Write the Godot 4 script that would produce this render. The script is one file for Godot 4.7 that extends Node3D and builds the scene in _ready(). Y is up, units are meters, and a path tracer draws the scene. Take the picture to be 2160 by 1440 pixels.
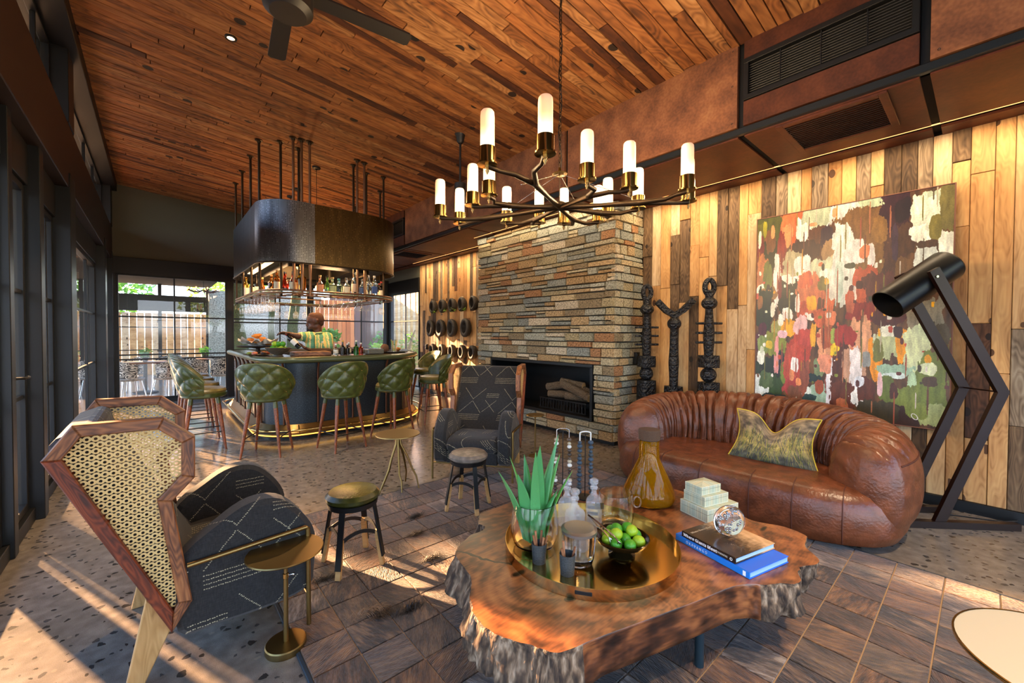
extends Node3D
# A lounge with a bar, built object by object. y is up, units are metres, the camera stands near the origin and looks towards +X -Z.

# ---------------------------------------------------------------- mesh builder
class MB:
	var v := PackedVector3Array()
	var n := PackedVector3Array()
	var u := PackedVector2Array()
	var ix := PackedInt32Array()
	var xf := Transform3D()
	var ua := Vector3(1, 0, 0)
	var ub := Vector3(0, 1, 0)
	var uo := Vector2.ZERO
	func at(p: Vector3, ry := 0.0, rx := 0.0, rz := 0.0) -> MB:
		xf = Transform3D(Basis.from_euler(Vector3(rx, ry, rz)), p)
		return self
	func pv(p: Vector3, nn: Vector3, uv: Vector2) -> void:
		v.append(xf * p)
		n.append((xf.basis * nn).normalized())
		u.append(uv)
	func face(p: Array, uvs: Array = []) -> void:
		# a flat polygon, corners anticlockwise seen from outside
		var nn: Vector3 = Vector3.ZERO
		for k in range(1, p.size() - 1):
			nn += (p[k] - p[0]).cross(p[k + 1] - p[0])
		nn = nn.normalized()
		var b := v.size()
		for k in p.size():
			pv(p[k], nn, uvs[k] if uvs.size() else Vector2(p[k].dot(ua), p[k].dot(ub)) + uo)
		for k in range(1, p.size() - 1):
			ix.append_array(PackedInt32Array([b, b + k + 1, b + k]))
	func box(c: Vector3, s: Vector3, b := 0.0) -> MB:
		var h := s * 0.5
		b = minf(b, minf(h.x, minf(h.y, h.z)) * 0.9)
		var ax := [Vector3.RIGHT, Vector3.UP, Vector3.BACK]
		for a in 3:
			for sg in [-1.0, 1.0]:
				var e1: Vector3 = ax[(a + 1) % 3]
				var e2: Vector3 = ax[(a + 2) % 3]
				var o: Vector3 = c + ax[a] * h[a] * sg
				var d1: Vector3 = e1 * (h[(a + 1) % 3] - b)
				var d2: Vector3 = e2 * (h[(a + 2) % 3] - b)
				var q := [o - d1 - d2, o + d1 - d2, o + d1 + d2, o - d1 + d2]
				if sg < 0: q.reverse()
				face(q)
		if b > 0.0:
			for a in 3:
				var i1 := (a + 1) % 3
				var i2 := (a + 2) % 3
				for s1 in [-1.0, 1.0]:
					for s2 in [-1.0, 1.0]:
						var l: Vector3 = ax[a] * (h[a] - b)
						var p1: Vector3 = c + ax[i1] * h[i1] * s1 + ax[i2] * (h[i2] - b) * s2
						var p2: Vector3 = c + ax[i1] * (h[i1] - b) * s1 + ax[i2] * h[i2] * s2
						var q := [p1 - l, p1 + l, p2 + l, p2 - l]
						if s1 * s2 > 0: q.reverse()
						face(q)
			for sx in [-1.0, 1.0]:
				for sy in [-1.0, 1.0]:
					for sz in [-1.0, 1.0]:
						var q := [c + Vector3(h.x * sx, (h.y - b) * sy, (h.z - b) * sz), c + Vector3((h.x - b) * sx, h.y * sy, (h.z - b) * sz), c + Vector3((h.x - b) * sx, (h.y - b) * sy, h.z * sz)]
						if sx * sy * sz < 0: q.reverse()
						face(q)
		return self
	func grid(rows: Array, cu := false, cv := false, flip := false, us := 1.0, vs := 1.0) -> MB:
		# a smooth surface through rows of points; normals are d(row) x d(column)
		var nr := rows.size()
		var nc: int = rows[0].size()
		var mr := nr + (1 if cv else 0)
		var mc := nc + (1 if cu else 0)
		var b := v.size()
		for i in mr:
			var r0: PackedVector3Array = rows[(i - 1 + nr) % nr if cv else maxi(i - 1, 0)]
			var r1: PackedVector3Array = rows[(i + 1) % nr if cv else mini(i + 1, nr - 1)]
			var r: PackedVector3Array = rows[i % nr]
			for j in mc:
				var jj := j % nc
				var a: Vector3 = r[(jj + 1) % nc if cu else mini(jj + 1, nc - 1)] - r[(jj - 1 + nc) % nc if cu else maxi(jj - 1, 0)]
				var d: Vector3 = r1[jj] - r0[jj]
				var nn := a.cross(d)
				if nn.length_squared() < 1e-16:
					# at a pole: use the neighbouring row's span
					var rr: PackedVector3Array = rows[1 if i == 0 else nr - 2]
					var aa: Vector3 = rr[(jj + 1) % nc if cu else mini(jj + 1, nc - 1)] - rr[(jj - 1 + nc) % nc if cu else maxi(jj - 1, 0)]
					nn = aa.cross(d)
				if flip: nn = -nn
				pv(r[jj], nn.normalized(), Vector2(us * j / maxf(mc - 1, 1), vs * i / maxf(mr - 1, 1)) + uo)
		for i in mr - 1:
			for j in mc - 1:
				var k := b + i * mc + j
				if flip: ix.append_array(PackedInt32Array([k, k + 1, k + mc, k + 1, k + mc + 1, k + mc]))
				else: ix.append_array(PackedInt32Array([k, k + mc, k + 1, k + 1, k + mc, k + mc + 1]))
		return self
	func tube(path: Array, rad, seg := 8, caps := true, closed := false, vs := 1.0) -> MB:
		var m := path.size()
		var rows := []
		var t0: Vector3 = (path[1] - path[0]).normalized()
		var up := Vector3.UP if absf(t0.y) < 0.9 else Vector3.RIGHT
		var e := t0.cross(up).normalized()
		for i in m:
			var t: Vector3 = (path[(i + 1) % m] - path[(i - 1 + m) % m]) if closed else (path[mini(i + 1, m - 1)] - path[maxi(i - 1, 0)])
			t = t.normalized()
			e = (e - t * e.dot(t)).normalized()
			var f := t.cross(e)
			var r: float = rad[i] if rad is Array else rad
			var row := PackedVector3Array()
			for k in seg:
				var a := TAU * k / seg
				row.append(path[i] + (e * cos(a) + f * sin(a)) * r)
			rows.append(row)
		grid(rows, true, closed, false, 1.0, vs)
		if caps and not closed:
			var q0 := Array(rows[0])
			var q1 := Array(rows[m - 1])
			q0.reverse()
			face(q0)
			face(q1)
		return self
	func bar(path: Array, w: float, h: float, side: Vector3) -> MB:
		# a rectangular bar along a path; side is the direction of w
		var rows := []
		var m := path.size()
		for i in m:
			var t: Vector3 = (path[mini(i + 1, m - 1)] - path[maxi(i - 1, 0)]).normalized()
			var s := (side - t * side.dot(t)).normalized()
			var f := t.cross(s)
			var k := 1.0
			if i > 0 and i < m - 1:
				var ta: Vector3 = (path[i] - path[i - 1]).normalized()
				k = 1.0 / maxf(0.4, ta.dot(t))
			rows.append([path[i] - s * w / 2 - f * h / 2 * k, path[i] + s * w / 2 - f * h / 2 * k, path[i] + s * w / 2 + f * h / 2 * k, path[i] - s * w / 2 + f * h / 2 * k])
		for i in m - 1:
			for k in 4:
				var l := (k + 1) % 4
				face([rows[i][k], rows[i][l], rows[i + 1][l], rows[i + 1][k]])
		face([rows[0][3], rows[0][2], rows[0][1], rows[0][0]])
		face([rows[m - 1][0], rows[m - 1][1], rows[m - 1][2], rows[m - 1][3]])
		return self
	func lathe(prof: Array, seg := 24, c := Vector3.ZERO) -> MB:
		# profile of (radius, height) going upwards on the outside; corners sharper than 35 degrees stay sharp
		var from := 0
		for i in range(1, prof.size()):
			var last := i == prof.size() - 1
			var sharp := last
			if not last:
				var a: Vector2 = (prof[i] - prof[i - 1]).normalized()
				var d: Vector2 = (prof[i + 1] - prof[i]).normalized()
				sharp = a.dot(d) < 0.82
			if sharp:
				var rows := []
				for k in range(from, i + 1):
					var row := PackedVector3Array()
					for s in seg:
						var a := -TAU * s / seg
						row.append(c + Vector3(prof[k].x * cos(a), prof[k].y, prof[k].x * sin(a)))
					rows.append(row)
				grid(rows, true)
				from = i
		return self
	func prism(poly: PackedVector2Array, y0: float, y1: float, b := 0.0) -> MB:
		# a polygon in x, z, raised from y0 to y1
		var p := poly
		var m := p.size()
		var area := 0.0
		for i in m:
			area += p[i].cross(p[(i + 1) % m])
		if area > 0.0:
			p = p.duplicate()
			p.reverse()
		var inn := p
		if b > 0.0:
			inn = PackedVector2Array()
			for i in m:
				var a := (p[i] - p[(i - 1 + m) % m]).normalized()
				var d := (p[(i + 1) % m] - p[i]).normalized()
				var na := Vector2(-a.y, a.x)
				var nd := Vector2(-d.y, d.x)
				var w := (na + nd)
				w = w / maxf(0.5, w.dot(na))
				inn.append(p[i] - w * b)
		var tri := Geometry2D.triangulate_polygon(inn)
		for k in range(0, tri.size(), 3):
			var a := inn[tri[k]]
			var d := inn[tri[k + 1]]
			var e := inn[tri[k + 2]]
			var up := [Vector3(a.x, y1, a.y), Vector3(d.x, y1, d.y), Vector3(e.x, y1, e.y)]
			if (up[1] - up[0]).cross(up[2] - up[0]).y < 0: up.reverse()
			face(up)
			var dn := [Vector3(up[2].x, y0, up[2].z), Vector3(up[1].x, y0, up[1].z), Vector3(up[0].x, y0, up[0].z)]
			face(dn)
		for i in m:
			var j := (i + 1) % m
			var q := [Vector3(p[i].x, y0 + b, p[i].y), Vector3(p[j].x, y0 + b, p[j].y), Vector3(p[j].x, y1 - b, p[j].y), Vector3(p[i].x, y1 - b, p[i].y)]
			face(q)
			if b > 0.0:
				var t := [Vector3(p[i].x, y1 - b, p[i].y), Vector3(p[j].x, y1 - b, p[j].y), Vector3(inn[j].x, y1, inn[j].y), Vector3(inn[i].x, y1, inn[i].y)]
				var l := [Vector3(inn[i].x, y0, inn[i].y), Vector3(inn[j].x, y0, inn[j].y), Vector3(p[j].x, y0 + b, p[j].y), Vector3(p[i].x, y0 + b, p[i].y)]
				face(t)
				face(l)
		return self
	func ell(c: Vector3, r: Vector3, nu := 14, nv := 9, noise: FastNoiseLite = null, amp := 0.0) -> MB:
		var rows := []
		for i in nv + 1:
			var la := PI * (float(i) / nv - 0.5)
			var row := PackedVector3Array()
			for j in nu:
				var lo := -TAU * j / nu
				var d := Vector3(cos(la) * cos(lo), sin(la), cos(la) * sin(lo))
				var k := 1.0 + (amp * noise.get_noise_3dv(d * 100.0) if noise else 0.0)
				row.append(c + d * r * k)
			rows.append(row)
		return grid(rows, true)
	func mesh() -> ArrayMesh:
		var m := ArrayMesh.new()
		var a := []
		a.resize(Mesh.ARRAY_MAX)
		a[Mesh.ARRAY_VERTEX] = v
		a[Mesh.ARRAY_NORMAL] = n
		a[Mesh.ARRAY_TEX_UV] = u
		a[Mesh.ARRAY_INDEX] = ix
		m.add_surface_from_arrays(Mesh.PRIMITIVE_TRIANGLES, a)
		return m

# ---------------------------------------------------------------- scene helpers
var taken := {}
var M := {}
var rng := RandomNumberGenerator.new()

func numbered(s: String) -> String:
	if not taken.has(s):
		taken[s] = 0
		return s
	taken[s] += 1
	return "%s_%03d" % [s, taken[s]]

func obj(called: String, mb, m: Material, parent: Node = self) -> MeshInstance3D:
	var o := MeshInstance3D.new()
	o.mesh = mb.mesh() if mb is MB else mb
	o.material_override = m
	if parent == self:
		o.name = numbered(called)
		add_child(o)
	else:
		o.name = called
		var k := 0
		while parent.has_node(NodePath(o.name)):
			k += 1
			o.name = "%s_%03d" % [called, k]
		parent.add_child(o, true)
	return o

func tag(o: Node, label: String, category: String, group := "", kind := "") -> Node:
	if label: o.set_meta("label", label)
	if category: o.set_meta("category", category)
	if group: o.set_meta("group", group)
	if kind: o.set_meta("kind", kind)
	return o

func thing(called: String, label: String, category: String, p := Vector3.ZERO, ry := 0.0, group := "") -> Node3D:
	var o := Node3D.new()
	o.name = numbered(called)
	add_child(o)
	o.position = p
	o.rotation.y = ry
	tag(o, label, category, group)
	return o

func struct(called: String, label := "") -> Node3D:
	var o := Node3D.new()
	o.name = numbered(called)
	add_child(o)
	o.set_meta("kind", "structure")
	if label: o.set_meta("label", label)
	return o

func dup(src: Node3D, p: Vector3, ry: float, label: String, group := "") -> Node3D:
	var r: Node3D = src.duplicate()
	r.name = numbered(String(src.name).rstrip("0123456789").trim_suffix("_"))
	add_child(r)
	r.position = p
	r.rotation.y = ry
	r.set_meta("label", label)
	if group: r.set_meta("group", group)
	return r

func stuff(o: Node) -> Node:
	o.set_meta("kind", "stuff")
	return o

func mat(c: Color, rough := 0.6, metal := 0.0, tex: Texture2D = null, scale := Vector3.ZERO, bump: Texture2D = null, bscale := 0.3) -> StandardMaterial3D:
	var m := StandardMaterial3D.new()
	m.albedo_color = c
	m.roughness = rough
	m.metallic = metal
	if tex: m.albedo_texture = tex
	if bump:
		m.heightmap_enabled = true
		m.heightmap_texture = bump
		m.heightmap_scale = bscale
	if scale != Vector3.ZERO:
		m.uv1_triplanar = true
		m.uv1_scale = scale
	return m

func glow(c: Color, e: float) -> StandardMaterial3D:
	var m := mat(c, 0.5)
	m.emission_enabled = true
	m.emission = c
	m.emission_energy_multiplier = e
	return m

func pane_mat(c: Color, a: float, rough := 0.0) -> StandardMaterial3D:
	var m := mat(Color(c.r, c.g, c.b, a), rough)
	m.transparency = BaseMaterial3D.TRANSPARENCY_ALPHA
	return m

func solid_glass(c: Color, rough := 0.0, ior := 0.05) -> StandardMaterial3D:
	var m := mat(Color(c.r, c.g, c.b, 0.0), rough)
	m.transparency = BaseMaterial3D.TRANSPARENCY_ALPHA
	m.refraction_enabled = true
	m.refraction_scale = ior
	return m

func V(x, y, z) -> Vector3:
	return Vector3(x, y, z)

func H(s: String) -> Color:
	return Color.html(s)

# ---------------------------------------------------------------- textures
func fnl(freq: float, oct := 4, sd := 1, type := FastNoiseLite.TYPE_SIMPLEX_SMOOTH) -> FastNoiseLite:
	var f := FastNoiseLite.new()
	f.noise_type = type
	f.frequency = freq
	f.seed = sd
	f.fractal_type = FastNoiseLite.FRACTAL_FBM if oct > 1 else FastNoiseLite.FRACTAL_NONE
	f.fractal_octaves = oct
	return f

func nbytes(w: int, h: int, freq: float, oct: int, sd: int, sx := 1, sy := 1, type := FastNoiseLite.TYPE_SIMPLEX_SMOOTH) -> PackedByteArray:
	# seamless noise, stretched sx times along x and sy times along y
	var im := fnl(freq, oct, sd, type).get_seamless_image(maxi(w / sx, 4), maxi(h / sy, 4), false, false, 0.2, true)
	im.convert(Image.FORMAT_L8)
	im.resize(w, h, Image.INTERPOLATE_CUBIC)
	return im.get_data()

func from_bytes(w: int, h: int, d: PackedByteArray, rgb := true) -> ImageTexture:
	return ImageTexture.create_from_image(Image.create_from_data(w, h, false, Image.FORMAT_RGB8 if rgb else Image.FORMAT_L8, d))

func ramp_bytes(val: PackedByteArray, stops: Array) -> PackedByteArray:
	# stops: [[position 0..1, Color], ...]
	var g := Gradient.new()
	g.offsets = PackedFloat32Array(stops.map(func(s): return s[0]))
	g.colors = PackedColorArray(stops.map(func(s): return s[1]))
	var lut := PackedByteArray()
	for i in 256:
		var c := g.sample(i / 255.0)
		lut.append_array(PackedByteArray([int(c.r * 255), int(c.g * 255), int(c.b * 255)]))
	var out := PackedByteArray()
	out.resize(val.size() * 3)
	for i in val.size():
		var k := val[i] * 3
		out[i * 3] = lut[k]
		out[i * 3 + 1] = lut[k + 1]
		out[i * 3 + 2] = lut[k + 2]
	return out

func mixb(a: PackedByteArray, b: PackedByteArray, k: float) -> PackedByteArray:
	var o := PackedByteArray()
	o.resize(a.size())
	for i in a.size():
		o[i] = clampi(int(a[i] * (1.0 - k) + b[i] * k), 0, 255)
	return o

func wood_tex(w: int, h: int, sd: int, stops: Array, knots := 0, rings := 0.5) -> ImageTexture:
	# grain runs along x
	var fine := nbytes(w, h, 0.06, 3, sd, 16, 1)
	var wide := nbytes(w, h, 0.012, 3, sd + 1, 6, 1)
	var val := PackedByteArray()
	val.resize(w * h)
	var kn := []
	var r := RandomNumberGenerator.new()
	r.seed = sd
	for i in knots: kn.append([r.randf() * w, r.randf() * h, r.randf_range(5, 11)])
	for y in h:
		for x in w:
			var i := y * w + x
			var g := wide[i] / 255.0
			var push := 0.0
			for q in kn:
				var dx: float = (x - q[0]) * 0.45
				var dy: float = y - q[1]
				var d: float = sqrt(dx * dx + dy * dy) / q[2]
				if d < 5.0: push += exp(-d * 0.9) * 1.6
				if d < 1.0: push += 2.0
			var ring := absf(fposmod(g * 7.0 + push, 1.0) - 0.5) * 2.0
			var t := (1.0 - rings) * g + rings * ring
			t = 0.62 * t + 0.38 * fine[i] / 255.0
			if push > 2.0: t = 0.02
			elif push > 0.6: t *= 1.0 - 0.35 * minf(push - 0.6, 1.0)
			val[i] = clampi(int(t * 255), 0, 255)
	return from_bytes(w, h, ramp_bytes(val, stops))

# ---------------------------------------------------------------- materials
func make_materials() -> void:
	M.black = mat(H("1a1b1c"), 0.45, 0.4)
	M.steel = mat(H("202224"), 0.4, 0.5)
	M.fan = mat(H("0c0c0d"), 0.5)
	M.brass = mat(H("b08d4e"), 0.24, 1.0)
	M.brass_dull = mat(H("8c7346"), 0.38, 1.0)
	M.brass_dark = mat(H("6b5534"), 0.35, 1.0)
	M.gold = mat(H("cfae6a"), 0.13, 1.0)
	M.bronze = mat(H("3d3226"), 0.42, 0.9)
	M.chrome = mat(H("c9cbcc"), 0.12, 1.0)
	M.lamp_brown = mat(H("24120d"), 0.3, 0.5)
	M.lamp_black = mat(H("0b0b0c"), 0.35, 0.3)
	M.glass = solid_glass(Color(1, 1, 1), 0.0, 0.045)
	M.pane = pane_mat(Color(0.75, 0.82, 0.8), 0.06)
	M.thin = pane_mat(Color(0.95, 0.98, 0.98), 0.08)
	M.plaster = mat(H("5a594b"), 0.9)
	# woods
	var ceil_stops := [[0.0, H("1e120a")], [0.16, H("4a2e1a")], [0.38, H("80552f")], [0.66, H("a27244")], [1.0, H("bc9060")]]
	var tc := wood_tex(1024, 256, 11, ceil_stops, 5, 0.5)
	var tc2 := wood_tex(1024, 256, 17, ceil_stops, 3, 0.25)
	M.ceil = []
	for c in ["ffffff", "f0e4d8", "e8d4c0", "fff0dc", "d0bca8", "ffe8d0", "dcc4a8", "8a6c54"]:
		M.ceil.append(mat(H(c), 0.7, 0.0, tc if M.ceil.size() % 2 == 0 else tc2))
	var pine := [[0.0, H("4a3422")], [0.14, H("967550")], [0.4, H("c0a078")], [0.7, H("d6bb92")], [1.0, H("e6d0ac")]]
	var tp := wood_tex(1024, 256, 23, pine, 3, 0.34)
	var tp2 := wood_tex(1024, 256, 31, pine, 2, 0.24)
	var grey := [[0.0, H("30261c")], [0.25, H("5c4c3a")], [0.55, H("8a765e")], [0.8, H("a6947a")], [1.0, H("bcaa90")]]
	var tg := wood_tex(1024, 256, 41, grey, 4, 0.45)
	M.pine = [mat(H("ffffff"), 0.75, 0.0, tp), mat(H("fff0d8"), 0.75, 0.0, tp2), mat(H("f2d8b4"), 0.75, 0.0, tp), mat(H("ffe4bc"), 0.75, 0.0, tp2), mat(H("d8b890"), 0.75, 0.0, tp),
		mat(H("ffffff"), 0.8, 0.0, tg), mat(H("c8b8a4"), 0.8, 0.0, tg), mat(H("a09080"), 0.8, 0.0, tg), mat(H("a07860"), 0.8, 0.0, tg)]
	var wal := [[0.0, H("2a160c")], [0.3, H("5a331c")], [0.6, H("8a5632")], [1.0, H("b07a4c")]]
	var tw := wood_tex(512, 256, 53, wal, 0, 0.55)
	M.walnut = mat(H("ffffff"), 0.42, 0.0, tw)
	M.walnut_red = mat(H("d89a80"), 0.4, 0.0, tw)
	var oak := [[0.0, H("7a5830")], [0.4, H("a9814c")], [1.0, H("cda670")]]
	M.oak = mat(H("ffffff"), 0.45, 0.0, wood_tex(512, 256, 59, oak, 0, 0.5))
	M.leg = mat(H("9c6040"), 0.4, 0.0, tw)
	M.leg.albedo_color = H("f0ccb0")
	# corten steel
	var nb := nbytes(512, 512, 0.012, 5, 71)
	var nf := nbytes(512, 512, 0.12, 3, 72)
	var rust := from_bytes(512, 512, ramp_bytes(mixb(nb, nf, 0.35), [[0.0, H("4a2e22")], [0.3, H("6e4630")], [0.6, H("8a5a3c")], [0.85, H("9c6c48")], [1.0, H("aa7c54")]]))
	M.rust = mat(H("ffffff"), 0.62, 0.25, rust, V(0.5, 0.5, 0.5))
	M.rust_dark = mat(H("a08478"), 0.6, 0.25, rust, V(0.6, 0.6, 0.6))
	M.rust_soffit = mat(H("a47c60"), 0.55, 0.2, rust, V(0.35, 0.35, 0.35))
	# stone
	var sb := nbytes(512, 512, 0.03, 5, 81)
	var st := from_bytes(512, 512, ramp_bytes(sb, [[0.0, H("74746e")], [0.4, H("ccc8bc")], [0.7, H("ece8dc")], [1.0, H("ffffff")]]))
	var sbump := from_bytes(512, 512, nbytes(512, 512, 0.06, 4, 82, 3, 1), false)
	M.stone = []
	for c in ["c4bca4", "b4aa8c", "a4a494", "acb0a8", "98a0a0", "ccbc9c", "b89c74", "b08460", "d8cebc", "988a72", "b8bcb4", "c4ac88"]:
		M.stone.append(mat(H(c), 0.9, 0.0, st, V(2.2, 2.2, 2.2), sbump, 0.8))
	M.mortar = mat(H("3a352c"), 0.95)
	# terrazzo: angular chips set in a warm grey ground
	var S := 1024
	var f1 := fnl(0.028, 1, 91, FastNoiseLite.TYPE_CELLULAR)
	f1.cellular_return_type = FastNoiseLite.RETURN_CELL_VALUE
	var f2 := fnl(0.028, 1, 91, FastNoiseLite.TYPE_CELLULAR)
	f2.cellular_return_type = FastNoiseLite.RETURN_DISTANCE2_SUB
	f1.cellular_jitter = 1.0
	f2.cellular_jitter = 1.0
	for q in [f1, f2]:
		q.domain_warp_enabled = true
		q.domain_warp_amplitude = 12.0
		q.domain_warp_frequency = 0.03
	var c1 := f1.get_image(S, S, false, false, false)
	var c2 := f2.get_image(S, S, false, false, false)
	c1.convert(Image.FORMAT_L8)
	c2.convert(Image.FORMAT_L8)
	var b1 := c1.get_data()
	var b2 := c2.get_data()
	var g1 := nbytes(S, S, 0.25, 2, 92)
	var g2 := nbytes(S, S, 0.008, 3, 93)
	var out := PackedByteArray()
	out.resize(S * S * 3)
	for i in S * S:
		var l := 0.80 + (g1[i] - 128) / 255.0 * 0.30 + (g2[i] - 128) / 255.0 * 0.25
		var r := 138.0 * l
		var g := 127.0 * l
		var b := 114.0 * l
		if g1[i] > 190: b += 14.0
		var cv := b1[i] % 31
		if cv < 5 and b2[i] > 20 + cv * 14:
			var dk := 0.42 + 0.10 * (cv % 3)
			r *= dk
			g *= dk * 1.02
			b *= dk * 1.06
		elif cv == 9 and b2[i] > 40:
			r *= 1.15
			g *= 1.12
			b *= 1.08
		out[i * 3] = clampi(int(r), 0, 255)
		out[i * 3 + 1] = clampi(int(g), 0, 255)
		out[i * 3 + 2] = clampi(int(b), 0, 255)
	M.terrazzo = mat(H("ffffff"), 0.2, 0.0, from_bytes(S, S, out), V(1.15, 1.15, 1.15))
	M.terrazzo.metallic_specular = 0.6
	# leathers
	var lb := from_bytes(512, 512, nbytes(512, 512, 0.05, 4, 101), false)
	var lt := from_bytes(512, 512, ramp_bytes(nbytes(512, 512, 0.01, 4, 102), [[0.0, H("8a8a8a")], [1.0, H("ffffff")]]))
	M.sofa = mat(H("84482a"), 0.33, 0.0, lt, V(1.6, 1.6, 1.6), lb, 0.25)
	M.sofa_back = mat(H("8a4e30"), 0.34, 0.0, lt, V(1.6, 1.6, 1.6), lb, 0.3)
	M.seam = mat(H("4a2010"), 0.6)
	M.green = mat(H("54602a"), 0.3, 0.0, lt, V(3, 3, 3), lb, 0.12)
	M.green_dark = mat(H("3a4a34"), 0.32, 0.0, lt, V(3, 3, 3), lb, 0.12)
	M.green_seat = mat(H("8a7c42"), 0.35, 0.0, lt, V(3, 3, 3), lb, 0.12)
	M.stool_green = mat(H("4a4a1c"), 0.26, 0.0, lt, V(3, 3, 3), lb, 0.1)
	M.stool_grey = mat(H("9a8f82"), 0.3, 0.0, lt, V(3, 3, 3), lb, 0.1)
	# charred timber
	M.char = mat(H("15161a"), 0.42, 0.0, null, V(4, 4, 4), from_bytes(256, 256, nbytes(256, 256, 0.03, 2, 111, 1, 1, FastNoiseLite.TYPE_CELLULAR), false), 3.0)
	M.basket = mat(H("2c2620"), 0.6, 0.0, null, V(5, 5, 5), from_bytes(256, 256, nbytes(256, 256, 0.06, 3, 112, 4, 1), false), 0.8)
	# indigo mud cloth for the armchairs
	var F := 640
	var cl := Image.create(F, F, false, Image.FORMAT_RGB8)
	var wv := nbytes(F, F, 0.4, 1, 121, 1, 10)
	var wh := nbytes(F, F, 0.4, 1, 122, 10, 1)
	var raw := PackedByteArray()
	raw.resize(F * F * 3)
	for i in F * F:
		var t := (wv[i] + wh[i]) / 510.0
		raw[i * 3] = int(14 + t * 38)
		raw[i * 3 + 1] = int(14 + t * 36)
		raw[i * 3 + 2] = int(15 + t * 34)
	cl.set_data(F, F, false, Image.FORMAT_RGB8, raw)
	var r2 := RandomNumberGenerator.new()
	r2.seed = 5
	var dash := func(a: Vector2, b: Vector2) -> void:
		var L := a.distance_to(b)
		var k := 0.0
		while k < L:
			var p: Vector2 = a.lerp(b, k / L) + Vector2(r2.randf_range(-1, 1), r2.randf_range(-1, 1))
			cl.fill_rect(Rect2i(posmod(int(p.x), F) , posmod(int(p.y), F), 4, 3), Color(0.72, 0.68, 0.55).darkened(r2.randf() * 0.25))
			k += 6.0
	for bx in 2:
		for by in 2:
			var o := Vector2(bx * 320 + by * 90, by * 320)
			for k in 4: dash.call(o + Vector2(20, 20 + k * 14), o + Vector2(190, 20 + k * 14))
			dash.call(o + Vector2(20, 80), o + Vector2(105, 180))
			dash.call(o + Vector2(190, 80), o + Vector2(105, 180))
			dash.call(o + Vector2(105, 195), o + Vector2(20, 290))
			dash.call(o + Vector2(105, 195), o + Vector2(190, 290))
			dash.call(o + Vector2(205, 90), o + Vector2(300, 190))
			dash.call(o + Vector2(300, 90), o + Vector2(205, 190))
			for k in 3: dash.call(o + Vector2(210, 215 + k * 14), o + Vector2(310, 215 + k * 14))
	M.mudcloth = mat(H("ffffff"), 0.95, 0.0, ImageTexture.create_from_image(cl))
	M.mudcloth.rim_enabled = true
	M.mudcloth.rim = 0.25
	M.cane = mat(H("d8b878"), 0.6)
	# hides
	M.hide = []
	var hs := nbytes(512, 512, 0.05, 4, 131, 1, 5)
	var hl := nbytes(512, 512, 0.008, 3, 132, 1, 2)
	var hb := from_bytes(512, 512, nbytes(512, 512, 0.25, 2, 133, 1, 8), false)
	var hm := mixb(hs, hl, 0.45)
	var hstops := [
		[[0.2, H("1c120c")], [0.5, H("452e1e")], [0.8, H("6e4c34")]],
		[[0.2, H("2a190e")], [0.5, H("5e3e24")], [0.8, H("8a6038")]],
		[[0.15, H("120c09")], [0.45, H("2e2018")], [0.62, H("5c4430")], [0.8, H("7e6248")]],
		[[0.25, H("2e241e")], [0.5, H("5e4c40")], [0.75, H("948478")]],
		[[0.2, H("241a14")], [0.5, H("4e3a2a")], [0.8, H("745a40")]]]
	for k in 5:
		var ht := from_bytes(512, 512, ramp_bytes(hm, hstops[k]))
		var m := mat(H("ffffff"), 0.55, 0.0, ht, Vector3.ZERO, hb, 0.5)
		m.rim_enabled = true
		m.rim = 0.5
		M.hide.append(m)
	M.hide_seam = mat(H("a08468"), 0.9)
	# perforated metal of the bar canopy
	var P := 512
	var pm := PackedByteArray()
	pm.resize(P * P * 3)
	var pn := nbytes(P, P, 0.01, 2, 141, 1, 4)
	for y in P:
		for x in P:
			var i := y * P + x
			var cx := x / 16
			var cy := y / 16
			var hole := false
			if pn[i] > 95 and (cx * 7 + cy * 13 + cx * cy) % 5 != 0:
				var dx := x % 16 - 8
				var dy := y % 16 - 8
				hole = dx * dx + dy * dy < 14
			var l := 18 if hole else 205 + (pn[i] - 128) / 4
			pm[i * 3] = l
			pm[i * 3 + 1] = l
			pm[i * 3 + 2] = l
	M.perf_sky = mat(H("868a90"), 0.33, 0.85, from_bytes(P, P, pm))  # steel grey with the reflected sky put into its bluish tone
	M.perf_brass = mat(H("6a5632"), 0.36, 0.85, from_bytes(P, P, pm))
	var hd := from_bytes(256, 256, ramp_bytes(nbytes(256, 256, 0.09, 2, 151, 1, 1, FastNoiseLite.TYPE_CELLULAR), [[0.0, H("20262c")], [0.6, H("39424a")], [1.0, H("5a656e")]]))
	M.hammered = mat(H("ffffff"), 0.4, 0.7, hd, V(4, 4, 4))
	M.lime = mat(H("8fb01c"), 0.4, 0.0, null, V(8, 8, 8), lb, 0.08)
	M.lime_dark = mat(H("3f8c1a"), 0.4, 0.0, null, V(8, 8, 8), lb, 0.08)
	M.bark_log = mat(H("8a7a68"), 0.9, 0.0, st, V(3, 3, 3), sbump, 2.0)
	M.log_end = mat(H("c8a878"), 0.85)
	M.leafy = mat(H("4a7a2c"), 0.6)
	M.leafy.backlight_enabled = true
	M.leafy.backlight = H("3a6a10")
	M.leafy_light = mat(H("86a848"), 0.6)
	M.leafy_light.backlight_enabled = true
	M.leafy_light.backlight = H("6a8a20")
	M.white = mat(H("e8e4da"), 0.6)

# ---------------------------------------------------------------- the room
const XL := -0.73      # glazed wall
const XR := 5.04       # plank wall
const ZB := -11.2      # back wall
const ZF := 3.2        # wall behind the camera
const XB := 3.8        # face of the bulkhead
const YS := 3.15       # soffit

func cy(x: float) -> float:
	return 4.345 - 0.0931 * (x + 0.55)

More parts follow.
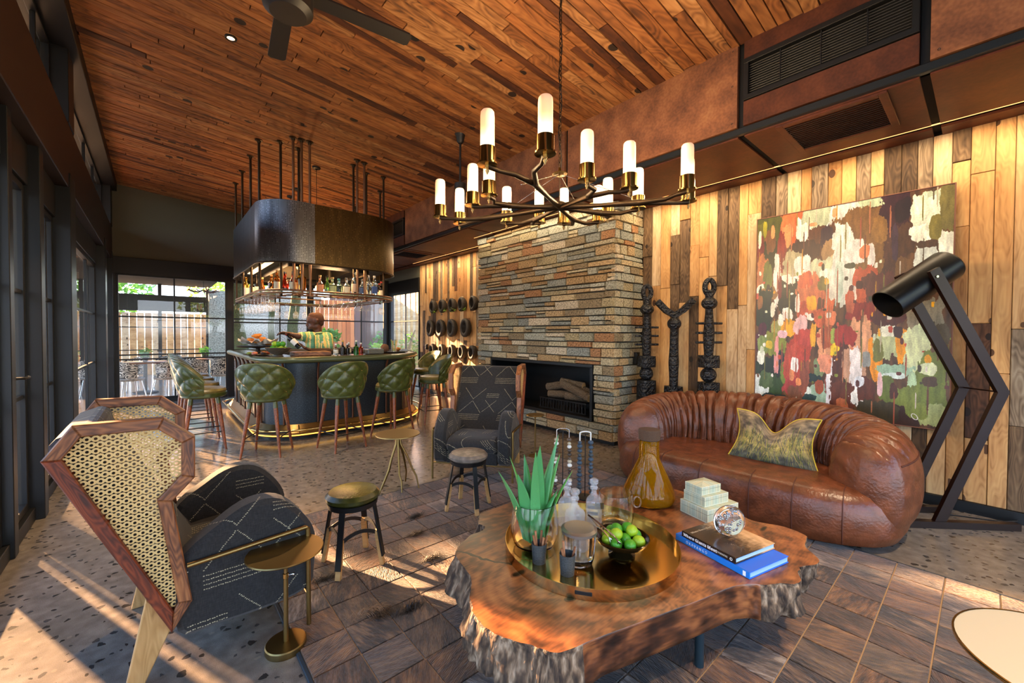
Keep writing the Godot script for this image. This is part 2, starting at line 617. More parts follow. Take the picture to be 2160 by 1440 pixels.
func glazing(called: String, plane: String, at_: float, a0: float, a1: float, y0: float, y1: float, muls: Array, trans: Array, fr := 0.05, label := "") -> Node3D:
	# a framed pane; plane "x" stands at x = at_ and runs along z, plane "z" the other way round
	var o := struct(called, label)
	var q := func(a: float, y: float) -> Vector3: return V(at_, y, a) if plane == "x" else V(a, y, at_)
	var sz := func(da: float, dy: float, dep: float) -> Vector3: return V(dep, dy, da) if plane == "x" else V(da, dy, dep)
	o.position = q.call((a0 + a1) / 2, y0)
	var off := o.position
	var m := MB.new()
	var mid := (a0 + a1) / 2
	var bar := func(ca: float, cyy: float, da: float, dy: float, dep: float) -> void: m.box(q.call(ca, cyy) - off, sz.call(da, dy, dep), 0.004)
	bar.call(a0 + fr / 2, (y0 + y1) / 2, fr, y1 - y0, 0.06)
	bar.call(a1 - fr / 2, (y0 + y1) / 2, fr, y1 - y0, 0.06)
	bar.call(mid, y0 + fr / 2, a1 - a0 - 2 * fr, fr, 0.06)
	bar.call(mid, y1 - fr / 2, a1 - a0 - 2 * fr, fr, 0.06)
	obj("frame", m, M.steel, o)
	for z in muls:
		obj("muntin", MB.new().box(q.call(z, (y0 + y1) / 2) - off, sz.call(0.028, y1 - y0 - 2 * fr, 0.034), 0.003), M.steel, o)
	for y in trans:
		obj("muntin", MB.new().box(q.call(mid, y) - off, sz.call(a1 - a0 - 2 * fr, 0.03, 0.036), 0.003), M.steel, o)
	var p := MB.new()
	var c0: Vector3 = q.call(a0 + fr, y0 + fr) - off
	var c1: Vector3 = q.call(a1 - fr, y0 + fr) - off
	var c2: Vector3 = q.call(a1 - fr, y1 - fr) - off
	var c3: Vector3 = q.call(a0 + fr, y1 - fr) - off
	p.face([c0, c1, c2, c3])
	obj("pane", p, M.pane, o)
	return o

func slab(called: String, c: Vector3, s: Vector3, m: Material, parent: Node = self, b := 0.0) -> Node:
	var o := obj(called, MB.new().box(c, s, b), m, parent)
	if parent == self: tag(o, "", "", "", "structure")
	return o

func build_room() -> void:
	# floor, with cast joints
	var fl := struct("floor", "polished grey terrazzo floor with dark stone chips")
	slab("slab", V(0.5, -0.1, -4.0), V(30, 0.2, 42), M.terrazzo, fl)
	# ceiling: boards over a closed deck
	var ce := struct("ceiling", "sloping ceiling of reclaimed brown boards")
	var deck := MB.new()
	deck.face([V(-0.9, cy(-0.9) + 0.03, ZF + 0.2), V(5.3, cy(5.3) + 0.03, ZF + 0.2), V(5.3, cy(5.3) + 0.03, ZB - 0.2), V(-0.9, cy(-0.9) + 0.03, ZB - 0.2)])
	deck.face([V(-0.9, 4.9, ZF + 0.2), V(-0.9, 4.9, ZB - 0.2), V(5.3, 4.9, ZB - 0.2), V(5.3, 4.9, ZF + 0.2)])
	obj("deck", deck, mat(H("1a100a"), 0.9), ce)
	var rows := []
	rng.seed = 7
	var z := -0.55
	var cnt := 0
	var rest := []
	for k in M.ceil.size(): rest.append(MB.new())
	while z > ZB:
		var w := rng.randf_range(0.06, 0.105)
		var x := -0.55 - rng.randf() * 0.8
		while x < XB:
			var L := rng.randf_range(0.5, 1.9)
			var x0 := maxf(x, -0.55)
			var x1 := minf(x + L, XB + 0.02)
			if x1 - x0 > 0.05:
				rows.append([z, w, x0, x1, rng.randf_range(0.0, 0.012), rng.randi() % 7 if rng.randf() > 0.07 else 7])
			x += L + 0.003
		z -= w + 0.004
	for r in rows:
		var near: bool = cnt < 300
		var mb: MB = MB.new() if near else rest[r[5]]
		mb.ua = V(0.45, 0, 0)
		mb.ub = V(0, 0.9, 0.9)
		mb.uo = Vector2(rng.randf(), rng.randf())
		var x0: float = r[2]
		var x1: float = r[3]
		var dr: float = r[4]
		var za: float = r[0]
		var zb: float = r[0] - r[1]
		var p := func(x: float, y: float, zz: float) -> Vector3: return V(x, cy(x) + y, zz)
		var b := 0.003
		mb.face([p.call(x0 + b, -dr, zb + b), p.call(x1 - b, -dr, zb + b), p.call(x1 - b, -dr, za - b), p.call(x0 + b, -dr, za - b)])
		for e in [[x0 + b, za - b, x1 - b, za - b, x0, za, x1, za], [x1 - b, zb + b, x0 + b, zb + b, x1, zb, x0, zb]]:
			mb.face([p.call(e[0], -dr, e[1]), p.call(e[2], -dr, e[3]), p.call(e[6], 0.028, e[7]), p.call(e[4], 0.028, e[5])])
		for e in [[x1 - b, za - b, x1 - b, zb + b, x1, za, x1, zb], [x0 + b, zb + b, x0 + b, za - b, x0, zb, x0, za]]:
			mb.face([p.call(e[0], -dr, e[1]), p.call(e[2], -dr, e[3]), p.call(e[6], 0.028, e[7]), p.call(e[4], 0.028, e[5])])
		if near: obj("plank", mb, M.ceil[r[5]], ce)
		cnt += 1
	for k in rest.size():
		if rest[k].v.size(): stuff(obj("far_planks", rest[k], M.ceil[k], ce))
	# plank wall
	var wr := struct("wall_right", "wall of upright reclaimed timber planks")
	slab("backing", V(XR + 0.12, 2.2, (ZF - 9.35) / 2), V(0.2, 4.6, ZF + 9.35), mat(H("20160e"), 0.95), wr)
	var zz := -9.34
	while zz < 1.0:
		var w := rng.randf_range(0.075, 0.135)
		if zz > -6.0 and zz + w < -3.08:
			zz += w + 0.003
			continue
		var y := 0.09
		while y < YS:
			var L := rng.randf_range(0.5, 2.3)
			if YS - y - L < 0.25: L = YS - y
			var light := rng.randf() > 0.36
			var kind := rng.randi() % 5 if light else 5 + (rng.randi() % 3 if rng.randf() > 0.15 else 3)
			var d := rng.randf_range(0.004, 0.02)
			var mb := MB.new()
			mb.ua = V(0, 0.55, 0)
			mb.ub = V(1.6, 0, 1.6)
			mb.uo = Vector2(rng.randf(), rng.randf())
			mb.box(V(XR + 0.02 - d / 2, y + L / 2, zz + w / 2), V(0.04 + d, L - 0.003, w), 0.004)
			obj("plank", mb, M.pine[kind], wr)
			y += L
		zz += w + 0.003
	slab("baseboard_right", V(XR - 0.02, 0.045, -4.2), V(0.03, 0.09, 10.3), M.steel)
	# bulkhead of rusted steel
	var bh := struct("wall_bulkhead", "rusted steel bulkhead above the plank wall")
	slab("core", V(4.5, 3.6, -4.0), V(1.3, 0.84, 14.4), mat(H("0c0a09"), 0.9), bh)
	var seams := [ZB, -9.6, -7.7, -5.5, -3.39, -1.41, -0.29, 1.5, ZF]
	for i in seams.size() - 1:
		var a: float = seams[i] + 0.025
		var b: float = seams[i + 1] - 0.025
		var grille := i == 5 or i == 1
		if grille:
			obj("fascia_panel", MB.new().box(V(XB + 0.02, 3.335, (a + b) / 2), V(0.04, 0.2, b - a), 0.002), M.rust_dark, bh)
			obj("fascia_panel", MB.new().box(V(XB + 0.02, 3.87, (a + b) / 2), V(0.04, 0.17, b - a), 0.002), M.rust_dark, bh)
		else:
			obj("fascia_panel", MB.new().box(V(XB + 0.02, 3.595, (a + b) / 2), V(0.04, 0.72, b - a), 0.002), M.rust, bh)
			for e in [a + 0.04, b - 0.04]:
				for y in [3.28, 3.6, 3.9]:
					obj("bolt", MB.new().at(V(XB - 0.002, y, e), 0, 0, PI / 2).lathe([Vector2(0.001, -0.004), Vector2(0.008, 0.0)], 8), M.black, bh)
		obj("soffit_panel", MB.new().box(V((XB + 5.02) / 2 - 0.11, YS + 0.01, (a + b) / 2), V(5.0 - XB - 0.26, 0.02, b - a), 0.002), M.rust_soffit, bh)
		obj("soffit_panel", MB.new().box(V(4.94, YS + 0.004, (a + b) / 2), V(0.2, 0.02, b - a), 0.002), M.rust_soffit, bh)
		obj("steel_channel", MB.new().box(V(XB + 0.07, 3.58, seams[i] if i else ZB + 0.02), V(0.06, 0.8, 0.05), 0.003), M.black, bh)
	obj("steel_channel", MB.new().box(V(XB + 0.012, 3.19, -4.0), V(0.045, 0.055, 14.3), 0.004), mat(H("2c3236"), 0.35, 0.6), bh)
	# air grilles, each a thing
	for g in [[-1.385, -0.315, "long black slatted air grille set in rusted bulkhead near the floor lamp"], [-9.575, -7.725, "black slatted air grille in the bulkhead beyond the fireplace"]]:
		var t := thing("air_grille", g[2], "vent", V(XB + 0.01, 3.44, (g[0] + g[1]) / 2))
		var L: float = g[1] - g[0]
		var f := MB.new()
		f.box(V(0, 0.02, 0), V(0.05, 0.04, L), 0.003).box(V(0, 0.325, 0), V(0.05, 0.04, L), 0.003)
		for e in [-1, 1]: f.box(V(0, 0.17, e * (L / 2 - 0.02)), V(0.05, 0.27, 0.04), 0.003)
		obj("frame", f, M.black, t)
		for k in 13: obj("slat", MB.new().at(V(0.01, 0.05 + k * 0.02, 0), 0, 0, 0.5).box(Vector3.ZERO, V(0.02, 0.004, L - 0.08)), M.black, t)
		for k in 3: obj("divider", MB.new().box(V(0.005, 0.17, -L / 2 + L * (k + 1) / 4.0), V(0.02, 0.27, 0.006)), M.black, t)
	for g in [[-1.11, -0.52, "square black ceiling vent in rusted soffit above the painting"], [-8.45, -7.9, "black ceiling vent in the soffit above the wall of bowls"]]:
		var t := thing("ceiling_vent", g[2], "vent", V(4.18, YS, (g[0] + g[1]) / 2))
		var L: float = g[1] - g[0]
		var f := MB.new()
		for e in [-1, 1]:
			f.box(V(0, -0.006, e * (L / 2 + 0.02)), V(0.68, 0.02, 0.05), 0.004)
			f.box(V(e * 0.315, -0.006, 0), V(0.05, 0.02, L), 0.004)
		obj("frame", f, M.rust_soffit, t)
		for k in 16: obj("slat", MB.new().at(V(-0.28 + k * 0.0373, -0.004, 0), 0, 0, 0.6).box(Vector3.ZERO, V(0.03, 0.003, L)), M.black, t)
		slab("duct", V(0, 0.06, 0), V(0.6, 0.002, L), M.black, t)
	# chimney
	build_chimney()
	# glazed left wall
	var wl := struct("wall_left", "black steel and glass wall")
	var beam_m := mat(H("241612"), 0.5, 0.3)
	slab("beam", V(-0.76, 3.175, -4.0), V(0.26, 0.63, 14.4), beam_m, wl, 0.006)
	slab("beam", V(-0.74, 4.5, -4.0), V(0.38, 0.6, 14.4), M.black, wl, 0.006)
	slab("head", V(-0.79, 2.705, -4.0), V(0.14, 0.31, 14.4), M.black, wl, 0.004)
	slab("sill", V(-0.78, 0.05, -4.0), V(0.14, 0.1, 14.4), M.black, wl, 0.004)
	var posts := [[-4.08, 0.1, -0.69], [-4.83, 0.14, -0.66], [-6.06, 0.34, -0.62], [-9.66, 0.3, -0.62], [-11.1, 0.2, -0.62], [-2.95, 0.1, -0.69], [-1.75, 0.1, -0.69], [-0.5, 0.3, -0.62], [0.75, 0.1, -0.69], [2.0, 0.1, -0.69], [3.1, 0.2, -0.62]]
	for p in posts:
		slab("post", V((p[2] - 0.86) / 2, 1.5, p[0]), V(p[2] + 0.86, 3.0, p[1]), M.steel, wl, 0.004)
	for p in [-6.06, -0.5, -11.0]:
		slab("post", V(-0.74, 3.85, p), V(0.24, 0.72, 0.34), M.black, wl, 0.004)
	var d := [[-4.03, -3.0, []], [-4.76, -4.13, [-4.47]], [-5.89, -4.9, [-5.66]], [-9.51, -6.23, [-7.5, -8.6]], [-11.0, -9.81, [-10.4]], [-2.9, -1.8, []], [-1.7, -0.65, []], [-0.35, 0.7, []], [0.8, 1.95, []], [2.05, 3.0, []]]  # doors nearer than the view are unseen, glazed to bring in daylight
	for k in d.size():
		var g := glazing("door_%d" % (k + 1), "x", -0.77, d[k][0], d[k][1], 0.1, 2.55, d[k][2], [0.96, 1.745], 0.055)
		if k == 1:
			var hd := MB.new().at(V(0.05, 1.02, 0.29))
			hd.box(V(0, 0, 0), V(0.03, 0.14, 0.03), 0.005).tube([V(0.02, 0.02, 0), V(0.06, 0.02, 0), V(0.065, 0.02, -0.11)], 0.009, 8)
			obj("handle", hd, M.black, g)
	var cw := [[-5.89, 2.9, [-4.42, -5.36, -3.0, -1.9, -0.5, 0.6]], [-10.83, -6.23, [-7.5, -8.6, -9.7]]]
	for k in cw.size():
		glazing("window_%d" % (k + 1), "x", -0.77, cw[k][0], cw[k][1], 3.49, 4.2, cw[k][2], [], 0.03)
	# back wall
	var wb := struct("wall_back", "olive grey plaster over black framed glass")
	slab("plaster", V(2.2, 3.72, ZB - 0.1), V(6.4, 1.58, 0.2), M.plaster, wb)
	slab("beam", V(2.2, 2.765, ZB - 0.06), V(6.2, 0.33, 0.22), M.black, wb, 0.005)
	for p in [[-0.66, 0.16], [1.26, 0.1], [2.95, 0.09], [4.98, 0.14]]:
		slab("post", V(p[0], 1.3, ZB - 0.02), V(p[1], 2.6, 0.12), M.steel, wb, 0.004)
	slab("sill", V(2.2, 0.04, ZB - 0.02), V(5.6, 0.08, 0.1), M.steel, wb, 0.004)
	glazing("window_3", "z", ZB, -0.58, 1.21, 0.08, 2.6, [0.3], [0.9, 0.99, 1.757], 0.03)
	glazing("window_4", "z", ZB, 1.31, 2.9, 0.08, 2.6, [2.27], [0.9, 1.757, 1.68], 0.03)
	glazing("window_5", "z", ZB, 3.0, 4.91, 0.08, 2.6, [4.25], [0.9, 1.765], 0.03)
	var wc := struct("wall_corner", "glazed corner beyond the plank wall")
	slab("band", V(XR + 0.08, 3.0, -10.3), V(0.2, 0.32, 1.9), M.plaster, wc)
	slab("beam", V(XR + 0.06, 2.69, -10.3), V(0.22, 0.33, 1.9), M.black, wc, 0.004)
	slab("post", V(XR + 0.02, 1.3, -11.1), V(0.12, 2.6, 0.14), M.steel, wc, 0.004)
	glazing("window_6", "x", XR, -11.03, -9.36, 0.08, 2.53, [-10.15], [0.9, 1.77], 0.035)
	# unseen wall behind the camera, glazed to let sky light into the room
	var wf := struct("wall_front_unseen")
	slab("band", V(2.15, 3.9, ZF + 0.1), V(6.2, 1.9, 0.2), M.plaster, wf)
	for x in [-0.75, 1.2, 3.2, 5.05]: slab("post", V(x, 1.48, ZF), V(0.12, 2.96, 0.12), M.steel, wf)
	for k in 3: glazing("window_%d" % (k + 7), "z", ZF, [-0.69, 1.26, 3.26][k], [1.14, 3.14, 4.99][k], 0.0, 2.96, [], [1.0, 2.0], 0.04)

func build_chimney() -> void:
	var ch := struct("wall_chimney", "chimney breast of stacked split stone")
	var x0 := 4.42
	var z0 := -6.02
	var z1 := -3.1
	var oz0 := -5.62
	var oz1 := -3.42
	var oy0 := 0.28
	var oy1 := 1.04
	var core := MB.new()
	core.box(V((x0 + 5.1) / 2 + 0.02, (oy1 + 3.2) / 2, (z0 + z1) / 2), V(5.1 - x0 - 0.03, 3.2 - oy1, z1 - z0 - 0.06))
	core.box(V((x0 + 5.1) / 2 + 0.02, (oy0 + 0.06) / 2, (z0 + z1) / 2), V(5.1 - x0 - 0.03, oy0 - 0.06, z1 - z0 - 0.06))
	core.box(V((x0 + 5.1) / 2 + 0.02, (oy0 + oy1) / 2, (z0 + oz0) / 2), V(5.1 - x0 - 0.03, oy1 - oy0, oz0 - z0 - 0.06))
	core.box(V((x0 + 5.1) / 2 + 0.02, (oy0 + oy1) / 2, (z1 + oz1) / 2), V(5.1 - x0 - 0.03, oy1 - oy0, z1 - oz1 - 0.06))
	obj("core", core, M.mortar, ch)
	slab("plinth", V((x0 + 5.1) / 2 + 0.06, 0.03, (z0 + z1) / 2), V(5.1 - x0, 0.06, z1 - z0 - 0.06), M.black, ch)
	rng.seed = 21
	var st := []
	var y := 0.06
	var course := 0
	while y < 3.13:
		var h := rng.randf_range(0.06, 0.13)
		h = minf(h, 3.145 - y)
		if oy0 - y > 0 and oy0 - y < h + 0.03: h = oy0 - y
		if oy1 - y > 0 and oy1 - y < h + 0.03: h = oy1 - y
		# front face, along z; corner stones wrap alternately
		var zz := z0
		while zz < z1 - 0.02:
			var w := rng.randf_range(0.16, 0.5)
			if z1 - zz - w < 0.12: w = z1 - zz
			var a := zz
			var b := zz + w
			zz = b
			if y + h > oy0 + 0.01 and y < oy1 - 0.01:
				if a > oz0 - 0.06 and b < oz1 + 0.06: continue
				if a < oz0 and b > oz0: b = oz0
				elif a < oz1 and b > oz1: a = oz1
				elif a >= oz0 and b <= oz1: continue
				if b - a < 0.04: continue
			# a few tall places are split into two thin stones
			if h > 0.095 and rng.randf() < 0.3:
				var s := h * rng.randf_range(0.4, 0.6)
				st.append(["f", y, s, a, b])
				st.append(["f", y + s, h - s, a, b])
			else:
				st.append(["f", y, h, a, b])
		var xx := x0 + (0.16 if course % 2 else 0.1)
		st.append(["c", y, h, x0, xx])
		while xx < XR - 0.01:
			var w := rng.randf_range(0.12, 0.32)
			if XR - xx - w < 0.1: w = XR - xx
			st.append(["s", y, h, xx, xx + w])
			xx += w
		y += h
		course += 1
	# the largest are parts of their own, the smallest are joined
	st.sort_custom(func(p, q): return p[2] * (p[4] - p[3]) > q[2] * (q[4] - q[3]))
	var rest := []
	for m in M.stone: rest.append(MB.new())
	for i in st.size():
		var s = st[i]
		var g := 0.004
		var mi: int = rng.randi() % M.stone.size()
		var mb: MB = MB.new() if i < 300 else rest[mi]
		var pr := rng.randf_range(0.005, 0.032)
		var t := 0.06
		var j := func() -> float: return rng.randf_range(-0.007, 0.007)
		# eight corners of the stone: outer face is inset and jittered
		var o := []
		for k in 8:
			var al: float = (s[3] + g) if k % 4 in [0, 3] else (s[4] - g)
			var up: float = (s[1] + g) if k % 4 < 2 else (s[1] + s[2] - g)
			var de := t if k < 4 else -pr
			if k >= 4:
				al += j.call() + (0.006 if k % 4 in [0, 3] else -0.006)
				up += j.call() * 0.7 + (0.005 if k % 4 < 2 else -0.005)
				de += j.call() * 0.8
			o.append(V(al, up, de))
		var w := []
		for p in o:
			if s[0] == "f": w.append(V(x0 + p.z, p.y, p.x))
			else: w.append(V(p.x, p.y, z1 - p.z))
		if s[0] == "f":
			for f in [[4, 5, 6, 7], [0, 1, 5, 4], [3, 7, 6, 2], [0, 4, 7, 3], [1, 2, 6, 5]]: mb.face([w[f[0]], w[f[1]], w[f[2]], w[f[3]]])
		else:
			for f in [[4, 5, 6, 7], [0, 1, 5, 4], [3, 7, 6, 2], [0, 4, 7, 3], [1, 2, 6, 5]]: mb.face([w[f[0]], w[f[1]], w[f[2]], w[f[3]]])
			if s[0] == "c": pass
		if i < 300: obj("stone", mb, M.stone[mi], ch)
	for k in rest.size():
		if rest[k].v.size(): stuff(obj("small_stones", rest[k], M.stone[k], ch))
	# firebox
	var fb := thing("fireplace_insert", "black steel framed firebox sunk into the stone chimney", "fireplace", V(x0, oy0, (oz0 + oz1) / 2))
	var fw := oz1 - oz0
	var fh := oy1 - oy0
	var f := MB.new()
	f.box(V(0.0, 0.02, 0), V(0.08, 0.04, fw), 0.003).box(V(0.0, fh - 0.02, 0), V(0.08, 0.04, fw), 0.003)
	for e in [-1, 1]: f.box(V(0.0, fh / 2, e * (fw / 2 - 0.02)), V(0.08, fh - 0.08, 0.04), 0.003)
	obj("frame", f, M.steel, fb)
	var b := MB.new()
	b.box(V(0.32, 0.01, 0), V(0.56, 0.02, fw)).box(V(0.32, fh - 0.01, 0), V(0.56, 0.02, fw)).box(V(0.59, fh / 2, 0), V(0.02, fh, fw))
	for e in [-1, 1]: b.box(V(0.32, fh / 2, e * (fw / 2 - 0.005)), V(0.56, fh, 0.01))
	obj("lining", b, mat(H("14171a"), 0.35, 0.4), fb)
	var gr := thing("fire_grate", "black iron bar grate inside the fireplace under the logs", "grate", V(4.68, oy0 + 0.02, -4.1))
	for k in 17: obj("bar", MB.new().box(V(-0.14 + 0.0, 0.09, -0.44 + k * 0.055), V(0.014, 0.15, 0.014), 0.002), M.black, gr)
	var rail := MB.new().box(V(-0.14, 0.165, 0), V(0.018, 0.018, 0.92)).box(V(-0.14, 0.02, 0), V(0.018, 0.018, 0.92)).box(V(0.14, 0.165, 0), V(0.018, 0.018, 0.92))
	for e in [-0.4, 0.4]: rail.box(V(0, 0.165, e), V(0.3, 0.018, 0.018)).box(V(0.14, 0.08, e), V(0.018, 0.16, 0.018))
	obj("rail", rail, M.black, gr)
	var lg := [[V(4.6, 0.53, -4.42), V(4.76, 0.53, -4.0), 0.055, "pale cut end facing left, lowest on the grate"], [V(4.56, 0.54, -4.05), V(4.8, 0.5, -3.72), 0.052, "round pale cut end in the middle of the grate"], [V(4.66, 0.62, -4.5), V(4.7, 0.7, -4.1), 0.06, "lying over the left end of the pile"], [V(4.62, 0.7, -4.15), V(4.6, 0.55, -3.62), 0.062, "sloping down across the front of the pile"], [V(4.74, 0.66, -3.95), V(4.76, 0.52, -3.45), 0.05, "sloping down behind, at the right end of the pile"], [V(4.7, 0.73, -4.25), V(4.74, 0.69, -3.85), 0.05, "topmost of the pile"]]
	for l in lg:
		var mid: Vector3 = (l[0] + l[1]) / 2
		var t := thing("fire_log", "grey barked firewood log, " + l[3], "log", mid, 0, "logs on the fire grate")
		var nn := fnl(0.05, 2, 5)
		var path := []
		var rad := []
		for k in 8:
			path.append(l[0].lerp(l[1], k / 7.0) - mid)
			rad.append(l[2] * (1.0 + 0.12 * nn.get_noise_2d(k * 40, l[2] * 9000)))
		obj("bark", MB.new().tube(path, rad, 14, false), M.bark_log, t)
		var d: Vector3 = (l[1] - l[0]).normalized()
		for e in 2:
			var c: Vector3 = path[0] if e == 0 else path[7]
			obj("cut_end", MB.new().tube([c - d * 0.001, c + d * 0.001], l[2] * 0.985, 14, true), M.log_end, t)

# ---------------------------------------------------------------- outside
func leaf_cloud(c: Vector3, r: Vector3, n: int, size: float, sd: int) -> MB:
	var mb := MB.new()
	var q := RandomNumberGenerator.new()
	q.seed = sd
	for i in n:
		var d := Vector3(q.randfn(), q.randfn(), q.randfn()).normalized() * pow(q.randf(), 0.4)
		var p := c + d * r
		var b := Basis.from_euler(V(q.randf() * TAU, q.randf() * TAU, q.randf() * TAU))
		var s := size * q.randf_range(0.6, 1.3)
		mb.face([p + b * V(-s, 0, 0), p + b * V(0, 0, -s * 0.4), p + b * V(s, s * 0.1, 0), p + b * V(0, 0, s * 0.4)])
	return mb

func tree(called: String, label: String, p: Vector3, h: float, tr: float, cr: Vector3, n: int, leaf: float, m: Material, cat := "tree", group := "") -> void:
	var t := thing(called, label, cat, p, 0, group)
	var path := []
	var rad := []
	for k in 7:
		path.append(V(sin(k * 1.3 + p.x) * tr * 0.5, h * k / 6.0, cos(k * 1.7 + p.z) * tr * 0.5))
		rad.append(tr * (1.0 - 0.08 * k))
	obj("trunk", MB.new().tube(path, rad, 10), M.bark_log, t)
	if n: stuff(obj("foliage", leaf_cloud(V(0, h, 0), cr, n, leaf, int(p.x * 31 + p.z * 17)), m, t))

func build_outside() -> void:
	# terrace roof and ground
	var so := struct("terrace_soffit")
	slab("boards", V(-2.0, 4.42, -4.0), V(2.2, 0.1, 16), M.ceil[1], so)
	slab("boards", V(-1.35, 2.97, -4.0), V(0.95, 0.05, 16), M.ceil[0], so)
	for k in 5: slab("post", V(-3.0, 2.2, -15.0 + k * 4.5), V(0.14, 4.4, 0.14), M.steel, so)
	var gd := struct("ground_garden")
	slab("soil", V(5, -0.13, -60), V(120, 0.2, 80), mat(H("7a6a4a"), 0.95), gd)
	slab("soil", V(-45, -0.13, -10), V(60, 0.2, 60), mat(H("7a6a4a"), 0.95), gd)
	# dining pavilion behind the back wall
	var dp := struct("ceiling_pavilion")
	slab("deck", V(-0.6, 3.05, -14.3), V(4.0, 0.2, 6.0), mat(H("2a2622"), 0.8), dp)
	slab("beam", V(-0.6, 2.35, -16.9), V(4.0, 0.5, 0.12), M.black, dp)
	for x in [-1.6, 0.1, 1.3]: slab("post", V(x, 1.5, -16.9), V(0.09, 3.0, 0.09), M.black, dp)
	for y in [0.9, 1.6]: slab("rail", V(-0.6, y, -16.9), V(4.0, 0.03, 0.03), M.black, dp)
	var fe := thing("batten_fence", "pale upright batten fence beyond the dining pavilion", "fence", V(-0.6, 0, -18.6))
	for k in 34: obj("batten", MB.new().box(V(-3.2 + k * 0.19, 1.05, 0.02 * (k % 3)), V(0.17, 2.1, 0.04), 0.006), M.pine[[0, 2, 3, 4][k % 4]], fe)
	# zebra chairs round the dining tables
	var zi := Image.create(256, 256, false, Image.FORMAT_RGB8)
	var zn := fnl(0.012, 2, 301)
	for y in 256:
		for x in 256:
			var s := sin((y + zn.get_noise_2d(x, y) * 70.0 + absf(x - 128) * 0.35) * 0.2)
			zi.set_pixel(x, y, Color(0.72, 0.69, 0.62) if s > 0.0 else Color(0.06, 0.055, 0.05))
	var zm := mat(H("ffffff"), 0.8, 0.0, ImageTexture.create_from_image(zi))
	var zc := thing("zebra_chair", "", "chair")
	var sh := MB.new()
	var rows := []
	for i in 9:
		var a := deg_to_rad(-100.0 + 200.0 * i / 8.0)
		var row := PackedVector3Array()
		for j in 6:
			var hh := 0.42 + (0.46 - 0.16 * absf(a) / 1.75) * j / 5.0
			row.append(V(-cos(a) * (0.24 + 0.03 * j / 5.0), hh, sin(a) * (0.25 + 0.03 * j / 5.0)))
		rows.append(row)
	sh.grid(rows, false, false, false, 1.0, 1.0)
	obj("shell_back", sh, zm, zc)
	obj("seat", MB.new().lathe([Vector2(0.01, 0.38), Vector2(0.24, 0.385), Vector2(0.26, 0.42), Vector2(0.24, 0.455), Vector2(0.001, 0.47)], 20), zm, zc)
	for sx in [-1, 1]:
		for sz in [-1, 1]: obj("leg", MB.new().tube([V(sx * 0.16, 0.39, sz * 0.16), V(sx * 0.22, 0.0, sz * 0.22)], 0.012, 6), M.chrome, zc)
	var spots := [[-0.45, -12.25, 0.4, "at the left post"], [0.2, -12.2, 2.4, "left of the middle mullion, facing away"], [0.72, -12.6, 0.9, "right of the middle mullion"], [1.3, -13.1, -0.4, "beside the bar counter end"], [1.25, -12.3, 2.0, "closest to the green stools"], [-0.45, -13.95, 3.6, "behind the left dining table"], [0.25, -14.35, 4.2, "farthest, beside the right dining table"], [-1.05, -13.1, 1.6, "farthest left, half hidden by the door post"]]
	for k in spots.size():
		var s = spots[k]
		var lb: String = "zebra striped tub chair in the dining pavilion, " + s[3]
		if k == 0:
			zc.position = V(s[0], 0, s[1])
			zc.rotation.y = s[2]
			zc.set_meta("label", lb)
			zc.set_meta("group", "zebra chairs in the pavilion")
		else: dup(zc, V(s[0], 0, s[1]), s[2], lb, "zebra chairs in the pavilion")
	for s in [[-0.2, -13.1, "left"], [1.0, -14.0, "right"]]:
		var t := thing("dining_table", "dark round dining table in the pavilion, the %s one of two" % s[2], "table", V(s[0], 0, s[1]))
		obj("top", MB.new().lathe([Vector2(0.001, 0.71), Vector2(0.4, 0.71), Vector2(0.42, 0.73), Vector2(0.4, 0.745), Vector2(0.001, 0.745)], 24), M.walnut, t)
		obj("pedestal", MB.new().lathe([Vector2(0.25, 0), Vector2(0.24, 0.03), Vector2(0.04, 0.06), Vector2(0.04, 0.71)], 16), M.black, t)
	for s in [[-0.2, -13.1, "left"], [1.0, -14.0, "right"]]:
		var pl := thing("potted_plant", "small green plant in a pot on the %s dining table" % s[2], "plant", V(s[0], 0.747, s[1]))
		obj("pot", MB.new().lathe([Vector2(0.04, 0), Vector2(0.07, 0.1), Vector2(0.06, 0.1)], 14), M.basket, pl)
		stuff(obj("foliage", leaf_cloud(V(0, 0.2, 0), V(0.14, 0.12, 0.14), 60, 0.06, 5), M.leafy, pl))
	var pd := thing("pendant_cluster", "dark red branching pendant lamp hanging in the dining pavilion", "pendant lamp", V(0.95, 2.95, -13.4))
	obj("cord", MB.new().tube([V(0, 0, 0), V(0, -0.4, 0)], 0.008, 6), M.black, pd)
	for k in 9:
		var a := TAU * k / 9.0
		obj("arm", MB.new().tube([V(0, -0.4, 0), V(cos(a) * 0.2, -0.46, sin(a) * 0.2), V(cos(a) * 0.34, -0.4, sin(a) * 0.34)], 0.012, 6), mat(H("4a1812"), 0.5), pd)
		obj("bulb", MB.new().ell(V(cos(a) * 0.34, -0.37, sin(a) * 0.34), V(0.02, 0.03, 0.02), 8, 6), glow(H("ffb860"), 4.0), pd)
	# courtyard behind the bar
	var cw := struct("wall_courtyard")
	slab("stone", V(3.0, 1.4, -16.5), V(3.4, 2.8, 0.3), mat(H("b8bcb0"), 0.95, 0.0, M.stone[0].albedo_texture, V(1.2, 1.2, 1.2)), cw)
	for k in 3: tree("tree", "thick mossy tree trunk seen through the glass behind the bar, %s" % ["leftmost, near the dining pavilion", "the slim middle one", "beside the barman"][k], V([1.72, 2.65, 3.15][k], 0, [-13.0, -14.0, -13.6][k]), 5.0, [0.2, 0.1, 0.17][k], Vector3.ZERO, 0, 0.1, M.leafy, "tree", "trunks behind the bar")
	for o in get_children():
		if String(o.name).begins_with("tree"): (o.get_child(0) as MeshInstance3D).material_override = mat(H("5c6a44"), 0.95, 0.0, M.stone[0].albedo_texture, V(2, 1.0, 2))
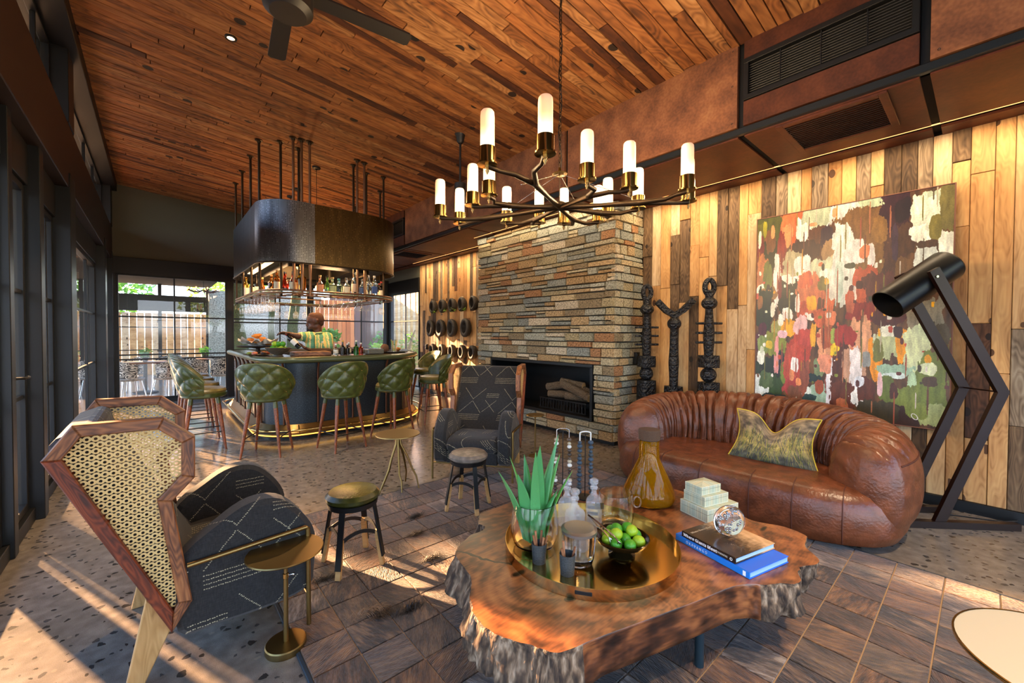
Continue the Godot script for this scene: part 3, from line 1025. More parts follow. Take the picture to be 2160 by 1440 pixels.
	var bf := thing("board_fence", "orange brown board fence behind the bar window", "fence", V(4.4, 0, -13.8))
	for k in 9: obj("board", MB.new().box(V(-0.55 + k * 0.135, 1.25, 0.01 * (k % 2)), V(0.125, 2.5, 0.03), 0.005), mat([H("c07a48"), H("b06c40"), H("cc8a58")][k % 3], 0.8), bf)
	var bd := thing("building", "dark timber building with small lit windows beyond the bar glass", "building", V(6.4, 0, -16))
	for k in 12: obj("board", MB.new().box(V(-1.4 + k * 0.23, 1.6, 0.012 * (k % 2)), V(0.22, 3.2, 0.05), 0.005), mat([H("5c4c44"), H("6c5a50"), H("54463e")][k % 3], 0.85), bd)
	obj("sill", MB.new().box(V(0, 0.62, 0.1), V(2.8, 0.1, 0.2), 0.01), M.pine[2], bd)
	for k in 3:
		var w := obj("window", MB.new().box(V(0.75, 1.45 + k * 0.36, 0.04), V(0.24, 0.26, 0.04), 0.004), M.black, bd)
		obj("pane", MB.new().box(V(0.75, 1.45 + k * 0.36, 0.063), V(0.19, 0.2, 0.01)), glow(H("ffc890"), 0.5), w)
	var pf := thing("picket_fence", "tall pale corrugated board fence outside the corner window", "fence", V(6.9, 0, -12.6))
	for k in 26: obj("board", MB.new().box(V(0.015 * (k % 2), 1.5, -2.6 + k * 0.2), V(0.04, 3.0, 0.18), 0.006), M.pine[[0, 3, 0, 2][k % 4]], pf)
	for k in 6:
		var p: Vector3 = [V(4.0, 0, -12.3), V(5.3, 0, -12.6), V(6.1, 0, -12.0), V(6.2, 0, -10.4), V(5.8, 0, -13.4), V(3.4, 0, -12.9)][k]
		var r: float = [0.28, 0.3, 0.4, 0.34, 0.42, 0.22][k]
		var sb := thing("shrub", "leafy green shrub outside the bar window, %s" % ["in front of the orange fence", "below the dark building", "at the corner post", "in front of the pale fence", "behind the corner post", "behind the barman"][k], "shrub", p, 0, "courtyard shrubs")
		obj("stem", MB.new().tube([V(0, 0, 0), V(0.02, r * 1.2, 0.01)], 0.015, 6), M.bark_log, sb)
		stuff(obj("foliage", leaf_cloud(V(0, r * 1.5 + 0.3, 0), V(r, r * 1.4, r), 260, 0.075, k + 3), M.leafy_light if k % 2 else M.leafy, sb))
	tree("small_tree", "small tree with feathery green leaves behind the bottles", V(3.9, 0, -13.0), 1.35, 0.06, V(0.4, 0.22, 0.4), 260, 0.09, M.leafy)
	var dw := thing("driftwood", "gnarled grey driftwood trunk outside the corner window", "driftwood", V(5.65, 0, -11.2))
	obj("trunk", MB.new().tube([V(0, 0, 0), V(0.06, 0.5, 0), V(-0.02, 0.9, 0.05), V(0.1, 1.3, 0.02), V(0.2, 1.55, 0.05)], [0.07, 0.06, 0.045, 0.04, 0.015], 8), M.bark_log, dw)
	obj("branch", MB.new().tube([V(-0.02, 0.9, 0.05), V(-0.12, 1.1, 0.1), V(-0.1, 1.35, 0.1)], [0.035, 0.025, 0.01], 7), M.bark_log, dw)
	# trees round the place
	for k in 9:
		var p: Vector3 = [V(9, 0, -19), V(-7, 0, -18), V(-10, 0, -9), V(-9, 0, -1), V(3, 0, -24), V(-2, 0, -25), V(9.5, 0, -13), V(-8, 0, 7), V(3, 0, 12)][k]
		tree("garden_tree", "leafy garden tree, %s" % ["rising past the dark building", "behind the terrace at left", "left of the terrace", "left of the camera", "behind the courtyard wall", "behind the batten fence", "behind the pale corrugated fence", "behind the camera at left", "behind the camera"][k], p, 3.6, 0.16, V(2.0, 1.8, 2.0), 1500, 0.16, M.leafy if k % 2 else M.leafy_light, "tree", "garden trees")
	for k in 3:
		var p: Vector3 = [V(-4.6, 0, -14.5), V(-4.2, 0, -9.0), V(-4.4, 0, -18)][k]
		var t := thing("terrace_bench", "dark slatted bench on the terrace outside, %s" % ["in the middle", "nearest", "farthest"][k], "bench", p, 0, "terrace benches")
		for j in 5: obj("slat", MB.new().box(V(-0.2 + j * 0.1, 0.45, 0), V(0.08, 0.03, 1.4), 0.005), M.walnut, t)
		for e in [-0.55, 0.55]: obj("leg", MB.new().box(V(0, 0.215, e), V(0.45, 0.43, 0.06), 0.005), M.black, t)

# ---------------------------------------------------------------- lamps
func omni(p: Vector3, c: Color, e: float, size: float, parent: Node = self) -> void:
	var l := OmniLight3D.new()
	l.name = "lamp_light"
	l.light_color = c
	l.light_energy = e
	l.light_size = size
	l.omni_range = 20.0
	l.omni_attenuation = 2.0
	l.shadow_enabled = true
	parent.add_child(l, true)
	l.position = p

func build_lights() -> void:
	# chandelier
	var hub := V(2.05, 2.3, -1.885)
	var ch := thing("chandelier", "bronze branching chandelier with sixteen frosted glass cylinder shades hanging over the slab table", "chandelier", hub)
	var g := GradientTexture2D.new()
	var gr := Gradient.new()
	gr.offsets = PackedFloat32Array([0.0, 0.3, 0.5, 1.0])
	gr.colors = PackedColorArray([Color(1.0, 0.93, 0.72), Color(1.0, 0.9, 0.66), Color(0.75, 0.5, 0.3), Color(0.42, 0.3, 0.22)])
	g.gradient = gr
	g.width = 4
	g.height = 128
	g.fill_from = Vector2(0, 0)
	g.fill_to = Vector2(0, 1)
	var frosted := mat(H("e8d8c8"), 0.4)
	frosted.emission_enabled = true
	frosted.emission = Color.BLACK
	frosted.emission_texture = g
	frosted.emission_energy_multiplier = 1.7
	obj("hub", MB.new().lathe([Vector2(0.001, -0.02), Vector2(0.04, -0.015), Vector2(0.055, 0.0), Vector2(0.05, 0.02), Vector2(0.02, 0.035), Vector2(0.001, 0.036)], 20), M.bronze, ch)
	var ends := [[1.27, -1.66], [1.40, -1.38], [1.81, -1.46], [2.10, -1.38], [2.38, -1.17], [2.58, -1.26], [2.48, -1.56], [2.47, -1.80], [2.54, -1.94], [2.39, -2.15], [2.23, -2.26], [2.04, -2.42], [1.79, -2.69], [1.58, -2.63], [1.60, -2.25], [1.56, -2.02]]
	for k in 8:
		var a := V(ends[k * 2][0] - hub.x, 0.0, ends[k * 2][1] - hub.z)
		var b := V(ends[k * 2 + 1][0] - hub.x, 0.0, ends[k * 2 + 1][1] - hub.z)
		var mid := (a + b) / 2
		var f := mid * 0.66
		var m := MB.new()
		m.tube([V(0, 0.0, 0), f * 0.5 + V(0, -0.012, 0), f + V(0, -0.015, 0)], [0.02, 0.014, 0.022], 8)
		for e in [a, b]: m.tube([f * 0.92 + V(0, -0.015, 0), f + (e - f) * 0.35 + mid.normalized() * 0.05 + V(0, -0.018, 0), e - (e - f) * 0.25 + V(0, -0.012, 0), e + V(0, -0.005, 0)], [0.017, 0.014, 0.012, 0.016], 8)
		obj("arm", m, M.bronze, ch)
		for e in [a, b]:
			var c := MB.new().at(e)
			c.lathe([Vector2(0.001, -0.002), Vector2(0.052, 0.0), Vector2(0.052, 0.008), Vector2(0.043, 0.01), Vector2(0.043, 0.085), Vector2(0.038, 0.085), Vector2(0.038, 0.014), Vector2(0.001, 0.013)], 24)
			var cup := obj("cup", c, M.gold, ch)
			obj("finial", MB.new().at(e).lathe([Vector2(0.001, -0.05), Vector2(0.004, -0.045), Vector2(0.011, -0.028), Vector2(0.005, -0.024), Vector2(0.012, -0.014), Vector2(0.012, -0.002)], 10), M.gold, cup)
			var s := MB.new().at(e)
			s.grid([0.016, 0.06, 0.12, 0.18, 0.24, 0.262, 0.27].map(func(y):
				var r := 0.036 if y < 0.25 else (0.034 if y < 0.265 else 0.028)
				var row := PackedVector3Array()
				for q in 20: row.append(V(r * cos(-TAU * q / 20.0), y, r * sin(-TAU * q / 20.0)))
				return row), true)
			obj("glass_shade", s, frosted, ch)
			omni(e + V(0, 0.12, 0), H("ffd8a4"), 0.22, 0.03, ch)
	obj("disc", MB.new().at(V(-0.02, 0.21, 0.02)).lathe([Vector2(0.001, -0.012), Vector2(0.05, -0.004), Vector2(0.05, 0.0), Vector2(0.012, 0.012), Vector2(0.008, 0.04), Vector2(0.001, 0.042)], 20), M.brass, ch)
	for k in 4:
		var e = ends[k * 4]
		obj("wire", MB.new().tube([V(-0.02, 0.21, 0.02), V((e[0] - hub.x) * 0.6, 0.0, (e[1] - hub.z) * 0.6)], 0.0022, 5), M.chrome, ch)
	obj("rod", MB.new().tube([V(-0.02, 0.02, 0.02), V(-0.02, 0.21, 0.02)], 0.003, 6), M.bronze, ch)
	var top := cy(hub.x) - hub.y
	var cm := MB.new()
	var y := 0.25
	var odd := false
	while y < top:
		var ring := []
		for k in 10:
			var a := TAU * k / 10.0
			var s := V(cos(a) * 0.008, sin(a) * 0.02, 0)
			ring.append(V(-0.02, y + 0.016, 0.02) + (V(0, s.y, s.x) if odd else s))
		cm.tube(ring, 0.003, 5, false, true)
		y += 0.03
		odd = not odd
	obj("chain", cm, M.bronze, ch)
	var cab := []
	for k in 30: cab.append(V(-0.02 + 0.012 * cos(k * 0.9), 0.25 + (top - 0.25) * k / 29.0, 0.02 + 0.012 * sin(k * 0.9)))
	obj("cable", cab_mesh(cab), M.black, ch)
	obj("canopy", MB.new().at(V(-0.02, top, 0.02)).lathe([Vector2(0.02, -0.05), Vector2(0.06, -0.01), Vector2(0.06, 0.02)], 16), M.bronze, ch)
	# ceiling fan
	var fc := V(0.615, 3.5, -2.764)
	var fan := thing("ceiling_fan", "matt black ceiling fan with broad flat blades at the top left of the ceiling", "ceiling fan", fc)
	obj("motor", MB.new().lathe([Vector2(0.001, -0.15), Vector2(0.1, -0.148), Vector2(0.135, -0.12), Vector2(0.14, 0.0), Vector2(0.13, 0.05), Vector2(0.05, 0.08), Vector2(0.001, 0.08)], 28), M.fan, fan)
	obj("rod", MB.new().tube([V(0, 0.08, 0), V(0, cy(fc.x) - fc.y, 0)], 0.016, 10), M.fan, fan)
	obj("canopy", MB.new().lathe([Vector2(0.03, cy(fc.x) - fc.y - 0.09), Vector2(0.07, cy(fc.x) - fc.y - 0.02), Vector2(0.07, cy(fc.x) - fc.y)], 16), M.fan, fan)
	for k in 4:
		var a := atan2(0.746, 0.085) + k * PI / 2
		var d := V(cos(a), 0, -sin(a))
		var s := V(-d.z, 0.06, d.x).normalized()
		var pts := []
		var bl := MB.new()
		var t := s.cross(d).normalized() * 0.006
		var q := [d * 0.1 - s * 0.05, d * 0.73 - s * 0.058, d * 0.75 - s * 0.04, d * 0.75 + s * 0.04, d * 0.73 + s * 0.058, d * 0.1 + s * 0.05]
		var up := q.map(func(p): return p + t)
		var dn := q.map(func(p): return p - t)
		for i in q.size():
			var j := (i + 1) % q.size()
			bl.face([dn[i], dn[j], up[j], up[i]])
		bl.face(up)
		dn.reverse()
		bl.face(dn)
		obj("blade", bl, M.fan, fan)
	# slim pendants and their canopies near the bar
	for s in [[1.97, -7.08, 1.9, "thin black pendant cord dropping behind the bar canopy, nearest of three"], [2.0, -8.37, 1.4, "thin black pendant cord behind the bar canopy, the middle of three"], [2.0, -8.9, 1.2, "thin black pendant cord behind the bar canopy, farthest of three"]]:
		var t := thing("pendant_lamp", s[3], "pendant lamp", V(s[0], cy(s[0]), s[1]), 0, "pendant cords over the bar")
		obj("canopy", MB.new().lathe([Vector2(0.02, -0.04), Vector2(0.06, -0.03), Vector2(0.065, -0.0)], 14), M.black, t)
		obj("cord", MB.new().tube([V(0, -0.03, 0), V(0, -s[2], 0)], 0.004, 5), M.black, t)
		obj("bulb", MB.new().ell(V(0, -s[2] - 0.04, 0), V(0.03, 0.045, 0.03), 10, 8), glow(H("ffc070"), 3.0), t)
		omni(V(0, -s[2] - 0.04, 0), H("ffb870"), 0.5, 0.03, t)
	var f2 := thing("ceiling_fan", "black ceiling fan on a long drop rod left of the chandelier, mostly hidden", "ceiling fan", V(2.987, 3.33, -4.478))
	var dr := cy(2.987) - 3.33
	obj("canopy", MB.new().lathe([Vector2(0.025, dr - 0.12), Vector2(0.045, dr - 0.1), Vector2(0.06, dr - 0.02), Vector2(0.075, dr)], 16), M.fan, f2)
	obj("rod", MB.new().tube([V(0, 0.05, 0), V(0, dr - 0.1, 0)], 0.014, 8), M.fan, f2)
	obj("motor", MB.new().lathe([Vector2(0.001, -0.1), Vector2(0.07, -0.1), Vector2(0.075, 0.05), Vector2(0.001, 0.06)], 20), M.fan, f2)
	# downlights; the last two are out of view, placed to light the foreground
	for s in [[0.56, -4.72, "small recessed ceiling spotlight near the black fan"], [1.0, 0.9, "unseen ceiling spotlight placed behind the camera to light the foreground"], [2.9, 0.8, "unseen ceiling spotlight placed to light the round table"]]:
		var t := thing("downlight", s[2], "spotlight", V(s[0], cy(s[0]) - 0.015, s[1]))
		obj("ring", MB.new().lathe([Vector2(0.032, -0.004), Vector2(0.045, -0.006), Vector2(0.05, 0.0), Vector2(0.05, 0.01)], 20), M.steel, t)
		obj("bulb", MB.new().lathe([Vector2(0.001, 0.002), Vector2(0.032, 0.002)], 16), glow(H("ffd8a0"), 6.0), t)
		var l := SpotLight3D.new()
		l.name = "spot"
		l.light_color = H("ffe0b8")
		l.light_energy = 9.0
		l.spot_angle = 42.0
		l.spot_range = 20.0
		l.spot_attenuation = 2.0
		l.light_size = 0.03
		l.shadow_enabled = true
		t.add_child(l)
		l.position = V(0, -0.03, 0)
		l.rotation.x = -PI / 2
	# light slot in the soffit along the plank wall
	for s in [[-3.0, 1.2, "warm light slot in the soffit above the painting"], [-9.2, -6.1, "warm light slot in the soffit above the bowls"], [-6.0, -3.1, "unseen warm light slot in the soffit placed to light the chimney stone"]]:
		var x := 4.765 if s[0] != -6.0 else 4.3  # over the chimney: unseen slot, set forward to light the stone face
		var t := thing("light_slot", s[2], "light", V(x, YS - 0.002, (s[0] + s[1]) / 2))
		var L: float = s[1] - s[0]
		obj("diffuser", MB.new().box(V(0, 0.004, 0), V(0.012, 0.006, L)), glow(H("ffb46a"), 1.6), t)
		var l := AreaLight3D.new()
		l.name = "slot_light"
		l.area_size = Vector2(0.03, L)
		l.area_range = 12.0
		l.light_color = H("ffe0b4")
		l.light_energy = SLOT * (1.0 if s[0] != -6.0 else 0.35)
		l.area_normalize_energy = true
		l.shadow_enabled = true
		t.add_child(l)
		l.position = V(0, -0.012, 0)
		l.rotation = V(-PI / 2, 0, 0)

const SLOT := 3.0

func cab_mesh(p: Array) -> MB:
	return MB.new().tube(p, 0.0025, 5)

# ---------------------------------------------------------------- the bar
func outline(x0: float, x1: float, z0: float, z1: float, r: Array, off: float, per := 8) -> Array:
	# rounded rectangle from the front left corner anticlockwise seen from above: front (z1) runs left to right; r = [front left, front right, back right, back left]
	var out := []
	var cs := [[x0, z1, 1, -1, 0], [x1, z1, -1, -1, 1], [x1, z0, -1, 1, 2], [x0, z0, 1, 1, 3]]
	var st := [PI, PI / 2, 0.0, -PI / 2]
	for k in 4:
		var R: float = r[k]
		var c := Vector2(cs[k][0] + cs[k][2] * R, cs[k][1] + cs[k][3] * R)
		var q := maxf(R - off, 0.01)
		for i in per + 1:
			var a: float = st[k] - PI / 2 * i / per
			out.append(Vector2(c.x + q * cos(a), c.y + q * sin(a)))
		# a few points along the straight side that follows
		var nx = cs[(k + 1) % 4]
		var Rn: float = r[(k + 1) % 4]
		var cn := Vector2(nx[0] + nx[2] * Rn, nx[1] + nx[3] * Rn)
		var qn := maxf(Rn - off, 0.01)
		var last: Vector2 = out[out.size() - 1]
		var a2: float = st[(k + 1) % 4]
		var first := Vector2(cn.x + qn * cos(a2), cn.y + qn * sin(a2))
		for i in range(1, 6): out.append(last.lerp(first, i / 6.0))
	return out

func ring(o: Array, y: float) -> PackedVector3Array:
	var r := PackedVector3Array()
	for p in o: r.append(V(p.x, y, p.y))
	return r

const BAR := [1.0, 3.66, -9.6, -6.02]
const BAR_R := [0.55, 1.15, 0.4, 0.3]
const HOOD := [1.06, 3.12, -9.2, -6.25]
const HOOD_R := [0.5, 0.62, 0.5, 0.4]

func bar_o(off: float) -> Array:
	return outline(BAR[0], BAR[1], BAR[2], BAR[3], BAR_R, off)

func hood_o(off: float) -> Array:
	return outline(HOOD[0], HOOD[1], HOOD[2], HOOD[3], HOOD_R, off)

func rings(mb: MB, f: Callable, prof: Array) -> MB:
	# profile of [offset inwards, y]; every segment gets edges of its own
	for i in prof.size() - 1:
		mb.grid([ring(f.call(prof[i][0]), prof[i][1]), ring(f.call(prof[i + 1][0]), prof[i + 1][1])], true, false, true)
	return mb

func build_bar() -> void:
	var t := thing("bar_counter", "rounded island bar with dark green leather edge, hammered panels and brass foot", "bar counter", V(0, 0, 0))
	obj("top", rings(MB.new(), bar_o, [[0.05, 1.115], [0.62, 1.115], [0.62, 1.06], [0.1, 1.06]]), mat(H("6a5a44"), 0.16, 0.6), t)
	var nose := MB.new()
	var pr := []
	for k in 9:
		var a := PI * k / 8.0 - PI / 2
		pr.append(ring(bar_o(0.05 - 0.05 * cos(a)), 1.08 + 0.042 * sin(a)))
	nose.grid(pr, true, false, true)
	obj("leather_edge", nose, mat(H("4a5238"), 0.28, 0.1), t)
	obj("inner_wall", rings(MB.new(), bar_o, [[0.5, 1.06], [0.5, 0.02]]), M.black, t)
	var o := bar_o(0.12)
	var o2 := bar_o(0.05)
	var n := o.size()
	# panels between pipes
	var dist := 0.0
	var start := 0
	for i in range(1, n + 1):
		dist += o[i % n].distance_to(o[i - 1])
		if dist > 0.38 or i == n:
			var r0 := PackedVector3Array()
			var r1 := PackedVector3Array()
			for k in range(start, i + 1):
				r0.append(V(o[k % n].x, 0.2, o[k % n].y))
				r1.append(V(o[k % n].x, 1.06, o[k % n].y))
			obj("panel", MB.new().grid([r0, r1], false, false, true), M.hammered, t)
			var p: Vector2 = o[start % n]
			var q: Vector2 = o2[start % n]
			var d: Vector2 = (q - p)
			obj("pipe", MB.new().tube([V(p.x + d.x * 0.35, 0.2, p.y + d.y * 0.35), V(p.x + d.x * 0.35, 0.9, p.y + d.y * 0.35), V(p.x + d.x * 0.5, 0.97, p.y + d.y * 0.5), V(q.x, 1.05, q.y)], 0.014, 8), mat(H("5c3a28"), 0.35, 0.7), t)
			start = i
			dist = 0.0
	obj("plinth", rings(MB.new(), bar_o, [[0.02, 0.05], [0.0, 0.06], [0.02, 0.1], [0.1, 0.2], [0.13, 0.2]]), M.brass_dark, t)
	obj("recess", rings(MB.new(), bar_o, [[0.1, 0.0], [0.1, 0.06]]), M.black, t)
	var fr := []
	for p in bar_o(-0.06): fr.append(V(p.x, 0.15, p.y))
	obj("foot_rail", MB.new().tube(fr, 0.016, 8, false, true), M.gold, t)
	var lr := []
	for p in bar_o(-0.012): lr.append(V(p.x, 0.075, p.y))
	obj("light_rope", MB.new().tube(lr, 0.007, 6, false, true), glow(H("ffb84a"), 1.8), t)
	for k in range(0, n, 7):
		var a: Vector2 = bar_o(-0.06)[k]
		var b: Vector2 = bar_o(0.08)[k]
		obj("bracket", MB.new().tube([V(a.x, 0.15, a.y), V(b.x, 0.19, b.y)], 0.008, 6), M.brass, t)
	# back bar inside: a low sink run and a board
	var s := thing("back_counter", "low dark work counter inside the island bar", "counter", V(2.35, 0, -7.9))
	obj("body", MB.new().box(V(0, 0.42, 0), V(0.7, 0.84, 1.6), 0.01), M.black, s)
	obj("top", MB.new().box(V(0, 0.865, 0), V(0.74, 0.05, 1.64), 0.01), M.walnut, s)
	# canopy
	var c := thing("bar_canopy", "perforated metal bar canopy hung from the ceiling on bronze pipes, with a bottle shelf", "bar canopy", V(0, 0, 0))
	var h := hood_o(0.0)
	n = h.size()
	var cuts := [0, 9, 14, 23, 28, 37, 42, 51, n]
	for k in cuts.size() - 1:
		var r0 := PackedVector3Array()
		var r1 := PackedVector3Array()
		var us := [0.0]
		for i in range(cuts[k], cuts[k + 1] + 1):
			r0.append(V(h[i % n].x, 2.42, h[i % n].y))
			r1.append(V(h[i % n].x, 3.27, h[i % n].y))
			if i > cuts[k]: us.append(us[us.size() - 1] + h[i % n].distance_to(h[i - 1]))
		var mb := MB.new()
		mb.grid([r0, r1], false, false, true)
		for i in us.size():
			mb.u[i] = Vector2(us[i] * 1.45, 0.0)
			mb.u[us.size() + i] = Vector2(us[i] * 1.45, 0.85 * 1.45)
		obj("panel", mb, M.perf_brass if k in [1, 2, 3] else M.perf_sky, c)
	var rim := []
	for p in h: rim.append(V(p.x, 2.42, p.y))
	obj("rim", MB.new().tube(rim, 0.012, 6, false, true), M.bronze, c)
	var cop := mat(H("7a5a44"), 0.35, 0.8)
	for off in [0.03, 0.36]:
		for y in [2.0, 2.04]:
			if off > 0.1 and y > 2.02: continue
			var rr := []
			for p in hood_o(off): rr.append(V(p.x, y, p.y))
			obj("shelf_rail", MB.new().tube(rr, 0.013, 8, false, true), cop, c)
	obj("shelf", rings(MB.new(), hood_o, [[0.04, 2.03], [0.35, 2.03], [0.35, 2.015], [0.04, 2.015], [0.04, 2.03]]), pane_mat(H("8fb8a0"), 0.35), c)
	obj("soffit", rings(MB.new(), hood_o, [[0.02, 2.5], [0.6, 2.5]]), mat(H("1c1816"), 0.7), c)
	obj("inner_skirt", rings(MB.new(), hood_o, [[0.4, 2.42], [0.4, 2.9]]), M.black, c)
	for p in [[1.13, -6.81], [1.46, -6.33], [1.13, -7.5], [1.56, -6.3], [1.66, -6.28], [1.13, -9.05], [2.35, -6.5], [2.33, -6.29], [2.44, -6.29], [2.86, -6.55], [1.36, -6.6], [3.08, -7.2], [3.08, -8.4], [1.6, -6.62], [2.6, -6.62], [1.13, -8.3]]:
		var top := cy(p[0])
		var po := obj("hanger_pipe", MB.new().tube([V(p[0], 1.97, p[1]), V(p[0], top, p[1])], 0.017, 8), cop if p[1] > -6.4 else M.bronze, c)
		obj("flange", MB.new().at(V(p[0], top, p[1])).lathe([Vector2(0.02, -0.05), Vector2(0.026, -0.02), Vector2(0.05, -0.014), Vector2(0.05, 0.0)], 12), M.bronze, po)
	# glass hanging racks under the shelf
	for k in 7:
		var z := -6.75 - k * 0.3
		obj("rack_bar", MB.new().box(V(1.28, 1.985, z), V(0.34, 0.012, 0.02)), cop, c)
	for k in 6: obj("rack_bar", MB.new().box(V(1.75 + k * 0.2, 1.985, -6.46), V(0.02, 0.012, 0.34)), cop, c)
	obj("rack_bar", MB.new().box(V(1.75, 1.9, -7.3), V(0.7, 0.02, 0.02)), M.bronze, c)
	for e in [1.42, 2.08]: obj("rack_bar", MB.new().box(V(e, 1.95, -7.3), V(0.016, 0.1, 0.016)), M.bronze, c)
	obj("rack_bar", MB.new().box(V(1.75, 1.995, -7.3), V(0.7, 0.02, 0.02)), M.bronze, c)
	# light under the canopy, above the bottles
	for s2 in [[1.28, -7.7, 0.3, 2.2, "left"], [2.1, -6.5, 1.0, 0.2, "front"]]:
		var l := thing("canopy_light", "warm light panel under the %s side of the bar canopy" % s2[4], "light", V(s2[0], 2.49, s2[1]))
		obj("diffuser", MB.new().box(V(0, 0, 0), V(s2[2] * 0.3, 0.008, s2[3] * 0.8)), glow(H("ffc890"), 2.0), l)
		var a := AreaLight3D.new()
		a.name = "canopy_area"
		a.area_size = Vector2(s2[2] * 0.3, s2[3] * 0.8)
		a.area_range = 10.0
		a.light_color = H("ffc890")
		a.light_energy = 1.6
		a.area_normalize_energy = true
		a.shadow_enabled = true
		l.add_child(a)
		a.position = V(0, -0.012, 0)
		a.rotation = V(-PI / 2, 0, 0)

# bottle profiles, base radius 1 and height 1 scaled on use
func bottle(called: String, label: String, kind: int, p: Vector3, r: float, h: float, gm: Material, capm: Material, lm: Material, group: String, cat := "bottle") -> Node3D:
	var t := thing(called, label, cat, p, 0, group)
	var prof: Array = [
		[[0.02, 0.0], [0.95, 0.0], [1.0, 0.02], [1.0, 0.6], [0.9, 0.68], [0.42, 0.76], [0.36, 0.9], [0.4, 0.91], [0.4, 0.94], [0.34, 0.94]],
		[[0.02, 0.0], [0.95, 0.0], [1.0, 0.03], [1.0, 0.55], [0.55, 0.64], [0.34, 0.74], [0.34, 0.9], [0.36, 0.93], [0.3, 0.93]],
		[[0.02, 0.0], [0.8, 0.0], [0.95, 0.05], [1.0, 0.3], [0.85, 0.5], [0.4, 0.66], [0.36, 0.88], [0.4, 0.92], [0.3, 0.92]]][kind]
	var pv := prof.map(func(q): return Vector2(q[0] * r, q[1] * h))
	obj("glass_body", MB.new().lathe(pv, 16), gm, t)
	obj("cap", MB.new().lathe([Vector2(0.34 * r, 0.9 * h), Vector2(0.42 * r, 0.9 * h), Vector2(0.42 * r, h), Vector2(0.001, h)], 12), capm, t)
	if lm: obj("label", MB.new().lathe([Vector2(1.015 * r, 0.15 * h), Vector2(1.015 * r, 0.48 * h)], 16), lm, t)
	return t

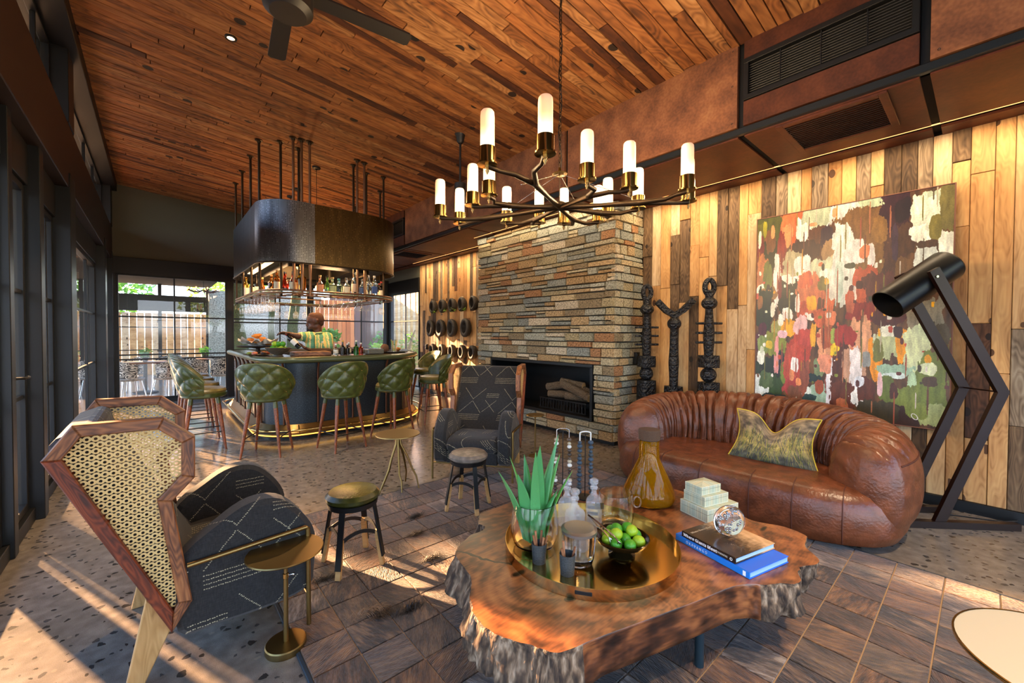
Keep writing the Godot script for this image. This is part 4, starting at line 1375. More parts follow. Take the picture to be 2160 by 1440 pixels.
func build_bar_things() -> void:
	var amber := solid_glass(H("c8702a"), 0.02)
	var red := solid_glass(H("c83a22"), 0.02)
	var clear := solid_glass(H("eef6f4"), 0.02)
	var aqua := solid_glass(H("9fd8d8"), 0.02)
	var greeng := solid_glass(H("6aa04a"), 0.02)
	var dark := mat(H("14100e"), 0.15)
	var gold := solid_glass(H("d8a030"), 0.02)
	var paper := mat(H("d8d4c4"), 0.7)
	var green_p := mat(H("a8b890"), 0.7)
	var blue_p := mat(H("5a7ab0"), 0.7)
	var cork := mat(H("b89868"), 0.8)
	var silver: Material = M.chrome
	var rows := [
		# z or x along the shelf, kind, radius, height, glass, cap, label, words
		["L", -8.75, 1, 0.04, 0.27, dark, cork, paper, "dark squat bottle with a pale label, farthest back on the left of the canopy shelf"],
		["L", -8.5, 2, 0.035, 0.3, red, cork, null, "small reddish bottle near the far left post of the canopy shelf"],
		["L", -8.22, 0, 0.038, 0.36, gold, gold, paper, "tall golden bottle with cream label on the left run of the canopy shelf"],
		["L", -7.98, 0, 0.036, 0.38, dark, dark, paper, "tallest dark wine bottle on the left run of the canopy shelf"],
		["L", -7.72, 1, 0.034, 0.3, dark, dark, paper, "dark bottle with white label just left of the corner post"],
		["L", -7.5, 2, 0.04, 0.29, amber, cork, null, "amber bottle glowing left of the corner post"],
		["C", [1.3, -6.95], 1, 0.045, 0.28, amber, cork, null, "orange bottle left of the red pair above the corner shelf"],
		["C", [1.34, -6.78], 0, 0.04, 0.33, amber, cork, paper, "cork topped amber bottle with pale label above the corner shelf"],
		["C", [1.42, -6.66], 2, 0.05, 0.3, red, silver, null, "broad red bottle with steel pourer on the corner shelf"],
		["C", [1.5, -6.55], 1, 0.05, 0.3, red, silver, paper, "red bottle with white label on the corner shelf"],
		["C", [1.6, -6.5], 1, 0.058, 0.4, gold, gold, null, "large whisky coloured bottle, tallest of the corner shelf"],
		["F", 1.84, 1, 0.046, 0.27, solid_glass(H("e8b090"), 0.02), cork, mat(H("d89878"), 0.7), "peach coloured bottle first on the front canopy shelf"],
		["F", 1.93, 2, 0.04, 0.27, greeng, dark, null, "greenish bottle behind the round label on the front shelf"],
		["F", 2.0, 1, 0.055, 0.25, solid_glass(H("c8d8a8"), 0.02), cork, green_p, "square shouldered pale green bottle with round label on the front shelf"],
		["F", 2.1, 1, 0.05, 0.24, aqua, mat(H("2f7a80"), 0.4), null, "turquoise capped bottle on the front canopy shelf"],
		["F", 2.21, 1, 0.05, 0.26, clear, silver, paper, "stout clear bottle with white label on the front canopy shelf"],
		["F", 2.33, 0, 0.05, 0.36, clear, clear, mat(H("c8b8a8"), 0.7), "tallest frosted clear bottle in the middle of the front shelf"],
		["F", 2.44, 1, 0.042, 0.26, clear, silver, blue_p, "clear bottle with blue label on the front canopy shelf"],
		["F", 2.55, 0, 0.046, 0.33, clear, silver, null, "slim clear bottle second from the right post of the front shelf"],
		["F", 2.64, 0, 0.048, 0.33, clear, M.white, mat(H("3a5a9c"), 0.6), "clear bottle with blue base at the right post of the front shelf"],
		["C", [2.92, -6.78], 0, 0.04, 0.3, dark, mat(H("a81c1c"), 0.4), paper, "red capped wine bottle at the right end of the canopy shelf"],
		["C", [2.98, -6.9], 0, 0.042, 0.31, dark, dark, paper, "dark wine bottle with white label at the right end of the canopy shelf"],
		["C", [3.0, -7.05], 0, 0.04, 0.3, dark, mat(H("a81c1c"), 0.4), paper, "second red capped wine bottle, behind the right end post"]]
	for r in rows:
		var p: Vector3
		if r[0] is String and r[0] == "L": p = V(1.22 + 0.06 * sin(r[1] * 40.0), 2.031, r[1])
		elif r[0] == "F": p = V(r[1], 2.031, -6.44 + 0.04 * sin(r[1] * 60.0))
		else: p = V(r[1][0], 2.031, r[1][1])
		bottle("bottle", r[8], r[2], p, r[3], r[4], r[5], r[6], r[7], "bottles on the canopy shelf")
	# stemmed glasses hang upside down from the racks
	var wg := thing("wine_glass", "wine glass hanging upside down from the rack under the canopy", "wine glass")
	obj("foot", MB.new().lathe([Vector2(0.001, -0.004), Vector2(0.034, -0.002), Vector2(0.034, 0.0), Vector2(0.001, 0.0)], 12), M.thin, wg)
	obj("stem", MB.new().lathe([Vector2(0.004, -0.1), Vector2(0.0035, -0.004)], 8), M.thin, wg)
	obj("bowl", MB.new().lathe([Vector2(0.031, -0.21), Vector2(0.037, -0.18), Vector2(0.04, -0.15), Vector2(0.032, -0.115), Vector2(0.012, -0.1), Vector2(0.003, -0.098)], 14), M.thin, wg)
	var spots := []
	for i in 7:
		for j in 3: spots.append([1.16 + j * 0.095, -6.85 - i * 0.3, 0])
	for i in 4:
		for j in 2: spots.append([1.22 + j * 0.1, -6.72 - i * 0.18, 0])
	for i in 10: spots.append([2.0 + i * 0.075, -7.55, 2])
	for i in 5: spots.append([1.45 + i * 0.13, -7.3, 2])
	for i in 3: spots.append([2.9 + i * 0.06, -6.75 - i * 0.12, 0])
	var first := true
	for s in spots:
		var y: float = 1.985 if s[2] == 0 else 1.89
		var lb: String = "wine glass hanging upside down from the left rack under the canopy" if s[0] < 1.43 else ("wine glass hanging in the dense row behind the barman's head" if s[1] < -7.4 else ("wine glass hanging from the low inner rack of the bar" if s[2] == 2 else "wine glass hanging under the right end of the canopy"))
		var gp: String = "left rack wine glasses" if s[0] < 1.43 else ("back row wine glasses" if s[1] < -7.4 else ("inner rack wine glasses" if s[2] == 2 else "right end wine glasses"))
		if first:
			wg.position = V(s[0], y, s[1])
			wg.set_meta("label", lb)
			wg.set_meta("group", gp)
			first = false
		else: dup(wg, V(s[0], y, s[1]), 0, lb, gp)
	var mg := thing("cocktail_glass", "wide cocktail glass hanging upside down under the front canopy shelf", "cocktail glass", V(1.85, 1.985, -6.46), 0, "cocktail glasses under the front shelf")
	obj("foot", MB.new().lathe([Vector2(0.001, -0.004), Vector2(0.034, -0.002), Vector2(0.034, 0.0), Vector2(0.001, 0.0)], 12), M.thin, mg)
	obj("stem", MB.new().lathe([Vector2(0.005, -0.1), Vector2(0.005, -0.004)], 8), M.thin, mg)
	obj("bowl", MB.new().lathe([Vector2(0.06, -0.19), Vector2(0.005, -0.1)], 16), M.thin, mg)
	for k in 7: dup(mg, V(1.95 + k * 0.105, 1.985, -6.42 - 0.08 * (k % 2)), 0, "wide cocktail glass hanging upside down under the front canopy shelf", "cocktail glasses under the front shelf")
	# things on the counter
	var Y := 1.117
	var st := thing("serving_stand", "dark round serving stand holding paper lined fritters at the left of the bar", "serving stand", V(1.22, Y, -7.55))
	obj("foot", MB.new().lathe([Vector2(0.1, 0), Vector2(0.04, 0.02), Vector2(0.03, 0.08), Vector2(0.08, 0.09)], 16), M.basket, st)
	obj("plate", MB.new().lathe([Vector2(0.02, 0.09), Vector2(0.26, 0.1), Vector2(0.3, 0.125), Vector2(0.28, 0.125), Vector2(0.02, 0.11)], 28), M.basket, st)
	var pap := thing("paper_sheet", "crumpled white paper lining the serving stand of fritters", "paper", V(1.22, Y + 0.112, -7.55))
	var pn := fnl(0.9, 2, 7)
	var pr := []
	for i in 9:
		var row := PackedVector3Array()
		for j in 9:
			var x := (j - 4) * 0.062
			var z := (i - 4) * 0.062
			row.append(V(x, 0.012 + maxf(0, absf(pn.get_noise_2d(j, i)) * 0.12 + (x * x + z * z) * 0.7 - 0.01), z))
		pr.append(row)
	obj("sheet", MB.new().grid(pr, false, false, true), M.white, pap)
	var fm := mat(H("c07c2c"), 0.7)
	for k in 9:
		var a := k * 2.4
		var fr := thing("fritter", "golden fritter piled on white paper at the bar", "fritter", V(1.22 + cos(a) * 0.06 * sqrt(k * 0.7), Y + 0.15 + 0.02 * (8 - k) * 0.9, -7.55 + sin(a) * 0.06 * sqrt(k * 0.7)), 0, "pile of fritters")
		obj("crust", MB.new().ell(Vector3.ZERO, V(0.055, 0.024, 0.05), 10, 6, fnl(0.02, 3, k), 0.4), fm, fr)
	var pl := thing("platter", "flat grey platter of cured meats at the front left of the bar", "platter", V(1.13, Y, -6.95))
	obj("dish", MB.new().lathe([Vector2(0.12, 0), Vector2(0.2, 0.012), Vector2(0.19, 0.016), Vector2(0.01, 0.01)], 24), M.basket, pl)
	for k in 6:
		var a := k * 1.1
		var q := thing("canape", "%s canape on the flat platter" % ["reddish", "dark", "pink", "green topped", "brown", "orange"][k], "canape", V(1.13 + cos(a) * 0.11, Y + 0.03, -6.95 + sin(a) * 0.11), 0, "canapes on the platter")
		obj("bite", MB.new().ell(Vector3.ZERO, V(0.04, 0.024, 0.035), 9, 6, fnl(0.03, 2, k), 0.4), mat([H("9c4a30"), H("2c1c18"), H("b06a54"), H("6a7a30"), H("6a4428"), H("c07840")][k], 0.6), q)
	var bw := thing("fruit_bowl", "textured pewter footed bowl piled with limes on the bar", "bowl", V(1.3, Y, -6.52))
	obj("bowl", MB.new().lathe([Vector2(0.07, 0), Vector2(0.05, 0.02), Vector2(0.12, 0.06), Vector2(0.165, 0.12), Vector2(0.16, 0.125), Vector2(0.11, 0.07), Vector2(0.01, 0.04)], 26), mat(H("6c665a"), 0.4, 0.6, null, V(12, 12, 12), M.char.heightmap_texture, 1.0), bw)
	var lp := [[0, 0], [0.075, 0.02], [-0.07, 0.03], [0.02, 0.08], [0.01, -0.075], [-0.06, -0.05], [0.07, -0.06], [0.0, 0.02], [0.05, 0.05], [-0.045, 0.0]]
	for k in lp.size():
		var l := thing("lime", "green lime heaped in the pewter bowl on the bar", "lime", V(1.3 + lp[k][0], Y + 0.11 + (0.065 if k > 6 else 0.0), -6.52 + lp[k][1]), k * 1.3, "limes in the bar bowl")
		obj("fruit", MB.new().ell(Vector3.ZERO, V(0.04, 0.036, 0.036), 12, 8), M.lime_dark if k % 3 else M.lime, l)
	var bt := [[2.05, -6.42, clear, "small clear bottle at the barman's elbow", 0.17], [2.13, -6.36, dark, "dark mixer bottle with yellow pourer on the bar", 0.22], [2.22, -6.42, dark, "black squat bottle on the bar", 0.17], [2.33, -6.35, solid_glass(H("2f8a3a"), 0.02), "bright green liqueur bottle on the bar", 0.22], [2.42, -6.4, red, "reddish bitters bottle with white cap on the bar", 0.18], [2.27, -6.5, clear, "clear bottle with white label between the dark ones", 0.19]]
	for b in bt: bottle("bar_bottle", b[3], 1, V(b[0], Y, b[1]), 0.036, b[4], b[2], mat(H("c8a030"), 0.5) if b[1] == -6.36 else M.white, paper if b[2] == clear else null, "bottles standing on the bar counter")
	for k in 3:
		var g := thing("tumbler", "small clear tumbler on the bar, %s" % ["left of three", "middle of three", "right of three"][k], "glass", V(2.72 + k * 0.07, Y, -6.62 - 0.03 * k), 0, "tumblers on the bar")
		obj("glass", MB.new().lathe([Vector2(0.001, 0.0), Vector2(0.026, 0.0), Vector2(0.032, 0.09)], 14), M.thin, g)
	var tr := thing("service_tray", "dark round tray at the right end of the bar holding fruit and straws", "tray", V(3.08, Y, -6.72))
	obj("tray", MB.new().lathe([Vector2(0.22, 0), Vector2(0.24, 0.018), Vector2(0.23, 0.018), Vector2(0.21, 0.008), Vector2(0.01, 0.008)], 26), M.black, tr)
	var co := thing("coconut", "round brown coconut on the bar tray", "coconut", V(2.95, Y + 0.078, -6.72))
	obj("shell", MB.new().ell(Vector3.ZERO, V(0.07, 0.072, 0.07), 14, 10, fnl(0.04, 3, 3), 0.08), mat(H("6a4a34"), 0.9), co)
	var jar := thing("straw_jar", "glass jar of yellow and green straws on the bar tray", "jar", V(3.1, Y + 0.012, -6.68))
	obj("glass", MB.new().lathe([Vector2(0.001, 0.0), Vector2(0.045, 0.0), Vector2(0.05, 0.12)], 14), M.thin, jar)
	for k in 8:
		var a := k * 0.8
		obj("straw", MB.new().tube([V(cos(a) * 0.02, 0.01, sin(a) * 0.02), V(cos(a) * 0.05, 0.19 + 0.01 * (k % 3), sin(a) * 0.05)], 0.006, 6), mat(H("d8b030") if k % 2 else H("7aa03a"), 0.5), jar)
	var nb := thing("nut_bowl", "small bowl heaped with orange snacks on the bar tray", "bowl", V(3.2, Y + 0.012, -6.78))
	obj("bowl", MB.new().lathe([Vector2(0.03, 0), Vector2(0.075, 0.05), Vector2(0.07, 0.052), Vector2(0.01, 0.02)], 16), M.walnut, nb)
	obj("snacks", MB.new().ell(V(0, 0.045, 0), V(0.07, 0.03, 0.07), 14, 8, fnl(0.08, 2, 4), 0.3), fm, nb)
	var na := thing("napkin", "folded blue and white cloth at the right end of the bar", "napkin", V(3.42, Y, -7.0))
	obj("cloth", MB.new().box(V(0, 0.012, 0), V(0.16, 0.024, 0.12), 0.01).box(V(0.01, 0.033, 0.0), V(0.12, 0.018, 0.1), 0.008), mat(H("8a9ab0"), 0.9), na)
	var ic := thing("ice_tub", "low rectangular steel ice tub on the bar", "tub", V(2.62, Y, -6.36))
	obj("tub", MB.new().box(V(0, 0.04, 0), V(0.26, 0.08, 0.16), 0.012), mat(H("6a6c66"), 0.4, 0.7, null, V(10, 10, 10), M.char.heightmap_texture, 0.6), ic)
	var bd := thing("chopping_board", "thick dark chopping board lying in front of the barman", "chopping board", V(1.72, Y, -6.5))
	obj("board", MB.new().box(V(0, 0.03, 0), V(0.5, 0.06, 0.28), 0.008), M.walnut, bd)

# ---------------------------------------------------------------- seats
func make_bar_stool(label: String, seatm: Material, backm: Material) -> Node3D:
	# faces -z
	var t := thing("bar_stool", label, "bar stool")
	var s := MB.new()
	s.lathe([Vector2(0.001, 0.665), Vector2(0.19, 0.667), Vector2(0.225, 0.69), Vector2(0.232, 0.725), Vector2(0.215, 0.75), Vector2(0.15, 0.765), Vector2(0.001, 0.77)], 30)
	obj("seat", s, seatm, t)
	obj("apron", MB.new().lathe([Vector2(0.2, 0.64), Vector2(0.236, 0.66), Vector2(0.238, 0.7), Vector2(0.2, 0.71)], 30), backm, t)
	var fun := func(u: float, v: float, out: bool) -> Vector3:
		# u -1..1 round the back, v 0..1 up
		var a := u * 1.55
		var top := 0.68 + (0.41 - 0.24 * pow(absf(u), 2.6)) * v
		var lean := 0.07 * v
		var r := 0.235 + lean
		var tuft := 0.0
		if out:
			var p := u * 4.0
			var q := v * 4.0
			var da := absf(sin(PI * (p + q) * 0.5))
			var db := absf(sin(PI * (p - q) * 0.5))
			var edge := minf(1.0, 6.0 * minf(v, 1.0 - v)) * minf(1.0, 6.0 * (1.0 - absf(u)))
			tuft = 0.024 * pow(da * db, 0.55) * (0.35 + 0.65 * edge) + 0.012
		else: tuft = -0.03 * minf(1.0, 4.0 * minf(minf(v, 1.0 - v) + 0.1, 1.0 - absf(u) + 0.1))
		return V(sin(a) * (r + tuft), top, cos(a) * (r * 0.95 + tuft))
	var mb := MB.new()
	for side in [true, false]:
		var rows := []
		for i in 33:
			var row := PackedVector3Array()
			for j in 57: row.append(fun.call(j / 28.0 - 1.0, i / 32.0, side))
			rows.append(row)
		mb.grid(rows, false, false, not side)
	obj("tufted_back", mb, backm, t)
	var pipe := []
	for j in 57: pipe.append((fun.call(j / 28.0 - 1.0, 1.0, true) + fun.call(j / 28.0 - 1.0, 1.0, false)) / 2)
	obj("piping", MB.new().tube(pipe, 0.014, 8), backm, t)
	for i in range(0, 5):
		for j in range(-4, 5):
			if (i + j) % 2 != 0 or i == 0 or i == 4 or absi(j) == 4: continue
			var p: Vector3 = fun.call(j / 4.0, i / 4.0, true)
			obj("button", MB.new().ell(p, Vector3.ONE * 0.008, 6, 5), M.brass, t)
	for sx in [-1, 1]:
		for sz in [-1, 1]:
			var a := V(sx * 0.13, 0.66, sz * 0.13)
			var b := V(sx * 0.21, 0.0, sz * 0.21)
			var l := obj("leg", MB.new().tube([a, a.lerp(b, 0.2), b], [0.02, 0.024, 0.012], 10), M.leg, t)
			obj("ferrule", MB.new().tube([a, a.lerp(b, 0.14)], [0.0215, 0.025], 10), backm, l)
	var q := 0.21 - 0.08 * 0.2 / 0.66
	for e in [[-1, -1, 1, -1], [1, -1, 1, 1], [1, 1, -1, 1], [-1, 1, -1, -1]]:
		var y := 0.2 if e[1] == e[3] else 0.22
		obj("foot_bar", MB.new().tube([V(e[0] * q, y, e[1] * q), V(e[2] * q, y, e[3] * q)], 0.007, 6), M.black, t)
	return t

func inset(poly: Array, w: float) -> Array:
	var out := []
	var m := poly.size()
	var area := 0.0
	for i in m: area += poly[i].cross(poly[(i + 1) % m])
	for i in m:
		var a: Vector2 = (poly[i] - poly[(i - 1 + m) % m]).normalized()
		var d: Vector2 = (poly[(i + 1) % m] - poly[i]).normalized()
		var na := Vector2(-a.y, a.x) * signf(area)
		var nd := Vector2(-d.y, d.x) * signf(area)
		var s := na + nd
		out.append(poly[i] + s / maxf(0.5, s.dot(na)) * w)
	return out

func smooth_poly(p: Array, per := 5) -> PackedVector2Array:
	var out := PackedVector2Array()
	var m := p.size()
	for i in m:
		for k in per:
			out.append(p[i].cubic_interpolate(p[(i + 1) % m], p[(i - 1 + m) % m], p[(i + 2) % m], k / float(per)))
	return out

func make_armchair(label: String) -> Node3D:
	# faces +x; local z is its right hand side seen from the front
	var t := thing("armchair", label, "armchair")
	var P := [Vector2(-0.313, 0.99), Vector2(-0.235, 1.108), Vector2(0.021, 1.102), Vector2(0.121, 1.011), Vector2(0.12, 0.839), Vector2(0.045, 0.756), Vector2(0.107, 0.318), Vector2(0.039, 0.211)]
	var Q := inset(P, 0.045)
	var cell := 0.0235
	for s in [-1.0, 1.0]:
		var wing := Node3D.new()
		wing.name = "wing" if s < 0 else "wing_001"
		t.add_child(wing)
		for i in P.size():
			var j := (i + 1) % P.size()
			var z0: float = 0.352 * s
			var z1: float = 0.402 * s
			var za := minf(z0, z1)
			var zb := maxf(z0, z1)
			var mb := MB.new()
			var d: Vector2 = (P[j] - P[i]).normalized()
			mb.ua = V(d.x, d.y, 0) * 1.4
			mb.ub = V(-d.y, d.x, 0.7) * 3.0
			mb.uo = Vector2(i * 0.37, i * 0.19)
			mb.at(Vector3.ZERO, 0, -PI / 2)
			mb.ua = V(d.x, 0, d.y) * 1.4
			mb.ub = V(-d.y, 0.7, d.x) * 3.0
			mb.prism(PackedVector2Array([P[i], P[j], Q[j], Q[i]]), -zb, -za, 0.004)
			obj("frame_rail", mb, M.walnut_red if i in [7] else M.walnut, wing)
		# cane webbing with real holes
		var cm := MB.new()
		var inn := PackedVector2Array(inset(P, 0.036))
		var z: float = 0.377 * s
		var row := 0
		var y := 0.2
		while y < 1.12:
			var x := -0.34 + (cell * 0.5 if row % 2 else 0.0)
			while x < 0.16:
				if Geometry2D.is_point_in_polygon(Vector2(x, y), inn):
					var h := cell * 0.5
					var hy := cell * 0.5
					var r := 0.0054
					for k in 8:
						var a0 := TAU * (k - 0.5) / 8.0
						var a1 := TAU * (k + 0.5) / 8.0
						var sq := func(a: float) -> Vector3:
							var c := cos(a)
							var w := sin(a)
							var m := maxf(absf(c), absf(w))
							return V(x + c / m * h, y + w / m * hy, z)
						cm.face([V(x + r * cos(a0), y + r * sin(a0), z + 0.0012), sq.call(a0), sq.call(a1), V(x + r * cos(a1), y + r * sin(a1), z + 0.0012)])
				x += cell
			y += cell
			row += 1
		obj("cane_panel", cm, M.cane, wing)
	var T := 1.0 / 0.9
	var ext := func(mb: MB, poly: PackedVector2Array, z0: float, z1: float, b: float) -> MB:
		mb.at(Vector3.ZERO, 0, -PI / 2)
		mb.ua = V(T, 0.3 * T, 0)
		mb.ub = V(0, 0.8 * T, T)
		mb.prism(poly, -z1, -z0, b)
		return mb
	var back := smooth_poly([Vector2(-0.3, 0.98), Vector2(-0.235, 1.07), Vector2(-0.18, 1.06), Vector2(-0.15, 0.97), Vector2(0.02, 0.6), Vector2(0.17, 0.33), Vector2(0.12, 0.2), Vector2(0.05, 0.22), Vector2(-0.1, 0.55)], 4)
	var bm := MB.new()
	bm.at(Vector3.ZERO, 0, -PI / 2)
	bm.ua = V(0.35 * T, T, 0)
	bm.ub = V(-0.35 * T, 0, T)
	bm.prism(back, -0.35, 0.35, 0.02)
	obj("backrest", bm, M.mudcloth, t)
	var arm := smooth_poly([Vector2(0.06, 0.47), Vector2(0.2, 0.6), Vector2(0.32, 0.665), Vector2(0.44, 0.655), Vector2(0.54, 0.56), Vector2(0.598, 0.44), Vector2(0.592, 0.26), Vector2(0.575, 0.19), Vector2(0.46, 0.155), Vector2(0.2, 0.16), Vector2(0.06, 0.19)], 4)
	for s in [-1, 1]: obj("arm", ext.call(MB.new(), arm, 0.26 if s > 0 else -0.39, 0.39 if s > 0 else -0.26, 0.022), M.mudcloth, t)
	var seat := smooth_poly([Vector2(0.08, 0.4), Vector2(0.3, 0.43), Vector2(0.52, 0.425), Vector2(0.6, 0.38), Vector2(0.6, 0.31), Vector2(0.54, 0.28), Vector2(0.3, 0.28), Vector2(0.08, 0.29)], 4)
	obj("seat_cushion", ext.call(MB.new(), seat, -0.255, 0.255, 0.025), M.mudcloth, t)
	obj("base", ext.call(MB.new(), PackedVector2Array([Vector2(0.1, 0.285), Vector2(0.57, 0.285), Vector2(0.565, 0.17), Vector2(0.1, 0.17)]), -0.26, 0.26, 0.01), M.mudcloth, t)
	for s in [-1, 1]:
		obj("brass_leg", MB.new().tube([V(0.09, 0.475, s * 0.408), V(0.545, 0.498, s * 0.408), V(0.556, 0.49, s * 0.408), V(0.559, 0.0, s * 0.408)], 0.011, 8), M.brass_dull, t)
		var L := MB.new().at(Vector3.ZERO, 0, -PI / 2)
		L.ua = V(0.4, 0, 1.2)
		L.ub = V(2.4, 2, 0)
		L.prism(PackedVector2Array([Vector2(-0.04, 0.36), Vector2(0.055, 0.25), Vector2(-0.055, 0.0), Vector2(-0.11, 0.0)]), -s * 0.34 - 0.022, -s * 0.34 + 0.022, 0.004)
		obj("wooden_leg", L, M.oak, t)
	obj("front_bar", MB.new().tube([V(0.559, 0.165, -0.408), V(0.559, 0.165, 0.408)], 0.009, 8), M.brass_dull, t)
	return t

func make_low_stool(label: String, top: Material) -> Node3D:
	var t := thing("low_stool", label, "stool")
	obj("seat", MB.new().lathe([Vector2(0.001, 0.4), Vector2(0.14, 0.4), Vector2(0.158, 0.415), Vector2(0.16, 0.435), Vector2(0.14, 0.457), Vector2(0.08, 0.467), Vector2(0.001, 0.47)], 32), top, t)
	obj("seat_ring", MB.new().lathe([Vector2(0.12, 0.37), Vector2(0.145, 0.37), Vector2(0.15, 0.4), Vector2(0.12, 0.402)], 28), M.black, t)
	for sx in [-1, 1]:
		for sz in [-1, 1]:
			var a := V(sx * 0.085, 0.39, sz * 0.085)
			var b := V(sx * 0.134, 0.0, sz * 0.134)
			var sd := V(sx, 0, -sz)
			var l := obj("leg", MB.new().bar([a.lerp(b, 0.45), b], 0.03, 0.022, sd), M.oak, t)
			var o := V(sx, 0, sz).normalized() * 0.014
			obj("leg_plate", MB.new().bar([a + o, a.lerp(b, 0.86) + o], 0.034, 0.01, sd), M.black, l)
	for k in 4:
		var path := []
		for i in 9:
			var f := i / 8.0 - 0.5
			path.append(V(f * 0.21, 0.2 + 0.035 * (1.0 - 4.0 * f * f), 0.112).rotated(Vector3.UP, k * PI / 2))
		obj("brace", MB.new().bar(path, 0.006, 0.022, V(0, 0, 1).rotated(Vector3.UP, k * PI / 2)), M.black, t)
	return t

func build_seats() -> void:
	var g := "green leather bar stools round the island bar"
	var a := make_bar_stool("green tufted bar stool at the left front corner, its seat showing to the right", M.green_seat, M.green)
	a.position = V(1.0, 0, -5.62)
	a.rotation.y = atan2(-0.5, 0.86)
	a.set_meta("group", g)
	dup(a, V(1.77, 0, -5.33), 0.22, "middle green tufted bar stool of the three with backs towards the room", g)
	dup(a, V(2.52, 0, -5.47), 0.45, "green tufted bar stool right of the middle one, beside the brass twig table", g)
	for k in 4:
		dup(a, V(0.45, 0, -6.4 - k * 0.74), -PI / 2 - 0.05, "green bar stool on the left side of the bar, %s" % ["nearest of the four in line", "second of the four in line", "third of the four in line", "farthest of the four in line"][k], g)
	dup(a, V(3.44, 0, -5.93), 1.35, "dark green bar stool seen from the side, nearest the wall of bowls", g)
	dup(a, V(4.05, 0, -7.3), PI / 2, "green bar stool on the right side of the bar, farther behind", g)
	var c := make_armchair("winged armchair with cane side panel and walnut frame, large at the left")
	c.position = V(0, 0, -2.575)
	c.set_meta("group", "mud cloth wing armchairs")
	dup(c, V(2.769, 0, -3.623), deg_to_rad(-142), "winged armchair in dark mud cloth facing the camera in front of the fireplace", "mud cloth wing armchairs")
	var s := make_low_stool("low stool with olive leather seat and black iron legs by the left armchair", M.stool_green)
	s.position = V(0.92, 0.0145, -2.57)
	var s2 := make_low_stool("low stool with grey leather seat before the fireplace armchair", M.stool_grey)
	s2.position = V(1.944, 0.0145, -2.785)
	s2.rotation.y = 0.55

func build_tables() -> void:
	var t := thing("side_table", "round brass side table on twig shaped legs beside the bar stools", "side table", V(1.69, 0, -3.56))
	obj("top", MB.new().lathe([Vector2(0.001, 0.508), Vector2(0.19, 0.508), Vector2(0.2, 0.513), Vector2(0.198, 0.52), Vector2(0.001, 0.518)], 40), M.brass_dull, t)
	var tw: Material = M.brass_dull
	for q in [[V(-0.203, 0, 0.035), V(-0.1, 0.2, 0.02)], [V(-0.028, 0, 0.14), V(-0.02, 0.16, 0.07)], [V(0.144, 0, 0.139), V(0.1, 0.2, 0.08)], [V(0.142, 0, -0.136), V(0.11, 0.18, -0.07)], [V(-0.12, 0, -0.09), V(-0.06, 0.18, -0.05)]]:
		var k: Vector3 = q[1]
		obj("twig_leg", MB.new().tube([V(k.x * 0.1, 0.51, k.z * 0.1), V(k.x * 0.2, 0.42, k.z * 0.2), V(k.x * 0.7, 0.3, k.z * 0.7), k, k.lerp(q[0], 0.5) + V(0.01, 0.02, 0), q[0]], [0.012, 0.011, 0.01, 0.009, 0.008, 0.007], 8), tw, t)
	t = thing("side_table", "slim adjustable brass side table in front of the left armchair", "side table", V(0.44, 0, -2.085))
	obj("top", MB.new().lathe([Vector2(0.001, 0.447), Vector2(0.157, 0.447), Vector2(0.16, 0.451), Vector2(0.157, 0.455), Vector2(0.001, 0.454)], 44), M.brass_dull, t)
	obj("base", MB.new().lathe([Vector2(0.001, 0.0), Vector2(0.084, 0.0), Vector2(0.086, 0.006), Vector2(0.086, 0.028), Vector2(0.082, 0.033), Vector2(0.001, 0.034)], 36), M.brass_dull, t)
	obj("pole", MB.new().tube([V(0, 0.03, 0), V(0, 0.33, 0)], 0.0105, 12), M.brass_dull, t)
	obj("inner_pole", MB.new().tube([V(0, 0.33, 0), V(0, 0.448, 0)], 0.0085, 12), M.brass_dull, t)
	obj("collar", MB.new().lathe([Vector2(0.0105, 0.325), Vector2(0.0125, 0.327), Vector2(0.0125, 0.347), Vector2(0.0085, 0.349)], 14), M.brass, t)
	obj("thumb_screw", MB.new().tube([V(0.01, 0.337, 0.003), V(0.026, 0.337, 0.008), V(0.028, 0.337, 0.009), V(0.034, 0.337, 0.011)], [0.003, 0.003, 0.008, 0.008], 8), M.chrome, t)
	t = thing("side_table", "small brass pedestal side table behind the fireplace armchair", "side table", V(3.36, 0, -3.45))
	obj("top", MB.new().lathe([Vector2(0.001, 0.492), Vector2(0.106, 0.492), Vector2(0.108, 0.497), Vector2(0.105, 0.502), Vector2(0.001, 0.501)], 32), M.brass_dull, t)
	obj("base", MB.new().lathe([Vector2(0.001, 0), Vector2(0.08, 0), Vector2(0.08, 0.02), Vector2(0.001, 0.025)], 24), M.brass_dull, t)
	obj("pole", MB.new().tube([V(0, 0.02, 0), V(0, 0.495, 0)], 0.009, 10), M.brass_dull, t)
	t = thing("round_table", "large pale round table top with thin gold rim at the lower right corner", "side table", V(2.28, 0, 0.265))
	obj("top", MB.new().lathe([Vector2(0.001, 0.35), Vector2(0.325, 0.35), Vector2(0.325, 0.36), Vector2(0.001, 0.36)], 64), mat(H("c8c0ac"), 0.3, 0.35), t)
	obj("rim", MB.new().lathe([Vector2(0.324, 0.348), Vector2(0.33, 0.35), Vector2(0.331, 0.356), Vector2(0.33, 0.362), Vector2(0.324, 0.362)], 64), M.gold, t)
	obj("stem", MB.new().lathe([Vector2(0.2, 0.012), Vector2(0.2, 0.03), Vector2(0.03, 0.04), Vector2(0.03, 0.35)], 30), M.brass_dull, t)

# ---------------------------------------------------------------- the slab table and what stands on it
const TY := 0.36

